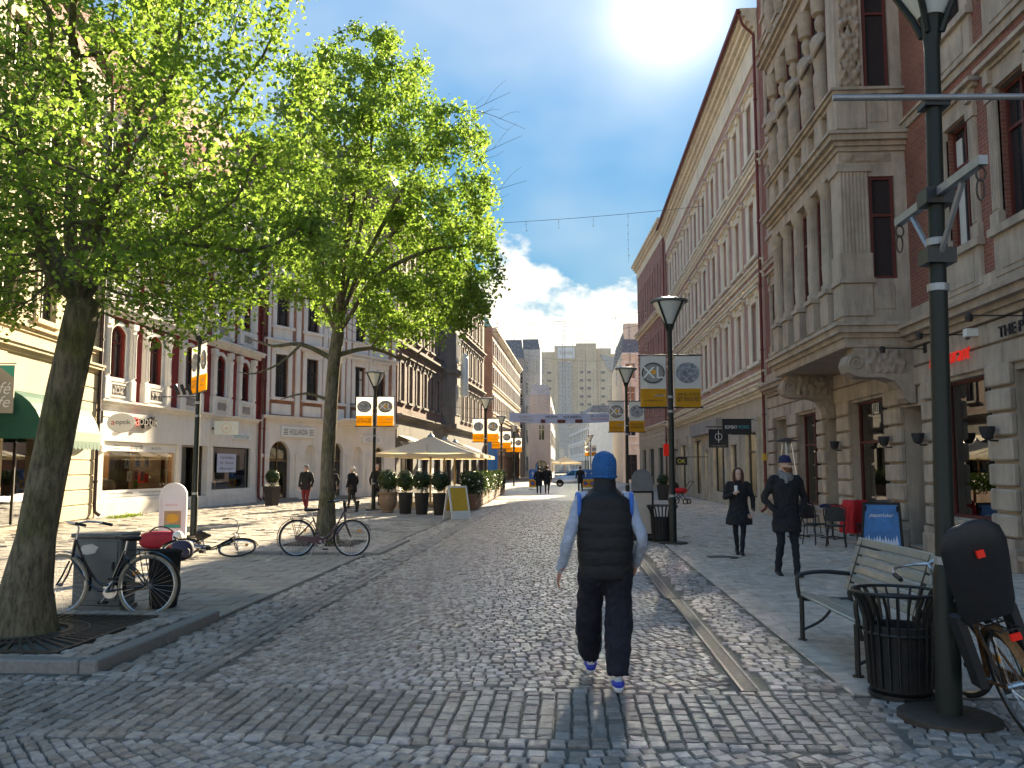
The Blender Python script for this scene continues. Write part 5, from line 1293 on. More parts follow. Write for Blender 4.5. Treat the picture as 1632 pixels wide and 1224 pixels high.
# ---------------------------------------------------------------- lamp posts and banners
def banner_pair(parent_loc, rz, z0, z1, arm=.70, w=.58, lab='', grp='orange and white festival banners on lamp posts', flip=False):
    out = []
    for k, s_ in enumerate((-1, 1)):
        b = thing('lamp_banner', lab % ('left' if k == 0 else 'right'), 'banner', parent_loc, rz, grp)
        a0, a1 = s_*.10, s_*(.10+w)
        m = MB(); N_ = 7
        xs = np.linspace(a0, a1, 5); zs = np.linspace(z0, z1, N_)
        def yy(x, z): return .012*math.sin((x-a0)*5+z*3)
        def sheet(mb, x0, x1, za, zb, dy, nx=4, nz=6):
            X = np.linspace(x0, x1, nx+1); Z = np.linspace(za, zb, nz+1)
            mb.add([(xx, yy(xx, zz)+dy, zz) for zz in Z for xx in X], [(j*(nx+1)+i, j*(nx+1)+i+1, (j+1)*(nx+1)+i+1, (j+1)*(nx+1)+i) for j in range(nz) for i in range(nx)])
        lo, hi = min(a0, a1), max(a0, a1); H = z1-z0
        sheet(m, lo, hi, z0, z1, -.004); sheet(m, lo, hi, z0, z1, .004); m.build('cloth', 'banner_white', b, smooth=True)
        for side in (-1, 1):
            dy = side*.012
            q = MB(); sheet(q, lo, hi, z0, z0+H*.36, dy); q.build('print', 'banner_orange', b, smooth=True)
            cx, cz = (lo+hi)/2, z0+H*.66
            is_xl = (k == 0) != flip
            q = MB(); q.add([(cx+w*.45*math.cos(a), yy(cx+w*.45*math.cos(a), cz)+dy*1.3, cz+H*.20*math.sin(a)) for a in np.linspace(0, 2*PI, 25)[:-1]], [tuple(range(24))]); q.build('print', 'grey_print' if not is_xl else 'ink', b)
            if is_xl:
                q = MB(); q.add([(cx+w*.41*math.cos(a), yy(cx+w*.41*math.cos(a), cz)+dy*1.5, cz+H*.175*math.sin(a)) for a in np.linspace(0, 2*PI, 25)[:-1]], [tuple(range(24))]); q.build('print', 'trim_grey', b)
                put_text(b, 'XL', (cx, dy*3.0, cz+.01), w*.86, H*.22, 'white_print', back=side > 0)
                q = MB(); q.add([(cx+.01+w*.10*math.cos(a), dy*3.2, cz+.02+w*.10*math.sin(a)) for a in np.linspace(0, 2*PI, 13)[:-1]], [tuple(range(12))]); q.build('print', 'orange_print', b)
                put_text(b, 'MALMÖ', (cx-w*.24*-side*-1, dy*3.0, z0+H*.23), w*.40, H*.045, 'white_print', back=side > 0); put_text(b, 'OPEN', (cx+w*.22*-side, dy*3.0, z0+H*.23), w*.36, H*.045, 'ink', back=side > 0)
                put_text(b, '12-14 FEBRUARI 2016', (cx, dy*3.0, z0+H*.13), w*.75, H*.03, 'ink', back=side > 0)
            else:
                put_text(b, 'THINK BIG • ACT BOLD', (cx, dy*3.0, z0+H*.25), w*.88, H*.05, 'ink', back=side > 0); put_text(b, 'GET INVOLVED', (cx, dy*3.0, z0+H*.155), w*.88, H*.085, 'ink', back=side > 0)
        for z in (z0, z1): m = MB(); m.tube([(s_*.062, 0, z), (s_*(.10+w+.05), 0, z)], .02, 8); m.build('rod', 'black_metal', b)
        out.append(b)
    return out
def lamp_post(loc, lab, head=True, base=True):
    t = thing('lamp_post', lab, 'lamp post', (loc[0], loc[1], 0), 0, 'dark green street lamps along the street')
    m = MB(); m.lathe([(.085, 0), (.083, .95), (.068, 1.02), (.064, 1.05), (.061, 2.9), (.062, 2.95), (.057, 3.0), (.053, 4.75), (.06, 4.82)], 16); m.build('pole', 'post_green', t, smooth=True)
    if base: m = MB(); m.lathe([(.33, -.03), (.33, .025), (.31, .035), (.12, .04)], 28); m.build('base_plate', 'cast_iron', t, smooth=True)
    for z in (1.06, 2.97, 3.3): m = MB(); m.lathe([(.06, z-.03), (.072, z-.025), (.072, z+.025), (.06, z+.03)], 14); m.build('collar', 'galv', t)
    m = MB(); m.lathe([(.06, 4.8), (.075, 4.95), (.09, 5.0)], 14)
    for k in range(4):
        a = PI/4+k*PI/2; c, s_ = math.cos(a), math.sin(a); m.tube([(c*.07, s_*.07, 4.85), (c*.13, s_*.13, 5.0), (c*.40, s_*.40, 5.50)], .024, 6)
    m.build('bracket', 'post_green', t)
    m = MB(); m.lathe([(.09, 4.98), (.37, 5.47)], 24, caps=False); m.build('lamp_glass', 'lamp_glass', t, smooth=True)
    m = MB(); m.lathe([(.40, 5.47), (.43, 5.49), (.43, 5.53), (.30, 5.58), (.05, 5.60)], 24); m.build('lamp_cap', 'lamp_rim', t, smooth=True)
    return t
pn = gnd(1513, 1146)
lp_near = lamp_post((pn.x, pn.y), 'nearest lamp post beside the litter bin and bench on the right'); lp_near.rotation_euler = (0, R(1.2), 0)
# steel banner brackets left empty on the near post
bt = thing('banner_bracket', 'empty grey steel crossbar on the nearest lamp post', 'bracket', (pn.x, pn.y, 0))
m = MB(); m.tube([(-.74, -.085, 4.34), (.74, -.085, 4.34)], .022, 10); m.build('bar', 'galv', bt, smooth=True); m = MB(); m.box(-.09, .09, -.075, .07, 4.29, 4.32); m.build('clamp', 'black_metal', bt); bt.rotation_euler = (0, R(1.2), 0)
bt = thing('flag_bracket', 'steel bracket arms with ring hooks on the nearest lamp post', 'bracket', (pn.x, pn.y, 0))
for s_ in (-1, 1):
    m = MB(); m.box(-.028, .028, min(s_*.07, s_*.72), max(s_*.07, s_*.72), 3.62, 3.68); m.build('arm', 'galv', bt)
    m = MB(); m.tube([(0, s_*.07, 3.22), (0, s_*.42, 3.60)], .022, 6); m.build('brace', 'galv', bt)
    m = MB(); m.tube([(.03*math.cos(a), s_*.68, 3.57+.045*math.sin(a)) for a in np.linspace(0, 2*PI, 13)[:-1]], .007, 5, closed=True); m.tube([(.024*math.cos(a), s_*.68+.01, 3.47+.07*math.sin(a)) for a in np.linspace(0, 2*PI, 13)[:-1]], .007, 5, closed=True); m.build('ring', 'cast_iron', bt)
bt.rotation_euler = (0, R(1.2), 0)
for z in (3.57, 3.14): m = MB(); m.box(-.10, .10, -.085, .085, z, z+.11); m.build('clamp', 'black_metal', bt)
p2 = gnd(1073, 866); lamp_post((p2.x, p2.y), 'lamp post with banners behind the two walkers on the right'); banner_pair((p2.x, p2.y, 0), 0, 3.06, 4.26, lab='%s banner on the lamp post by the far right litter bin')
p3 = (2.27, 33.7); lamp_post(p3, 'third lamp post on the right, behind the person in the blue cap'); banner_pair((*p3, 0), 0, 3.06, 4.26, lab='%s banner on the third lamp post on the right')
for i, Y in enumerate((104, 119, 134)): lamp_post((2.7, Y), ['nearest of the tiny far lamp posts beyond the crossing', 'middle one of the tiny far lamp posts beyond the crossing', 'farthest of the tiny lamp posts beyond the crossing'][i])
banner_pair((2.7, 104, 0), 0, 3.06, 4.26, lab='%s banner on the far lamp post beyond the crossing')
q1 = gnd(308, 856); lamp_post((q1.x, q1.y), 'lamp post by the white menu board under the first tree'); banner_pair((q1.x, q1.y, 0), R(-52), 3.55, 4.75, lab='%s banner on the lamp post by the white menu board', flip=True)
q2 = gnd(595, 813); lamp_post((q2.x, q2.y), 'lamp post right of the second tree by the planters'); banner_pair((q2.x, q2.y, 0), 0, 3.35, 4.55, w=.66, lab='%s banner on the lamp post right of the second tree', flip=True)
for i, (px, Y) in enumerate(((774, 48), (799, 65), (819, 80))):
    X = at_y(px, 700, Y).x; lamp_post((X, Y), ['lamp post at the far end of the cafe hedge', 'lamp post just beyond the cafe hedge on the left', 'farthest lamp post on the left before the crossing'][i])
    banner_pair((X, Y, 0), 0, 3.1, 4.4, w=.62, lab=['%s banner above the far end of the parasols', '%s banner just beyond the parasols', '%s banner on the farthest left lamp post'][i], flip=True)
# wire letters on a rod by the first left lamp
m = MB(); m.tube([(-1.2, 0, 3.45), (0, 0, 3.45)], .015, 6)
for k in range(3): m.tube([(-.5+.16*k, 0, 3.5), (-.6+.16*k, 0, 3.75)], .045, 6)
o = m.build('light_ornament', 'black_metal', None, loc=(q1.x, q1.y, 0)); tag(o, 'black ornament rod on the lamp post by the menu board', 'ornament')

# ---------------------------------------------------------------- street banner, cables, light curtains
def cable_pts(a, b, sag, n=16):
    a, b = Vector(a), Vector(b); return [a.lerp(b, i/n)-Vector((0, 0, sag*4*(i/n)*(1-i/n))) for i in range(n+1)]
Y = 60.0; xl = at_y(812, 660, Y).x; xr = at_y(985, 660, Y).x
sb = thing('street_banner', 'white printed banner stretched high across the street', 'banner', (xl, Y, 4.9)); W = xr-xl
def by(x): return .10*math.sin(x*1.1)
def bz(x): return -.18+.25*((x-W/2)/(W/2))**2*.6
m = MB(); NX = 30
for dy in (-.004, .004):
    vs_ = []
    for zz in (0, .33, .66): vs_ += [(W*i/NX, by(W*i/NX)+dy+.03*math.sin(i*1.7)*(zz > .3), bz(W*i/NX)+zz*.98) for i in range(NX+1)]
    m.add(vs_, [(j*(NX+1)+i, j*(NX+1)+i+1, (j+1)*(NX+1)+i+1, (j+1)*(NX+1)+i) for j in range(2) for i in range(NX)])
m.build('cloth', 'blue_print', sb, smooth=True)
def sbt(txt, fx, fz, w, h, m_): put_text(sb, txt, (W*fx, by(W*fx)-.06, bz(W*fx)+fz), w, h, m_)
sbt('Galleri', .14, .42, .9, .14, 'trim_grey'); sbt('Månna', .165, .2, .9, .15, 'trim_grey'); sbt('MOMO', .40, .45, .95, .16, 'ink'); sbt('KLUBBEN', .58, .44, 1.2, .15, 'ink'); sbt('28.1-3.4 2016', .83, .45, 1.3, .12, 'ink_dark_blue'); sbt('MALMÖ KONSTHALL', .85, .22, 1.6, .14, 'red_print')
for fx, w_ in ((.31, .3), (.48, .55), (.64, .5)):
    m = MB(); x = W*fx; m.box(x-w_/2, x+w_/2, by(x)-.075, by(x)-.062, bz(x)+.03, bz(x)+.26); m.build('print', 'frame_red', sb)
m = MB()
for z in (0, .64): m.tube([(-5.2, 0, z+.5), (0, 0, z-.03)], .012, 4); m.tube([(W, by(W), z-.03), (W+3.9, .3, z+.4)], .012, 4)
m.build('rope', 'cable', sb)
CAB = [(45, -13, 14.6, 7.3, 15.4, .3, [.535, .62, .71, .80]), (66, -10, 13.5, 7.0, 13.8, .8, None), (78, -9.4, 14.5, 6.5, 14.5, .9, None), (92, -8.9, 15.0, 6.3, 13.2, .9, None)]
for i, (Y, xa, za, xb, zb, sag, fixed) in enumerate(CAB):
    t = thing('light_curtain', ['thin overhead cable with four light strands below the sun', 'nearest curtain of hanging light strands above the street banner', 'middle curtain of hanging light strands far down the street', 'farthest curtain of hanging light strands by the tower'][i], 'light strings', (xa, Y, za), 0, 'strings of lights hung across the street')
    pts = cable_pts((0, 0, 0), (xb-xa, 0, zb-za), sag, 24); m = MB(); m.tube(pts, .012, 4); m.build('cable', 'cable', t)
    rr = random.Random(i); fr = fixed or [rr.uniform(.25, .98) for _ in range(22)]
    for f in fr:
        p_ = Vector((0, 0, 0)).lerp(Vector((xb-xa, 0, zb-za)), f)-Vector((0, 0, sag*4*f*(1-f))); ln = rr.uniform(.4, .6) if fixed and f < .75 else (2.6 if fixed else rr.uniform(3.0, 8.5))
        m = MB(); m.tube([p_, p_-Vector((0, 0, ln))], .006, 3); m.cur = 1; z = .15
        while z < ln:
            c_ = p_-Vector((rr.uniform(-.03, .03), 0, z)); s_ = .034; m.add([c_+Vector((s_, 0, 0)), c_+Vector((-s_, 0, 0)), c_+Vector((0, s_, 0)), c_+Vector((0, -s_, 0)), c_+Vector((0, 0, s_*1.6)), c_-Vector((0, 0, s_*1.6))], [(0,2,4),(2,1,4),(1,3,4),(3,0,4),(2,0,5),(1,2,5),(3,1,5),(0,3,5)]); z += rr.uniform(.25, .5)
        m.build('strand', ['cable', 'bulb_white'], t)

# ---------------------------------------------------------------- bench and bins
def litter_bin(loc, lab, s=1.0):
    t = thing('litter_bin', lab, 'litter bin', (loc[0], loc[1], 0), R(20), 'black slatted litter bins')
    m = MB(); m.lathe([(.20, .03), (.235, .06), (.245, .50), (.245, .56), (.20, .56), (.20, .1)], 28); m.build('body', 'black_matt', t, smooth=True)
    sl_ = MB(); sl_.tube([(.232, 0, .08), (.250, 0, .45), (.255, 0, .60), (.285, 0, .72), (.345, 0, .82)], .010, 6, flat=2.2); me = sl_.mesh('slat', 'black_metal', smooth=True)
    for k in range(22): link('slat', me, t, (0, 0, 0), (0, 0, 2*PI*k/22))
    m = MB()
    for r_, z in ((.347, .825), (.252, .50)): m.tube([(r_*math.cos(a), r_*math.sin(a), z) for a in np.linspace(0, 2*PI, 33)[:-1]], .014, 6, closed=True)
    m.build('rim', 'black_metal', t, smooth=True)
    m = MB(); m.lathe([(.25, 0), (.25, .035), (.1, .035)], 20); m.build('foot', 'black_metal', t)
    for ch_ in t.children: pass
    t.scale = (s, s, s); return t
pb = gnd(1437, 1108); litter_bin((pb.x, pb.y), 'large black slatted litter bin in front of the bench', .93)
pb = gnd(1057, 864); litter_bin((pb.x, pb.y+.1), 'black slatted litter bin beside the second right lamp post')
a = gnd(1275, 1019); b = gnd(1366, 1080)
bench = thing('bench', 'green slatted metal bench with curved armrests facing the street', 'bench', ((a.x+b.x)/2, (a.y+b.y)/2, 0), math.atan2(a.y-b.y, a.x-b.x)); BL = 1.78
# local x along the bench, local y: seat runs to -y (away from street)
for i in range(5):
    y = -.02-.095*i; z = .445-.012*i+(.004 if i == 0 else 0)
    m = MB(); m.cbox(-BL/2, BL/2, y-.078, y, z-.028, z, .010); m.build('slat', 'bench_slat', bench)
for i in range(6):
    f = i/5; y = -.50-.145*f; z = .52+.44*f; m = MB(); c, s_ = math.cos(R(72)), math.sin(R(72))
    m.cbox(-BL/2, BL/2, -.039, .039, -.013, .013, .009); me = m.mesh('slat', 'bench_slat'); o = link('slat', me, bench, (0, y, z), (R(-72), 0, 0))
for s_ in (-1, 1):
    x = s_*(BL/2-.13)
    m = MB(); m.tube([(x, -.02, 0), (x, -.02, .42)], .024, 8); m.lathe([(.045, 0), (.045, .012)], 12, (x, -.02, 0)); m.build('leg', 'black_metal', bench)
    m = MB(); m.tube([(x, -.60, 0), (x, -.53, .30), (x, -.49, .46), (x, -.56, .70), (x, -.66, .98)], .024, 8); m.lathe([(.045, 0), (.045, .012)], 12, (x, -.60, 0)); m.build('leg', 'black_metal', bench, smooth=True)
    m = MB(); m.tube([(x, -.02, .40), (x, -.25, .39), (x, -.49, .40)], .020, 8); m.tube(smooth_path([(x, -.03, .10), (x, -.22, .2), (x, -.35, .36)], 4), .014, 6); m.build('seat_rail', 'black_metal', bench)
    m = MB(); m.tube(smooth_path([(x+s_*.06, -.02, .40), (x+s_*.06, -.00, .55), (x+s_*.06, -.03, .63), (x+s_*.06, -.25, .66), (x+s_*.06, -.52, .64)], 5), .021, 8); m.build('armrest', 'black_metal', bench, smooth=True)

# ---------------------------------------------------------------- bicycles
def bicycle(lab, loc, rz, lean=0.0, steer=0.0, frame='bike_black', tyre='rubber', basket=False, rack=True, childseat=False, ladies=True, flat=False, refl=True, parent_rot=None, bags=False):
    t = thing('bicycle', lab, 'bicycle', loc, rz, 'bicycles left in the street'); Rw = .345; WB = 1.06
    t.rotation_euler = parent_rot or (lean, 0, rz)
    def wheel(x, name):
        tm = MB(); tm.tube([(Rw*math.cos(a)*.975, 0, Rw*math.sin(a)*.975) for a in np.linspace(0, 2*PI, 41)[:-1]], .019, 8, closed=True); w = tm.build(name, tyre, t, smooth=True)
        q = MB(); q.tube([(.315*math.cos(a), 0, .315*math.sin(a)) for a in np.linspace(0, 2*PI, 41)[:-1]], .011, 6, closed=True); q.build('rim', 'steel', w, smooth=True)
        q = MB()
        for k in range(28):
            a0 = 2*PI*k/28; a1 = a0+(.35 if k % 2 else -.35); sd = .03 if (k//2) % 2 else -.03
            q.tube([(.02*math.cos(a1), sd, .02*math.sin(a1)), (.312*math.cos(a0), 0, .312*math.sin(a0))], .0016, 3, caps=False)
        q.build('spokes', 'steel', w)
        q = MB(); q.tube([(0, -.05, 0), (0, .05, 0)], .022, 10); q.build('hub', 'steel', w)
        if refl: q = MB(); q.box(-.03, .03, -.012, .012, -.022, .022); q.build('reflector', 'orange_reflector', w, loc=(.15, 0, .14))
        w.location = (x, 0, Rw); return w
    wheel(0, 'rear_wheel'); fw = wheel(WB, 'front_wheel')
    if steer: fw.rotation_euler = (0, 0, steer)
    bb = (.47, 0, .28); seat_t = (.30, 0, .72); head_t = (.90, 0, .86); head_b = (.93, 0, .64)
    m = MB()
    if ladies:
        m.tube(smooth_path([head_t, (.78, 0, .62), (.62, 0, .40), (.50, 0, .345), (.36, 0, .44)][:4]+[(.40, 0, .36)], 4), .015, 8); m.tube(smooth_path([head_b, (.78, 0, .45), (.62, 0, .30), bb], 4), .017, 8)
    else: m.tube([(.90, 0, .80), (.31, 0, .68)], .016, 8); m.tube([head_b, bb], .017, 8)
    m.tube([bb, (.30, 0, .74)], .017, 8); m.tube([head_t, head_b], .02, 8)
    for s_ in (-.055, .055):
        m.tube([(.47, s_*.6, .28), (0, s_, Rw)], .010, 6); m.tube([(.31, s_*.3, .68), (0, s_, Rw)], .009, 6)
    m.build('frame', frame, t, smooth=True)
    c, s0 = math.cos(steer), math.sin(steer)
    m = MB()
    for s_ in (-.055, .055): m.tube([(.935, s_*.7, .62), (1.0, s_, .45), (WB, s_, Rw)], .011, 6)
    m.build('fork', frame, t)
    m = MB()
    for x, a0, a1 in ((0, R(15), R(200)), (WB, R(20), R(190))):
        r_ = .378; rings = []
        for a in np.linspace(a0, a1, 18): rings.append([(x+r_*math.cos(a), -.03, Rw+r_*math.sin(a)), (x+(r_+.012)*math.cos(a), 0, Rw+(r_+.012)*math.sin(a)), (x+r_*math.cos(a), .03, Rw+r_*math.sin(a)), (x+(r_-.004)*math.cos(a), 0, Rw+(r_-.004)*math.sin(a))])
        m.loft(rings)
    m.build('mudguard', frame, t, smooth=True)
    m = MB(); m.tube([(.89, 0, .86), (.875, 0, 1.0), (.90, 0, 1.03)], .012, 8)
    for s_ in (-1, 1): m.tube(smooth_path([(.90, 0, 1.03), (.93, s_*.10, 1.05), (.88, s_*.24, 1.07), (.74, s_*.29, 1.05), (.64, s_*.29, 1.03)], 4), .011, 8)
    hb_ = m.build('handlebar', 'steel', t, smooth=True)
    m = MB()
    for s_ in (-1, 1): m.tube([(.75, s_*.29, 1.052), (.63, s_*.29, 1.028)], .017, 8)
    m.build('grip', 'rubber', hb_)
    m = MB(); m.tube([(.30, 0, .70), (.275, 0, .86)], .012, 8); m.build('seat_post', 'steel', t)
    m = MB(); rings = []
    for x, w_, h in ((-.14, .04, .03), (-.11, .10, .045), (-.03, .115, .05), (.05, .07, .04), (.12, .035, .03), (.16, .015, .02)):
        rings.append([(.27+x, w_*math.cos(a), .90+h*.7*math.sin(a)-(.02 if x < .1 else .01)) for a in np.linspace(0, 2*PI, 13)[:-1]])
    m.loft(rings); m.build('saddle', 'leather', t, smooth=True)
    m = MB(); m.tube([(.47, -.07, .28), (.47, .07, .28)], .02, 8); m.tube([(.47, -.07, .28), (.58, -.07, .14)], .010, 6); m.tube([(.47, .07, .28), (.36, .07, .42)], .010, 6); m.lathe([(.09, -.005), (.09, .005)], 18, (0, 0, 0)); 
    n0 = len(m.v)-36; m.v[n0:] = [(.47+x, -.045+z, .28+y) for x, y, z in m.v[n0:]]; m.build('crank', 'steel', t)
    m = MB(); m.box(.53, .63, -.14, -.075, .125, .15); m.box(.31, .41, .075, .14, .41, .435); m.build('pedal', 'rubber', t)
    m = MB(); m.prism([(-.02, .31), (.45, .22), (.55, .24), (.55, .34), (.45, .37), (-.02, .385)], -.062, -.048); m.build('chain_guard', frame, t)
    m = MB(); m.tube([(.40, -.05, .26), (.30, -.20, .015)], .009, 6); m.build('kickstand', 'steel', t)
    if rack:
        m = MB()
        for s_ in (-.06, 0, .06): m.tube([(.22, s_, .75), (-.28, s_, .75)], .006, 5)
        for x in (.18, -.04, -.26): m.tube([(x, -.065, .75), (x, .065, .75)], .006, 5)
        for s_ in (-.065, .065): m.tube([(-.12, s_, .75), (0, s_, Rw)], .006, 5); m.tube([(.1, s_, .75), (0, s_, Rw)], .006, 5)
        m.build('rack', 'black_metal', t)
    if basket:
        m = MB()
        for k in range(7):
            z = .84+.035*k; e = .10+.004*k; m.tube([(1.02-e, -.15, z), (1.02+e+.02, -.15, z), (1.02+e+.02, .15, z), (1.02-e, .15, z)], .005, 4, closed=True)
        for k in range(9):
            y = -.15+.0375*k; m.tube([(.92, y, .84), (.90, y, 1.06)], .004, 4); m.tube([(1.14, y, .84), (1.17, y, 1.06)], .004, 4)
        m.box(.92, 1.14, -.15, .15, .835, .845); m.build('basket', 'black_metal', t)
    if childseat:
        m = MB(); rings = []          # moulded shell: back with side wings, seen from behind
        for z, w_, d, y0 in ((.78, .15, .10, .0), (.86, .18, .13, -.02), (.98, .185, .13, -.07), (1.12, .20, .13, -.12), (1.26, .205, .13, -.17), (1.35, .185, .11, -.19), (1.41, .12, .07, -.20), (1.425, .04, .03, -.20)):
            rings.append([(y0+.0-d*.5*math.sin(a)*(1 if math.sin(a) > 0 else -.2), w_*math.cos(a), z) for a in np.linspace(0, 2*PI, 21)[:-1]])
        m.loft(rings); m.build('child_seat', 'seat_shell', t, smooth=True, fix=True)
        for s_ in (-1, 1):
            m = MB(); m.loft([[(.20+x*.5, s_*(.14+q), z) for x, q in ((-.35, 0), (.0, .0), (.0, .05), (-.35, .05))] for x0, z in ((0, .82), (0, .62), (0, .40), (0, .36))]); m.build('leg_shield', 'seat_shell', t, fix=True)
        m = MB(); m.box(-.255, -.232, -.022, .022, 1.20, 1.245); m.build('reflector', 'red_reflector', t)
        m = MB(); m.box(-.335, -.31, -.03, .03, .70, .74); m.build('tail_light', 'red_reflector', t)
        m = MB(); m.lathe([(.025, 0), (.025, .006)], 12); m.v = [(-.40-zz, x+.03, .54+y) for x, y, zz in m.v]; m.build('sticker', 'yellow_dot', t)
        m = MB(); m.tube([(.1, 0, .74), (-.05, 0, .79)], .02, 6); m.build('seat_bracket', 'black_metal', t)
    return t
r1 = gnd(231, 988); f1 = gnd(96, 985)
bicycle('black step-through bicycle with cream tyres parked by the nearest tree', (r1.x-.10, 9.84, .0), PI, frame='bike_black', tyre='tyre_cream', lean=R(3))
r2 = gnd(467, 888); f2 = gnd(552, 886)
bicycle('purple bicycle with basket parked in front of the second tree', (r2.x, 16.6, 0), R(4), frame='bike_purple', tyre='rubber', basket=True, lean=R(-2), ladies=True)
bicycle('bicycle with black child seat leaning on the nearest lamp post', (gnd(1650, 1180).x, gnd(1650, 1180).y, 0), R(86), frame='rust_frame', tyre='rubber', childseat=True, lean=R(-17), steer=R(25))
o = bicycle('bicycle lying flat on the sunny left pavement', (gnd(268, 892).x, gnd(268, 892).y+.3, .02), R(6), parent_rot=(R(-68), 0, R(8)), rack=False)
p = gnd(4, 868); bicycle('bicycle half hidden at the left edge of the picture', (p.x-.9, p.y-1.2, 0), R(12), frame='teal_flag', tyre='rubber', lean=R(3))
# bags by the lying bicycle
p = gnd(290, 892); t = thing('backpack', 'dark blue backpack dropped on the left pavement', 'bag', (p.x, p.y, 0), R(15))
def blob(rx, ry, rz_, c, seed, n=14, mrows=10, e=.8):
    rings = []
    for j in range(mrows+1):
        ph = -PI/2+PI*j/mrows; cz = math.copysign(abs(math.sin(ph))**e, ph); cr_ = max(.02, abs(math.cos(ph))**e)
        rings.append([(c[0]+rx*cr_*math.copysign(abs(math.cos(a))**e, math.cos(a))*(1+.08*mnoise.noise(Vector((math.cos(a)*2, math.sin(a)*2, cz*2+seed)))), c[1]+ry*cr_*math.copysign(abs(math.sin(a))**e, math.sin(a))*(1+.08*mnoise.noise(Vector((math.sin(a)*2, cz*2, seed)))), c[2]+rz_*cz) for a in np.linspace(0, 2*PI, n+1)[:-1]])
    return rings
m = MB(); m.loft(blob(.21, .15, .18, (0, 0, .18), 1)); m.build('bag_body', 'bag_navy', t, smooth=True)
m = MB(); m.loft(blob(.14, .06, .10, (.02, -.15, .15), 3)); m.build('pocket', 'bag_navy', t, smooth=True)
m = MB(); m.tube(smooth_path([(-.1, .1, .33), (-.16, .0, .42), (-.05, -.05, .37)], 4), .014, 6); m.build('strap', 'black_matt', t)
p = gnd(236, 880); t = thing('holdall', 'red holdall bag lying behind the black bicycle', 'bag', (p.x, p.y+.6, 0), R(5))
m = MB(); m.loft(blob(.48, .2, .19, (0, 0, .19), 5, e=.7)); m.build('bag_body', 'bag_red', t, smooth=True)
m = MB(); m.loft(blob(.10, .12, .13, (.36, -.12, .26), 5, e=.8)); m.build('side_patch', 'white_paint', t, smooth=True)
m = MB(); m.tube(smooth_path([(-.25, -.05, .36), (-.1, -.1, .46), (.1, -.1, .46), (.25, -.05, .36)], 4), .016, 6); m.build('handle', 'black_matt', t)
# utility cabinet, small bin behind
p = gnd(168, 988)
t = thing('utility_cabinet', 'grey metal utility cabinet behind the black bicycle', 'cabinet', (-5.62, 10.15, 0), R(-2))
m = MB(); m.cbox(-.30, .30, 0, .36, .06, .86, .012); m.build('body', 'cabinet_grey', t); m = MB(); m.cbox(-.33, .33, -.03, .39, .86, .91, .012); m.build('lid', 'cabinet_grey', t)
m = MB(); m.box(-.32, .32, -.02, .38, 0, .06); m.build('plinth', 'kerb_granite', t)
m = MB(); m.cbox(-.26, .26, -.012, .002, .12, .82, .005); d_ = m.build('door', 'cabinet_grey', t); m = MB(); m.cbox(.20, .23, -.03, -.011, .48, .58, .004); m.build('handle', 'black_metal', d_)
m = MB(); m.prism([(-.22, .68), (-.12, .66), (-.02, .68), (.02, .75), (-.06, .79), (-.18, .77)], -.016, -.0135); m.build('sticker', 'sticker', t)
t = thing('waste_basket', 'small black waste basket seen through the bicycle rear wheel', 'litter bin', (-4.95, 10.5, 0)); m = MB(); m.lathe([(.13, 0), (.16, .02), (.19, .66), (.205, .68), (.18, .68), (.15, .1)], 16); m.build('body', 'black_matt', t, smooth=True); m = MB(); m.tube([(.2*math.cos(a), .2*math.sin(a), .68) for a in np.linspace(0, 2*PI, 17)[:-1]], .012, 5, closed=True); m.build('rim', 'black_matt', t)

# ---------------------------------------------------------------- boards
p = gnd(274, 868)
t = thing('menu_board', 'white arched pavement board with a food picture', 'sign board', (p.x, p.y, 0), R(12))
def arch_outline(w, h, inset=0.0): return [(-w/2+inset, inset), (w/2-inset, inset)]+arch_pts(-w/2+inset, w/2-inset, h-inset, w/2-inset-.001, 13)
o_ = arch_outline(.52, 1.32); m = MB(); m.prism(o_, -.03, .03); m.build('panel', 'white_paint', t, fix=True)
m = MB(); m.ringprism(arch_outline(.58, 1.36), arch_outline(.50, 1.32, .0), -.045, .045); m.build('frame', 'white_paint', t)
m = MB(); m.box(-.20, .20, -.036, -.032, .22, .98); pr_ = m.build('poster', 'white_print', t); m = MB(); m.box(-.18, .18, -.041, -.037, .36, .74); m.build('picture', 'wood_light', pr_)
m = MB(); m.add([(.0+.13*math.cos(a), -.0425, .58+.10*math.sin(a)) for a in np.linspace(0, 2*PI, 17)[:-1]], [tuple(range(16))]); m.build('picture', 'chalk_orange', pr_); m = MB(); m.box(-.17, .17, -.044, -.0425, .37, .44); m.build('picture', 'teal_flag', pr_)
put_text(pr_, 'dagens meny', (-.03, -.04, .87), .26, .035, 'red_print')
m = MB(); m.box(-.3, .3, -.2, -.16, 0, .04); m.box(-.3, .3, .16, .2, 0, .04); m.box(-.3, -.26, -.2, .2, 0, .04); m.box(.26, .3, -.2, .2, 0, .04); m.build('foot', 'white_paint', t)
p = gnd(728, 827)
t = thing('sandwich_board', 'white sandwich board with ochre panel at the cafe corner', 'sign board', (p.x, p.y, 0), R(38))
for s_ in (-1, 1):
    me = MB(); me.ringprism([(-.36, 0), (.36, 0), (.36, 1.12), (-.36, 1.12)], [(-.30, .28), (.30, .28), (.30, 1.06), (-.30, 1.06)], -.02, .02); o = me.build('frame', 'white_paint', t, loc=(0, s_*.30, 0), rot=(-s_*-R(15), 0, 0))
    me = MB(); me.box(-.30, .30, -.012, .012, .28, 1.06); me.build('panel', 'chalk_orange', o)
p = gnd(1025, 861)
t = thing('pavement_sign', 'dark framed arched pavement sign with a cream poster behind the blue cap', 'sign board', (p.x, p.y+.1, 0), R(-4))
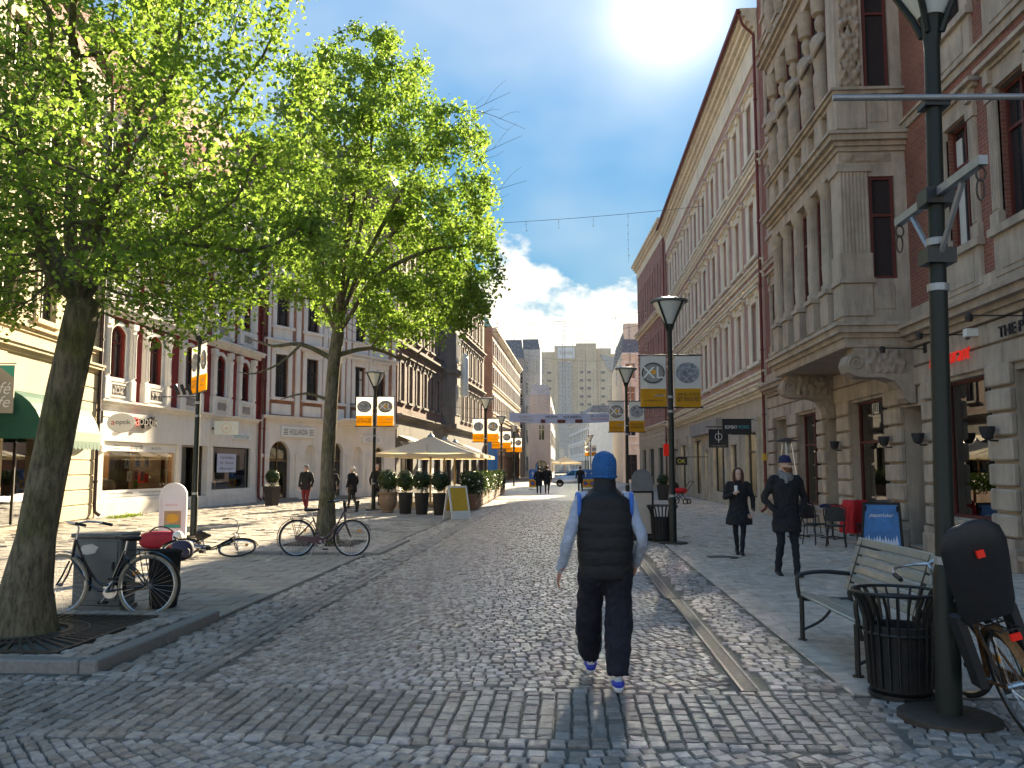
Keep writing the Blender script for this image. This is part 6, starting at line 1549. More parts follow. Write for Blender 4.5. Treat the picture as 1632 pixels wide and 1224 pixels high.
m = MB(); m.ringprism([(-.27, .1), (.27, .1), (.27, 1.15), (-.27, 1.15)], [(-.22, .15), (.22, .15), (.22, 1.10), (-.22, 1.10)], -.03, .03); m.build('frame', 'black_matt', t)
m = MB(); m.box(-.22, .22, -.015, .015, .15, 1.10); m.build('poster', 'poster_cream', t)
m = MB(); m.prism([(-.25, 1.16), (.25, 1.16)]+arch_pts(-.25, .25, 1.66, .30, 13), -.025, .025); m.build('header', 'roof_slate', t, fix=True)
m = MB(); m.cbox(-.32, .32, -.26, .26, 0, .10, .02); m.build('foot', 'rubber', t)
p = gnd(1406, 878)
t = thing('snow_sign', 'blue poster board leaning by the cafe tables on the right', 'sign board', (p.x, p.y, 0), R(-24))
m = MB(); m.ringprism([(-.42, .0), (.42, .0), (.36, 1.0), (-.36, 1.0)], [(-.36, .10), (.36, .10), (.31, .95), (-.31, .95)], -.02, .02); fr_ = m.build('frame', 'black_matt', t, rot=(R(-12), 0, 0))
m = MB(); m.prism([(-.36, .10), (.36, .10), (.31, .95), (-.31, .95)], -.008, .008); po = m.build('poster', 'poster_blue', fr_, fix=True); put_text(po, 'pepparkakor', (0, -.012, .72), .46, .10, 'white_print', shear=.25)
m = MB()
for k in range(12): x = -.30+.053*k; h = .12+.10*random.random(); m.prism([(x-.04, .13), (x+.04, .13), (x, .13+h)], -.014, -.010)
m.build('picture', 'pale_blue', po, fix=True)
m = MB(); m.tube([(-.3, .35, 0), (-.3, .15, .9)], .018, 6); m.tube([(.3, .35, 0), (.3, .15, .9)], .018, 6); m.build('prop', 'black_matt', t)
# hanging signs on the right
t = thing('hanging_sign', 'black hanging sign with white and turquoise letters', 'sign', (RX, 33.9, 0), 0)
pz = at_y(1198, 678, 33.0)
m = MB(); m.box(-1.35, -.25, -.06, .06, pz.z-.30, pz.z+.30); m.build('panel', 'ink', t); put_text(t, 'BOMBAY', (-1.02, -.066, pz.z-.02), .46, .13, 'white_print'); put_text(t, 'WORKS', (-.55, -.066, pz.z-.02), .42, .13, 'teal_print')
m = MB()
for dz in (-.30, .28): m.tube([(-1.0, 0, pz.z+dz), (.05, 0, pz.z+dz)], .02, 6)
m.build('bracket', 'black_metal', t)
t = thing('hanging_sign', 'black square hanging sign with a white ring emblem', 'sign', (RX, 36.6, 0), 0)
pz = at_y(1145, 698, 36.6); cx = pz.x-RX
m = MB(); m.box(cx-.40, cx+.40, -.03, .03, pz.z-.40, pz.z+.36); m.build('panel', 'ink', t)
m = MB(); m.tube([(cx+.14*math.cos(a), -.038, pz.z+.05+.14*math.sin(a)) for a in np.linspace(0, 2*PI, 21)[:-1]], .012, 5, closed=True); m.box(cx-.012, cx+.012, -.046, -.034, pz.z-.2, pz.z+.3); m.build('emblem', 'white_print', t)
put_text(t, 'HAIR & BEAUTY', (cx, -.034, pz.z-.32), .62, .06, 'trim_grey')
m = MB(); m.tube([(cx-.5, 0, pz.z+.46), (.05, 0, pz.z+.46)], .025, 6); m.tube([(cx-.3, 0, pz.z+.46), (cx-.3, 0, pz.z+.36)], .01, 5); m.tube([(cx+.3, 0, pz.z+.46), (cx+.3, 0, pz.z+.36)], .01, 5); m.build('bracket', 'black_metal', t)
t = thing('hanging_sign', 'small black and yellow sign above a far right shop door', 'sign', (RX, 46, 0), 0); pz = at_y(1086, 735, 46); cx = pz.x-RX
m = MB(); m.box(cx-.3, cx+.3, -.03, .03, pz.z-.2, pz.z+.2); m.build('panel', 'ink', t); put_text(t, 'OK', (cx, -.035, pz.z), .4, .2, 'yellow_dot'); m = MB(); m.tube([(cx-.2, 0, pz.z+.22), (.05, 0, pz.z+.22)], .02, 5); m.build('bracket', 'black_metal', t)
t = thing('hanging_sign', 'small bright red box sign far along the right facade', 'sign', (RX-.05, 58, 0), 0); pz = at_y(1040, 717, 58)
m = MB(); m.cbox(-.95, -.45, -.09, .09, pz.z-.4, pz.z+.4, .02); m.build('box', 'red_reflector', t); m = MB(); m.box(-.46, .06, -.03, .03, pz.z-.04, pz.z+.04); m.build('bracket', 'black_metal', t)

# ---------------------------------------------------------------- cafe on the left
def parasol(X, Y, lab, side=4.1):
    t = thing('parasol', lab, 'parasol', (X, Y, 0), R(2), 'beige square cafe parasols'); h = side/2
    m = MB(); ap = (0, 0, 3.10); ze = 2.30; cs = [(-h, -h), (h, -h), (h, h), (-h, h)]
    for k in range(4):
        a, b = cs[k], cs[(k+1) % 4]; N_ = 6
        rows_ = []
        for i in range(N_+1):
            f = i/N_; row = []
            for j in range(N_+1):
                g_ = j/N_; x = (a[0]*(1-g_)+b[0]*g_)*f; y = (a[1]*(1-g_)+b[1]*g_)*f; sag = .05*math.sin(PI*g_)*f
                row.append((x*(1-sag*.3), y*(1-sag*.3), 3.10-(.80)*f-.05*math.sin(PI*f)-sag))
            rows_.append(row)
        o = len(m.v); m.v += [q for r_ in rows_ for q in r_]
        for i in range(N_):
            for j in range(N_): m.f.append((o+i*(N_+1)+j, o+(i+1)*(N_+1)+j, o+(i+1)*(N_+1)+j+1, o+i*(N_+1)+j+1)); m.mi.append(0)
    m.build('canopy', 'parasol', t)
    m = MB()
    for k in range(4):
        a, b = cs[k], cs[(k+1) % 4]; n_ = Vector((b[1]-a[1], a[0]-b[0], 0)).normalized()*.006
        m.add([(a[0]+n_.x, a[1]+n_.y, ze), (b[0]+n_.x, b[1]+n_.y, ze), (b[0]+n_.x, b[1]+n_.y, ze-.16), (a[0]+n_.x, a[1]+n_.y, ze-.16)], [(0, 1, 2, 3)])
    m.build('valance', 'parasol', t)
    for k in range(8):
        a = PI/4*k; r_ = h*.97*(1.414 if k % 2 else 1.0); m = MB(); m.tube([(0, 0, 2.98), (r_*math.cos(a), r_*math.sin(a), ze-.01)], .016, 5); m.tube([(.05*math.cos(a), .05*math.sin(a), 2.15), (r_*.5*math.cos(a), r_*.5*math.sin(a), 2.62)], .013, 5); m.build('rib', 'wood_light', t)
    m = MB(); m.lathe([(.045, 0), (.045, 3.05)], 12); m.build('pole', 'wood_light', t, smooth=True)
    m = MB(); m.cbox(-.38, .38, -.38, .38, 0, .12, .02); m.build('base', 'kerb_granite', t)
    m = MB(); m.lathe([(.16, 3.06), (.10, 3.14), (.05, 3.16), (.03, 3.24)], 12); m.build('cap', 'galv', t)
for X, Y, lab in ((-6.05, 38.0, 'nearest beige cafe parasol with its front corner towards us'), (-6.05, 42.3, 'middle beige cafe parasol behind the nearest one'), (-6.1, 46.6, 'farthest beige cafe parasol of the row')): parasol(X, Y, lab)
def ball_pts(c, r, n, seed, flat=1.0):
    r_ = np.random.default_rng(seed); v = r_.normal(size=(n, 3)); v /= np.linalg.norm(v, axis=1)[:, None]; d = r_.uniform(.35, 1, (n, 1))**.5
    v = v*d*r; v[:, 2] *= flat; return v+np.array(c)
def planter(px, py, lab, kind, seed):
    p = gnd(px, py); t = thing('planter', lab, 'potted plant', (p.x, p.y, 0), R(seed*13), 'potted plants round the cafe')
    if kind == 'urn':
        m = MB(); m.lathe([(.20, 0), (.24, .03), (.19, .08), (.30, .22), (.36, .5), (.33, .66), (.38, .72), (.38, .78), (.33, .78), (.30, .66)], 20); m.build('pot', 'terracotta', t, smooth=True); top = .74; pr = .42
    elif kind == 'box':
        m = MB(); m.loft([[(s_*w, q*w, z) for s_, q in ((-1, -1), (1, -1), (1, 1), (-1, 1))] for w, z in ((.20, 0), (.27, .86), (.24, .86), (.23, .78))]); m.build('pot', 'pot_dark', t); top = .8; pr = .32
    else:
        m = MB(); m.lathe([(.19, 0), (.21, .02), (.27, .74), (.29, .78), (.24, .78), (.22, .7)], 18); m.build('pot', 'pot_dark', t, smooth=True); top = .75; pr = .36
    m = MB(); m.lathe([(.22, top-.04), (.05, top-.02)], 12); m.build('soil', 'soil', t)
    m = MB(); 
    for k in range(4): a = k*1.7; m.tube([(.02*math.cos(a), .02*math.sin(a), top-.05), (.08*math.cos(a), .08*math.sin(a), top+.35)], .012, 5)
    m.build('stem', 'bark_dark', t)
    o = leaf_cloud('foliage', ball_pts((0, 0, top+.48), pr, 1300, seed, 1.05), .085, 'leaf_dark', t, seed=seed); o['kind'] = 'stuff'
    if kind == 'urn' or seed % 2: o = leaf_cloud('flowers', ball_pts((0, 0, top+.12), .32, 160, seed+50, .5), .06, 'leaf_flower' if kind != 'pink' else 'leaf_pink', t, seed=seed); o['kind'] = 'stuff'
for px, py, lab, kind, seed in ((618, 817, 'terracotta urn with a bush beside the lamp post', 'urn', 1), (646, 819, 'leftmost dark pot in the row before the parasols', 'pot', 2), (672, 820, 'middle dark pot in the row before the parasols', 'pot', 3), (701, 821, 'dark pot next to the ochre sandwich board', 'pot', 4)): planter(px, py, lab, kind, seed)
p = on_wall(436, 800, B0, B1); planter(433, 806, 'dark square pot with a bush by the arched shop door', 'box', 5)
# hedge in wooden troughs along the cobbles
for i in range(6):
    y0 = 34.3+4.0*i; x = -3.95-.09*i
    t = thing('hedge_trough', ['nearest', 'second', 'third', 'fourth', 'fifth', 'farthest'][i]+' wooden trough of flowering hedge along the cafe edge', 'hedge', (x, y0, 0), R(1.3), 'hedge troughs along the cafe edge')
    m = MB()
    for s_ in (0, 1):
        for k in range(4): m.cbox(-.28 if not s_ else .24, -.24 if not s_ else .28, 0, 3.7, .05+.15*k, .19+.15*k, .006)
    for yy in (0, 3.66):
        for k in range(4): m.cbox(-.24, .24, yy, yy+.04, .05+.15*k, .19+.15*k, .006)
    m.box(-.24, .24, .04, 3.66, .05, .50); m.build('trough', 'wood_planter', t)
    pts = np.stack([rng.uniform(-.36, .36, 2600), rng.uniform(.0, 3.7, 2600), .58+.75*rng.random(2600)**.8], 1); pts[:, 2] += .15*np.sin(pts[:, 1]*3+i)+rng.normal(0, .05, 2600)
    o = leaf_cloud('foliage', pts, .11, 'leaf_dark', t, seed=100+i); o['kind'] = 'stuff'
    pts = np.stack([rng.uniform(-.40, .40, 130), rng.uniform(.0, 3.7, 130), .62+.7*rng.random(130)], 1); o = leaf_cloud('flowers', pts, .07, 'leaf_flower', t, seed=200+i); o['kind'] = 'stuff'
    m = MB()
    for k in range(6): m.tube([(0, .3+.6*k, .5), (.05*(-1)**k, .35+.6*k, 1.0)], .012, 5)
    m.build('stem', 'bark_dark', t)
def cafe_chair(X, Y, rz, lab, m1='wood_light', grp='cafe chairs'):
    t = thing('cafe_chair', lab, 'chair', (X, Y, 0), rz, grp)
    m = MB(); m.lathe([(.20, .44), (.215, .455), (.20, .47)], 16); m.build('seat', m1, t)
    for sx in (-1, 1):
        for sy in (-1, 1):
            m = MB(); top = (sx*.15, sy*.15, .45); m.tube([(sx*.20, sy*.19, 0), top], .013, 6); m.build('leg', m1, t)
    m = MB(); pts = smooth_path([(-.17, .15, .45), (-.22, .21, .7), (-.19, .24, .86), (0, .26, .92), (.19, .24, .86), (.22, .21, .7), (.17, .15, .45)], 4); m.tube(pts, .014, 6)
    rings = [[(x*(.2), .205+.035*(1-x*x)+.0, z), (x*.2, .215+.035*(1-x*x), z)] for z in (.55, .88) for x in np.linspace(-1, 1, 7)]
    v0 = [(x*.195, .205+.04*(1-x*x)+(z-.55)*.05, z-(.06*x*x if z > .8 else 0)) for z in (.56, .72, .88) for x in np.linspace(-1, 1, 9)]
    m.add(v0, [(j*9+i, j*9+i+1, (j+1)*9+i+1, (j+1)*9+i) for j in range(2) for i in range(8)])
    m.build('backrest', m1, t)
    m = MB(); m.tube([(.185*math.cos(a), .185*math.sin(a), .2) for a in np.linspace(0, 2*PI, 17)[:-1]], .009, 5, closed=True); m.build('stretcher', m1, t)
    return t
def cafe_table(X, Y, lab, m1='galv', grp='cafe tables'):
    t = thing('cafe_table', lab, 'table', (X, Y, 0), R(20), grp)
    m = MB(); m.lathe([(.34, .71), (.35, .72), (.35, .735), (.34, .74)], 22); m.build('table_top', m1, t); m = MB(); m.tube([(0, 0, .04), (0, 0, .71)], .025, 8); m.build('stem', 'black_metal', t)
    m = MB(); 
    for k in range(3): a = 2*PI*k/3; m.tube([(0, 0, .07), (.3*math.cos(a), .3*math.sin(a), .015)], .018, 6)
    m.build('foot', 'black_metal', t)
k = 0
for X, Y in ((-7.0, 36.6), (-5.2, 37.0), (-6.9, 40.6), (-5.2, 41.2), (-5.4, 45.0)):
    names = ['front left', 'front right', 'middle left', 'middle right', 'rear']
    cafe_table(X, Y, names[k]+' table under the beige parasols', 'wood_light', 'tables under the parasols')
    cafe_chair(X-.62, Y-.1, R(90), 'left hand chair of the '+names[k]+' parasol table', 'wood_light', 'chairs under the parasols'); cafe_chair(X+.62, Y, R(-90), 'right hand chair of the '+names[k]+' parasol table', 'wood_light', 'chairs under the parasols'); k += 1
# ---------------------------------------------------------------- cafe on the right
CX = [(gnd(1300, 868), R(30), 'wicker chair nearest the walking man by the right cafe'), (gnd(1333, 872), R(160), 'wicker chair in front of the right cafe table'), (gnd(1368, 868), R(-60), 'wicker chair draped with a red blanket'), (gnd(1292, 850), R(100), 'wicker chair nearest the patio heater')]
for p, rz, lab in CX: cafe_chair(p.x, p.y, rz, lab, 'pot_dark', 'wicker chairs by the right cafe')
p = gnd(1338, 862); cafe_table(p.x, p.y+.5, 'bistro table with a dark cloth bundle by the blue poster', 'galv', 'bistro tables on the right'); TB = p
p2_ = gnd(1290, 862); cafe_table(p2_.x, p2_.y+.9, 'bistro table behind the walking man', 'galv', 'bistro tables on the right')
def cloth_drape(name, lab, cat, X, Y, Z, w, d, drop, m_, seed, rz=0):
    N_ = 18; m = MB(); vs_ = []
    for j in range(N_+1):
        for i in range(N_+1):
            a, b = i/N_*2-1, j/N_*2-1; r_ = max(abs(a), abs(b)); f = max(0, r_-.45)/.55
            n_ = mnoise.noise(Vector((a*3+seed, b*3, seed)))
            vs_.append((a*w*(1-.35*f)+.05*n_, b*d*(1-.45*f)+.05*n_, -drop*f**1.3+.03*n_))
    m.add(vs_, [(j*(N_+1)+i, j*(N_+1)+i+1, (j+1)*(N_+1)+i+1, (j+1)*(N_+1)+i) for j in range(N_) for i in range(N_)])
    o = m.build(name, m_, None, smooth=True, loc=(X, Y, Z), rot=(0, 0, rz), ang=80); return tag(o, lab, cat)
p = CX[2][0]; cloth_drape('blanket', 'bright red blanket hanging over a wicker chair', 'blanket', p.x, p.y+.12, .97, .42, .40, .72, 'cloth_red', 3, R(20))
cloth_drape('cloth_bundle', 'small red cloth lying on the bistro table', 'cloth', TB.x+.10, TB.y+.45, .80, .22, .16, .05, 'cloth_red', 9)
cloth_drape('cloth_bundle', 'dark blue cloth bundle lying on the bistro table', 'cloth', TB.x-.14, TB.y+.55, .82, .18, .14, .07, 'knit_navy', 5)
# patio heater
p = gnd(1258, 838); t = thing('patio_heater', 'tall silver pyramid patio heater behind the man in the dark coat', 'patio heater', (p.x, p.y, 0), R(20))
m = MB(); m.loft([[(s_*w, q*w, z) for s_, q in ((-1, -1), (1, -1), (1, 1), (-1, 1))] for w, z in ((.26, 0), (.26, .78), (.24, .80))]); m.build('base', 'galv', t)
for sx in (-1, 1):
    for sy in (-1, 1): m = MB(); m.tube([(sx*.23, sy*.23, .8), (sx*.09, sy*.09, 2.42)], .02, 6); m.build('leg', 'steel', t)
m = MB(); m.lathe([(.05, .8), (.05, 2.4)], 12, caps=False); m.build('flame_tube', 'lamp_glass', t, smooth=True)
m = MB(); m.lathe([(.40, 2.46), (.40, 2.48), (.06, 2.56)], 4); m.build('hood', 'black_metal', t); m = MB(); m.box(-.1, .1, -.1, .1, 2.38, 2.47); m.build('burner', 'galv', t)
# blue ski in the shop window of the oriel house
tag(MB().loft([[(RX+.75+dx, 21.3-w, z), (RX+.75+dx, 21.3+w, z), (RX+.77+dx, 21.3+w, z), (RX+.77+dx, 21.3-w, z)] for z, w, dx in ((.4, .09, .25), (1.0, .10, .15), (1.8, .11, .05), (2.2, .10, 0), (2.36, .05, -.03))]).build('snowboard', 'ski_blue', None), 'upright blue snowboard behind the shop glass under the oriel', 'snowboard')
# fallen leaf-litter scrap on the pavement
p = gnd(1163, 834); m = MB(); m.add([(p.x-.14, p.y-.05, .004), (p.x+.02, p.y-.07, .006), (p.x+.16, p.y, .03), (p.x+.03, p.y+.06, .05), (p.x-.10, p.y+.05, .02)], [(0, 1, 3, 4), (1, 2, 3)]); o = m.build('paper_scrap', 'wood_light'); tag(o, 'crumpled brown paper scrap on the right pavement', 'litter')
# stroller and pots far right
p = gnd(1083, 803); t = thing('stroller', 'red and black child stroller by the far right shops', 'stroller', (p.x, p.y, 0), R(-30))
for x, y, r_ in ((-.28, -.28, .15), (-.28, .28, .15), (.38, -.2, .11), (.38, .2, .11)):
    m = MB(); m.tube([(x+r_*math.cos(a), y, r_+r_*math.sin(a)) for a in np.linspace(0, 2*PI, 21)[:-1]], .025, 6, closed=True); w = m.build('wheel', 'rubber', t); m = MB(); m.tube([(x, y-.03, r_), (x, y+.03, r_)], .06, 8); m.build('hub', 'steel', w)
m = MB()
for s_ in (-.25, .25): m.tube([(-.28, s_, .15), (.3, s_, .62), (.62, s_, 1.05)], .016, 6); m.tube([(.38, s_*.8, .11), (-.1, s_, .55)], .016, 6)
m.tube([(.62, -.25, 1.05), (.62, .25, 1.05)], .018, 6); m.build('frame', 'black_metal', t)
m = MB(); m.loft(blob(.40, .22, .14, (-.02, 0, .62), 2, e=.7)); m.build('carrycot', 'cloth_red', t, smooth=True); m = MB(); m.loft(blob(.22, .23, .22, (-.25, 0, .80), 6, e=.9)); m.build('hood', 'black_matt', t, smooth=True)
def slim_pot(px, py, lab, seed):
    p = gnd(px, py); t = thing('planter', lab, 'potted plant', (p.x, p.y, 0), 0, 'dark pots by the right shops'); m = MB(); m.lathe([(.22, 0), (.25, .02), (.33, .78), (.30, .80), (.26, .7)], 16); m.build('pot', 'pot_dark', t, smooth=True); o = leaf_cloud('foliage', ball_pts((0, 0, 1.05), .33, 500, seed), .10, 'leaf_dark', t, seed=seed); o['kind'] = 'stuff'
slim_pot(1057, 797, 'dark pot with a small bush along the far right facade', 300)
# entrance mat / doorstep scraps are left out; far roadwork boards
for i, (px, lab) in enumerate(((849, 'blue and orange road sign board left of the walking pair'), (933, 'blue and orange road sign board left of the blue cap'), (944, 'blue and orange road sign board nearest the blue cap'))):
    Y = 66; p = at_y(px, 755, Y); t = thing('road_sign', lab, 'road sign', (p.x, Y, 0), 0, 'blue and orange road sign boards')
    m = MB(); m.box(-.28, .28, -.02, .02, .82, 1.55); m.build('panel', 'sign_blue', t); m = MB(); m.box(-.28, .28, -.02, .02, .2, .81); m.build('panel', 'chalk_orange', t)
    m = MB(); m.tube([(.15*math.cos(a), -.025, .5+.15*math.sin(a)) for a in np.linspace(0, 2*PI, 17)[:-1]], .03, 5, closed=True); m.build('symbol', 'red_print', t)
    m = MB(); m.add([(.12*math.cos(a), -.024, .5+.12*math.sin(a)) for a in np.linspace(0, 2*PI, 17)[:-1]], [tuple(range(16))]); m.build('symbol', 'sign_blue', t)
    m = MB(); m.box(-.03, .03, -.03, -.021, 1.0, 1.4); m.box(-.12, .12, -.03, -.021, 1.22, 1.28); m.build('symbol', 'white_print', t)
    m = MB(); m.tube([(0, .04, 0), (0, .04, 1.6)], .025, 6); m.cbox(-.3, .3, -.15, .2, 0, .08, .01); m.build('stand', 'galv', t)
# ---------------------------------------------------------------- silver car crossing
cxa = at_y(878, 765, 77).x
t = thing('car', 'silver hatchback car standing across the far end of the street', 'car', (cxa+2.15, 77.5, 0), 0)
prof = [(-2.12, .38), (-2.15, .55), (-2.05, .74), (-1.85, .84), (-1.15, .98), (-.95, 1.02), (-.35, 1.42), (-.1, 1.50), (.9, 1.53), (1.55, 1.46), (2.0, 1.02), (2.1, .9), (2.14, .55), (2.1, .34), (1.7, .28), (-1.8, .28)]
def ring_car(y, k, top):
    return [(x, y, z if z < .95 else .95+(z-.95)*top) for x, z in prof]
m = MB(); m.loft([ring_car(-.70, 1, .94), ring_car(-.85, 1, .93), ring_car(-.88, 1, .60) if False else [(x*.995, -.88, min(z, .93)) for x, z in prof]][0:2]+[ring_car(.70, 1, 1.0)][0:0] + [ring_car(-.6, 1, 1.0), ring_car(.6, 1, 1.0), ring_car(.85, 1, .93)][0:0]) if False else None
m = MB(); rings = []
for y, s_, cap in ((-.88, .98, .92), (-.86, 1, .97), (-.72, 1, 1.45), (-.60, 1, 1.60), (.60, 1, 1.60), (.72, 1, 1.45), (.86, 1, .97), (.88, .98, .92)):
    rings.append([(x*s_, y, min(z, cap)) for x, z in prof])
m.loft(rings); m.build('body', 'car_silver', t, smooth=True, fix=True, ang=30)
m = MB()
for s_ in (-1, 1):
    y0, y1 = s_*.86, s_*.735
    for a, b, c, d in (((-.85), -.30, -.05, -.05), (.0, .0, .95, .95), (1.0, 1.0, 1.45, 1.72)):
        m.add([(a, y0*1.004, .99), (d, y0*1.004, .99), (c, y1*1.012, 1.41), (b, y1*1.012, 1.41)], [(0, 1, 2, 3)])
m.build('window', 'car_glass', t)
m = MB(); m.quad((-1.0, -.62, 1.03), (-1.0, .62, 1.03), (-.36, .58, 1.44), (-.36, -.58, 1.44)); m.quad((2.0, .6, 1.06), (2.0, -.6, 1.06), (1.6, -.55, 1.46), (1.6, .55, 1.46)); m.build('windscreen', 'car_glass', t)
for x in (-1.35, 1.35):
    for s_ in (-1, 1):
        m = MB(); m.lathe([(.18, -.1), (.31, -.1), (.33, -.06), (.33, .06), (.31, .1), (.18, .1)], 20, caps=False); m.v = [(x+a, s_*.80+c, .33+b) for a, b, c in m.v]; w = m.build('wheel', 'rubber', t); m = MB(); m.lathe([(.19, -.08), (.19, .08)], 12); m.v = [(x+a, s_*.80+c, .33+b) for a, b, c in m.v]; m.build('hub_cap', 'steel', w)
for s_ in (-1, 1):
    m = MB(); m.box(-2.10, -1.88, s_*.62-.16, s_*.62+.16, .66, .78); m.build('headlight', 'lamp_glass', t); m = MB(); m.box(2.0, 2.13, s_*.68-.12, s_*.68+.12, .72, .92); m.build('tail_light', 'red_print', t)
m = MB(); m.box(-2.17, -2.1, -.7, .7, .34, .5); m.build('bumper', 'black_matt', t)
m = MB()
for x in (.0, 1.0): m.box(x-.008, x+.008, -.885, -.878, .35, .93)
m.box(.1, .24, -.9, -.878, .82, .85); m.build('door', 'black_matt', t)
# two distant bicycles / parasol stall beyond the crossing
for i, (px, Y, lab) in enumerate(((900, 118, 'pale market parasol beyond the crossing'),)):
    p = at_y(px, 752, Y); parasol(p.x, Y, lab, 4.5)

# ---------------------------------------------------------------- people
def limb(m, pts, rs, n=12, k=4, flat=1.0):
    m.tube(smooth_path(pts, k), lerp_list(rs, k), n, flat=flat)
def ell_loft(m, secs, n=20):
    """secs: (cx, cy, z, rx, ry) stacked ellipses"""
    m.loft([[(cx+rx*math.cos(a), cy+ry*math.sin(a), z) for a in np.linspace(0, 2*PI, n+1)[:-1]] for cx, cy, z, rx, ry in secs])
def remeshed(name, groups, parent, voxel=.014, fold=0.0, fscale=(14, 14, 9), smooth_it=4, subfold=None):
    """one continuous skin over all pieces; groups = [(MB, material)]"""
    a = MB(); tags = []
    for i, (m, mm) in enumerate(groups):
        o = len(a.v); a.v += m.v; a.f += [tuple(q+o for q in f) for f in m.f]; a.mi += [0]*len(m.f); tags += [i]*len(m.v)
    me = a.mesh('tmp', groups[0][1], fix=True); ob = bpy.data.objects.new('tmp', me); col.objects.link(ob)
    md = ob.modifiers.new('r', 'REMESH'); md.mode = 'VOXEL'; md.voxel_size = voxel
    sm = ob.modifiers.new('s', 'SMOOTH'); sm.iterations = smooth_it; sm.factor = .5
    dg = bpy.context.evaluated_depsgraph_get(); dg.update()
    out = bpy.data.meshes.new_from_object(ob.evaluated_get(dg)); bpy.data.objects.remove(ob)
    out.name = name; out.materials.clear(); mats = []
    for _, mm in groups:
        if mm not in mats: mats.append(mm)
    for q in mats: out.materials.append(MATS[q])
    kd = kdtree.KDTree(len(a.v))
    for i, v in enumerate(a.v): kd.insert(Vector(v), i)
    kd.balance()
    if fold > 0:
        nv = [v.normal.copy() for v in out.vertices]
        for v, n_ in zip(out.vertices, nv):
            g_ = tags[kd.find(v.co)[1]]; f = fold*(subfold[g_] if subfold else 1)
            if f: v.co += n_*f*(mnoise.noise(Vector((v.co.x*fscale[0], v.co.y*fscale[1], v.co.z*fscale[2])))+.5*mnoise.noise(Vector((v.co.x*30, v.co.y*30, v.co.z*22))))
    mi = [mats.index(groups[tags[kd.find(p.center)[1]]][1]) for p in out.polygons]
    out.polygons.foreach_set('material_index', mi); out.polygons.foreach_set('use_smooth', [True]*len(mi)); out.update()
    return link(name, out, parent)
def head_mb(c, s=1.0, yaw=0.0, face=True):
    """head facing local +y; c = centre"""
    m = MB(); cx, cy, cz = c
    secs = []
    for z, rx, ry, oy in ((-.125, .03, .03, .055), (-.115, .045, .05, .04), (-.085, .060, .078, .02), (-.045, .069, .092, .006), (0, .074, .098, -.002), (.045, .076, .100, -.006), (.085, .068, .090, -.008), (.112, .045, .062, -.008), (.124, .015, .02, -.008)):
        secs.append((0, oy*s, z*s, rx*s, ry*s))
    ell_loft(m, secs, 20)
    if face:
        m.loft([[(w*s*math.cos(a), (.088+d*max(0, math.sin(a)))*s, z*s) for a in np.linspace(0, 2*PI, 9)[:-1]] for z, w, d in ((-.045, .016, .012), (-.035, .020, .035), (-.015, .013, .028), (.015, .009, .014), (.03, .008, .004))])   # nose
        m.tube([(-.026*s, .083*s, -.068*s), (0, .094*s, -.066*s), (.026*s, .083*s, -.068*s)], .010*s, 6)
        m.tube([(-.05*s, .078*s, .030*s), (0, .092*s, .032*s), (.05*s, .078*s, .030*s)], .012*s, 6)                                                                             # brow
    for q in (-1, 1): m.tube([(q*.074*s, .0, -.03*s), (q*.084*s, -.012*s, 0), (q*.078*s, -.008*s, .03*s)], [.010*s, .016*s, .012*s], 6)
    cs, sn = math.cos(yaw), math.sin(yaw); m.v = [(cx+x*cs-y*sn, cy+x*sn+y*cs, cz+z) for x, y, z in m.v]; return m
def hand_mb(wrist, d, side, curl=.5, palm_n=None, s=1.0):
    """palm and five fingers hanging from wrist along d; side -1 left, +1 right; palm faces the thigh"""
    m = MB(); w = Vector(wrist); d = Vector(d).normalized()
    n_ = Vector((-side, 0, 0)); n_ = (n_-d*n_.dot(d)).normalized(); f = d.cross(n_).normalized()
    if f.y < 0: f = -f                                   # f: towards the thumb side (forward)
    m.loft([[tuple(w+d*l+f*(math.cos(a)*b)+n_*(math.sin(a)*c)) for a in np.linspace(0, 2*PI, 13)[:-1]] for l, b, c in ((-.02*s, .026*s, .020*s), (.02*s, .032*s, .018*s), (.05*s, .040*s, .017*s), (.088*s, .040*s, .014*s), (.095*s, .036*s, .010*s))])
    for i, (o, L) in enumerate(((.029, .074), (.010, .082), (-.010, .076), (-.029, .060))):
        b = w+d*.088*s+f*o*s; c1 = d*math.cos(curl*.6)+n_*math.sin(curl*.6); c2 = d*math.cos(curl*1.5)+n_*math.sin(curl*1.5); c3 = d*math.cos(curl*2.1)+n_*math.sin(curl*2.1)
        p1 = b+c1*L*.45*s; p2_ = p1+c2*L*.32*s; p3_ = p2_+c3*L*.25*s
        m.tube([tuple(b-d*.012), tuple(p1), tuple(p2_), tuple(p3_)], [.0092*s, .0088*s, .008*s, .0062*s], 7)
    b = w+d*.025*s+f*.030*s; p1 = b+(d*.7+f*.6+n_*.25).normalized()*.04*s; p2_ = p1+(d*.9+f*.15+n_*.35).normalized()*.03*s
    m.tube([tuple(b-f*.012), tuple(p1), tuple(p2_)], [.012*s, .0098*s, .0075*s], 7)
    return m
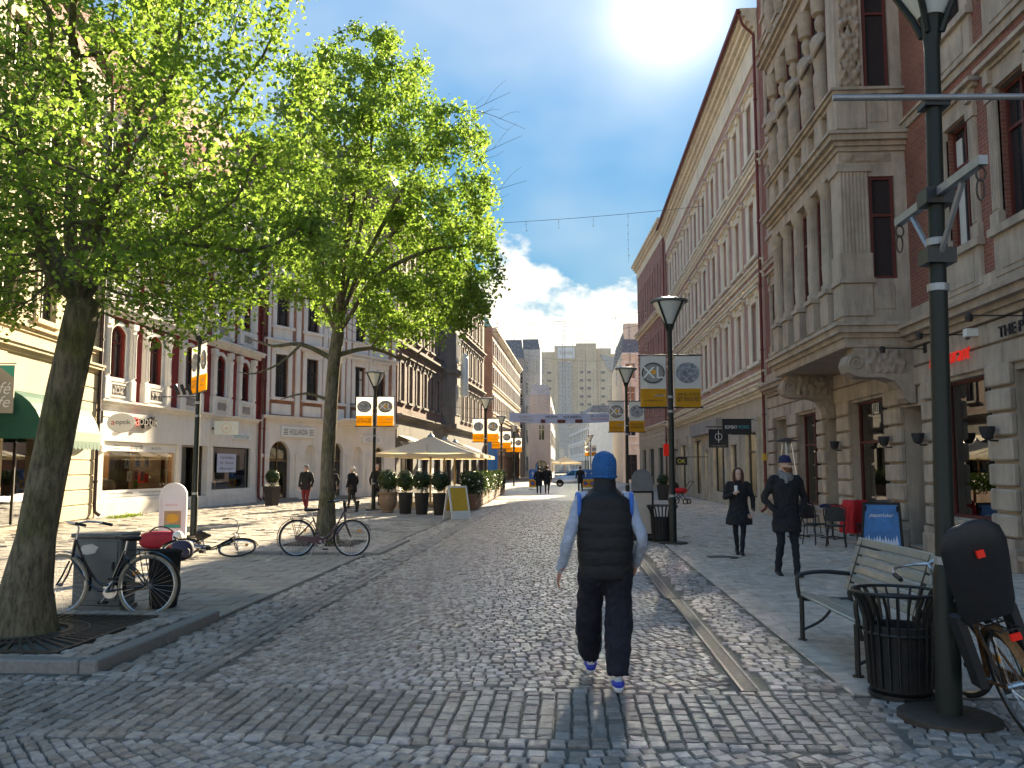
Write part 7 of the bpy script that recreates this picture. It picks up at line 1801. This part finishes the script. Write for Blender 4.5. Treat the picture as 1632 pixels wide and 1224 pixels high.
def shoe_mb(ankle, yaw, pitch, s=1.0):
    m = MB(); rings = []
    for y, w, h0, h1 in ((-.085, .022, .012, .06), (-.07, .036, 0, .085), (-.02, .040, 0, .095), (.04, .041, 0, .078), (.10, .046, 0, .058), (.15, .045, .002, .048), (.185, .032, .008, .038), (.20, .012, .014, .026)):
        rings.append([(w*math.cos(a)*(1.0 if math.sin(a) < .3 else .82), y, (h0+h1)/2+(h1-h0)/2*math.copysign(abs(math.sin(a))**.6, math.sin(a))) for a in np.linspace(0, 2*PI, 15)[:-1]])
    m.loft(rings); M_ = Matrix.Translation(Vector(ankle)) @ Matrix.Rotation(yaw, 4, 'Z') @ Matrix.Rotation(pitch, 4, 'X') @ Matrix.Translation(Vector((0, -.0, -.085)))
    m.v = [tuple(M_ @ Vector((x*s, y*s, z*s))) for x, y, z in m.v]; return m
def person(lab, loc, rz, H=1.78, legs=None, arms=None, top='coat', tmat='cloth_black', smat=None, trouser='cloth_jean', shoe='shoe_black', hat=None, hair=None, coat_z=.72, yaw=0.0, bulk=1.0, voxel=.016, detail=True, lw=1.0, scarf=None, skirt=1.0, body_only=False, curl=.5, collar=True, grp=None, hmat='skin', lw2=None, aw=1.0, shs=1.0):
    """legs: {side:(hip,knee,ankle,pitch)}; arms: {side:(elbow,wrist)} in metres for a 1.78 m figure"""
    t = thing('person', lab, 'person', loc, rz, grp); k = H/1.78
    legs = legs or {-1: ((-.09, 0, .93), (-.10, .06, .50), (-.10, .12, .09), 0.0), 1: ((.09, 0, .93), (.10, .02, .50), (.10, -.18, .11), -.35)}
    arms = arms or {-1: ((-.29, -.04, 1.16), (-.28, .06, .90)), 1: ((.29, -.02, 1.16), (.28, .08, .90))}
    smat = smat or tmat; groups = []; sub = []
    for s_ in (-1, 1):
        hip, knee, ank, pit = legs[s_]; m = MB()
        limb(m, [(hip[0]*.9, hip[1], hip[2]+.04), (hip[0], hip[1], hip[2]-.06), tuple(Vector(hip).lerp(Vector(knee), .5)), knee, tuple(Vector(knee).lerp(Vector(ank), .35)), tuple(Vector(knee).lerp(Vector(ank), .75)), tuple(Vector(knee).lerp(Vector(ank), .93 if lw2 else 1.04))], [q*lw for q in (.10, .105, .085)]+[q*(lw2 or lw) for q in (.066, .064, .056, .050)], 14); groups.append((m, trouser)); sub.append(1.0)
        groups.append((shoe_mb(ank, 0.0, pit, shs), shoe)); sub.append(0)
    m = MB(); b = bulk
    ell_loft(m, [(0, 0, .86, .13*b, .10*b), (0, 0, .95, .165*b, .115*b), (0, 0, 1.05, .155*b, .105*b), (0, .005, 1.18, .160*b, .108*b), (0, .0, 1.32, .185*b, .12*b), (0, -.005, 1.42, .19*b, .115*b), (0, -.01, 1.475, .15*b, .09), (0, -.005, 1.51, .075, .07)]); groups.append((m, tmat)); sub.append(.6)
    m = MB(); limb(m, [(0, -.01, 1.46), (0, .0, 1.55), (0, .012, 1.62)], [.062, .055, .055], 12); groups.append((m, 'skin')); sub.append(0)
    groups.append((head_mb((0, .02, 1.665), .98, yaw, detail), 'skin')); sub.append(0)
    for s_ in (-1, 1):
        el, wr = arms[s_]; m = MB(); sh = (s_*.185*b, -.005, 1.43)
        limb(m, [(s_*.12*b, -.005, 1.44), sh, tuple(Vector(sh).lerp(Vector(el), .5)), el, tuple(Vector(el).lerp(Vector(wr), .55)), wr], [q*(b**.5)*aw for q in (.075, .070, .062, .052, .047, .038)], 12); groups.append((m, smat)); sub.append(.8)
        groups.append((hand_mb(wr, Vector(wr)-Vector(el), s_, curl), hmat)); sub.append(0)
    if top == 'coat':
        m = MB(); sk = skirt
        ell_loft(m, [(0, 0, coat_z, .205*b*sk, .165*b*sk), (0, 0, coat_z+.10, .20*b*sk, .16*b*sk), (0, 0, .95, .19*b, .145*b), (0, 0, 1.06, .175*b, .13*b), (0, 0, 1.2, .185*b, .132*b), (0, 0, 1.34, .20*b, .135*b), (0, -.005, 1.43, .195*b, .12*b), (0, -.01, 1.485, .13, .095), (0, -.01, 1.53, .09, .085)]); groups.append((m, tmat)); sub.append(1.0)
    body_ = remeshed('body', groups, t, voxel, .015, subfold=sub)
    if detail and voxel < .02:
        for s_ in (-1, 1):
            x, y = s_*.030, .100; cs, sn = math.cos(yaw), math.sin(yaw); e = MB(); e.lathe([(.003, -.006), (.011, -.004), (.013, 0), (.011, .004), (.003, .006)], 10, (x*cs-y*sn, .02+x*sn+y*cs, 1.672)); e.build('eye', 'ink', t, smooth=True)
    if hat:
        m = MB(); ell_loft(m, [(0, .012, 1.698, .086, .112), (0, .01, 1.72, .090, .115), (0, .005, 1.755, .088, .110), (0, 0, 1.79, .073, .093), (0, -.005, 1.812, .043, .058), (0, -.005, 1.82, .01, .012)], 24)
        m.tube([(.090*math.cos(a), .01+.114*math.sin(a), 1.705) for a in np.linspace(0, 2*PI, 25)[:-1]], .010, 6, closed=True); m.build('cap', hat, t, smooth=True, ang=60)
    if hair:
        hm, ln = hair; m = MB()
        ell_loft(m, [(0, -.035, 1.655-ln, .05, .035), (0, -.045, 1.66-ln*.7, .098, .06), (0, -.04, 1.64, .100, .075), (0, -.022, 1.70, .096, .100), (0, -.01, 1.755, .085, .098), (0, -.005, 1.79, .055, .065), (0, -.005, 1.803, .01, .012)], 20)
        if ln > .1:
            for s_ in (-1, 1): limb(m, [(s_*.062, .045, 1.755), (s_*.085, .05, 1.68), (s_*.088, .055, 1.60), (s_*.085, .07, 1.65-ln)], [.028, .030, .033, .018], 8)
        m.build('hair', hm, t, smooth=True, ang=70)
    if scarf:
        m = MB()
        for z, r_ in ((1.475, .092), (1.505, .088), (1.54, .078)): m.tube([(r_*math.cos(a), .012+r_*math.sin(a)*.98, z+.012*math.sin(a*2+z*9)+.02*math.sin(a)*-1) for a in np.linspace(0, 2*PI, 21)[:-1]], .033, 8, closed=True)
        m.tube([(.02, .10, 1.50), (.03, .13, 1.45), (.025, .135, 1.39)], [.03, .03, .025], 8); m.build('scarf', scarf, t, smooth=True, ang=80)
    t.scale = (k, k, k)
    return t
# --- the walker in the middle, seen from behind
pf = gnd(985, 1103)
t = person('person in blue cap, black padded vest and pale sleeves walking away down the street', (pf.x-.085, pf.y+.05, 0), R(2), H=1.79,
       legs={-1: ((-.09, 0, .93), (-.12, .20, .53), (-.095, .42, .14), .38), 1: ((.09, 0, .93), (.10, .03, .50), (.085, -.02, .085), 0.0)},
       arms={-1: ((-.285, -.07, 1.14), (-.345, .02, .895)), 1: ((.275, -.09, 1.14), (.245, .10, .93))},
       top='none', tmat='cloth_vest', smat='cloth_shirt', trouser='cloth_navy', shoe='shoe_white', lw=1.2, lw2=1.62, aw=.86, shs=1.12, bulk=1.0, voxel=.011, curl=.45, hmat='skin_hand')
m = MB(); b = 1.0
rings = []
for i, z in enumerate(np.linspace(.84, 1.475, 60)):
    f = (z-.84)/.635; w = .190+.024*math.sin(f*PI*.9)+(.012 if f > .6 else 0)-(.055*max(0, (f-.86)/.14)**1.5); d = .140+.016*math.sin(f*PI); pf_ = .007*abs(math.sin(f*PI*6.0))**.5
    rings.append([((w+pf_)*math.copysign(abs(math.cos(a))**.85, math.cos(a)), -.005+(d+pf_)*math.copysign(abs(math.sin(a))**.9, math.sin(a)), z+.008*mnoise.noise(Vector((math.cos(a)*3, math.sin(a)*3, z*9)))) for a in np.linspace(0, 2*PI, 41)[:-1]])
for z, w, d in ((1.50, .13, .105), (1.53, .092, .09), (1.60, .086, .088), (1.625, .080, .084)): rings.append([(w*math.cos(a), .0+d*math.sin(a), z) for a in np.linspace(0, 2*PI, 41)[:-1]])
m.loft(rings); m.build('vest', 'cloth_vest', t, smooth=True, ang=70)
for s_ in (-1, 1):
    m = MB(); m.tube([(s_*(.208+.010*math.cos(a)), -.005+.085*math.cos(a), 1.385+.105*math.sin(a)) for a in np.linspace(0, 2*PI, 25)[:-1]], .016, 7, closed=True); m.build('armhole_lining', 'lining_blue', t, smooth=True)
m = MB(); rings = []
for z, rx, ry, cy in ((1.605, .090, .108, .008), (1.62, .095, .115, .01), (1.66, .097, .118, .01), (1.71, .098, .118, .006), (1.75, .092, .110, .0), (1.79, .072, .086, -.006), (1.805, .045, .055, -.008), (1.815, .012, .015, -.008)):
    rings.append([(rx*(1+.03*mnoise.noise(Vector((math.cos(a)*4, math.sin(a)*4, z*18))))*math.cos(a), cy+ry*math.sin(a), z+.006*math.sin(a*2)) for a in np.linspace(0, 2*PI, 29)[:-1]])
m.loft(rings); m.tube([(.093*math.cos(a), .009+.112*math.sin(a), 1.618) for a in np.linspace(0, 2*PI, 29)[:-1]], .011, 6, closed=True); m.build('cap', 'cloth_blue', t, smooth=True, ang=80)
for s_, (ax, ay, az, pit) in ((-1, (-.095, .42, .14, .38)), (1, (.085, -.02, .085, 0))):
    M_ = Matrix.Translation(Vector((ax, ay, az))) @ Matrix.Rotation(pit, 4, 'X') @ Matrix.Translation(Vector((0, 0, -.085)))
    m = MB(); rr_ = []
    for y, w, h in ((-.100, .022, .035), (-.090, .036, .052), (-.04, .050, .058), (.02, .053, .045)):
        rr_.append([(w*math.cos(a), y, .062+(h-.02)*.8*math.sin(a)) for a in np.linspace(0, 2*PI, 15)[:-1]])
    m.loft(rr_); m.v = [tuple(M_ @ Vector(q)) for q in m.v]; m.build('shoe_panel', 'shoe_blue', t, smooth=True)
# --- the two on the right pavement, walking towards us
pm = gnd(1256, 918)
t = person('bearded man in navy cap, grey scarf and long dark coat walking towards us', (pm.x, pm.y, 0), PI+R(6), H=1.86, yaw=R(28), hat='knit_navy', scarf='scarf_grey', coat_z=.66,
       legs={-1: ((-.09, 0, .93), (-.10, .05, .50), (-.11, .10, .09), 0), 1: ((.09, 0, .93), (.10, .01, .50), (.10, -.14, .09), -.15)},
       arms={-1: ((-.31, -.07, 1.15), (-.21, .12, .98)), 1: ((.31, -.07, 1.15), (.21, .12, .98))}, voxel=.014, lw=.92, skirt=1.02, bulk=1.06, hmat='cloth_black')
m = head_mb((0, .023, 1.645), .90, R(28), False); 
m = MB(); ell_loft(m, [(-.035, .085, 1.55, .035, .03), (-.033, .075, 1.575, .060, .05), (-.02, .05, 1.605, .071, .075), (-.012, .03, 1.63, .074, .08)], 16); m.build('beard', 'hair_red', t, smooth=True)
pw = gnd(1179, 884)
t = person('woman with long brown hair in a black parka looking at a phone', (pw.x, pw.y, 0), PI-R(4), H=1.68, hair=('hair_brown', .28), coat_z=.62, skirt=1.28, bulk=1.06, yaw=R(6),
       legs={-1: ((-.08, 0, .93), (-.07, .10, .50), (-.03, .14, .09), 0), 1: ((.08, 0, .93), (.07, .0, .50), (.03, -.16, .11), -.3)},
       arms={1: ((.28, .03, 1.17), (.12, .24, 1.27)), -1: ((-.29, -.02, 1.16), (-.29, .06, .90))}, voxel=.014, lw=.82, curl=.9)
ph = MB(); ph.cbox(.05, .115, .30, .31, 1.30, 1.43, .004); o = ph.build('phone', 'white_paint', None); o.matrix_world = Matrix.Translation(t.location) @ Matrix.Rotation(PI-R(4), 4, 'Z') @ Matrix.Scale(1.68/1.78, 4); tag(o, 'white phone held up by the woman in the parka', 'phone')
# --- smaller figures
def walker(px, py, rz, lab, **k): p = gnd(px, py); return person(lab, (p.x, p.y, 0), rz, **{**dict(voxel=.022, detail=True), **k})
walker(487, 812, PI-R(12), 'man in dark jacket and wine red trousers on the sunny pavement', trouser='cloth_maroon', hat='scarf_grey', coat_z=.80, bulk=1.15, H=1.78)
walker(561, 811, R(60), 'person with shoulder bag walking right past the white arcade', trouser='cloth_brown', hair=('hair_white', .06), coat_z=.70, bulk=1.1, H=1.72)
walker(600, 806, PI+R(20), 'dark clothed person half hidden by the lamp post and urn', coat_z=.75, hair=('hair_white', .05), H=1.8)
walker(859, 787, R(4), 'left one of the dark coated pair walking away', coat_z=.55, bulk=1.12, hair=('hair_brown', .06), H=1.72)
walker(872, 787, R(-4), 'right one of the dark coated pair walking away', coat_z=.60, bulk=1.15, hair=('hair_brown', .06), H=1.80)
walker(925, 783, R(10), 'lone dark figure standing in front of the silver car', coat_z=.6, hair=('hair_brown', .06), H=1.78)
walker(529, 808, PI, 'person mostly hidden behind the second tree trunk', coat_z=.7, hair=('hair_brown', .06), H=1.7)
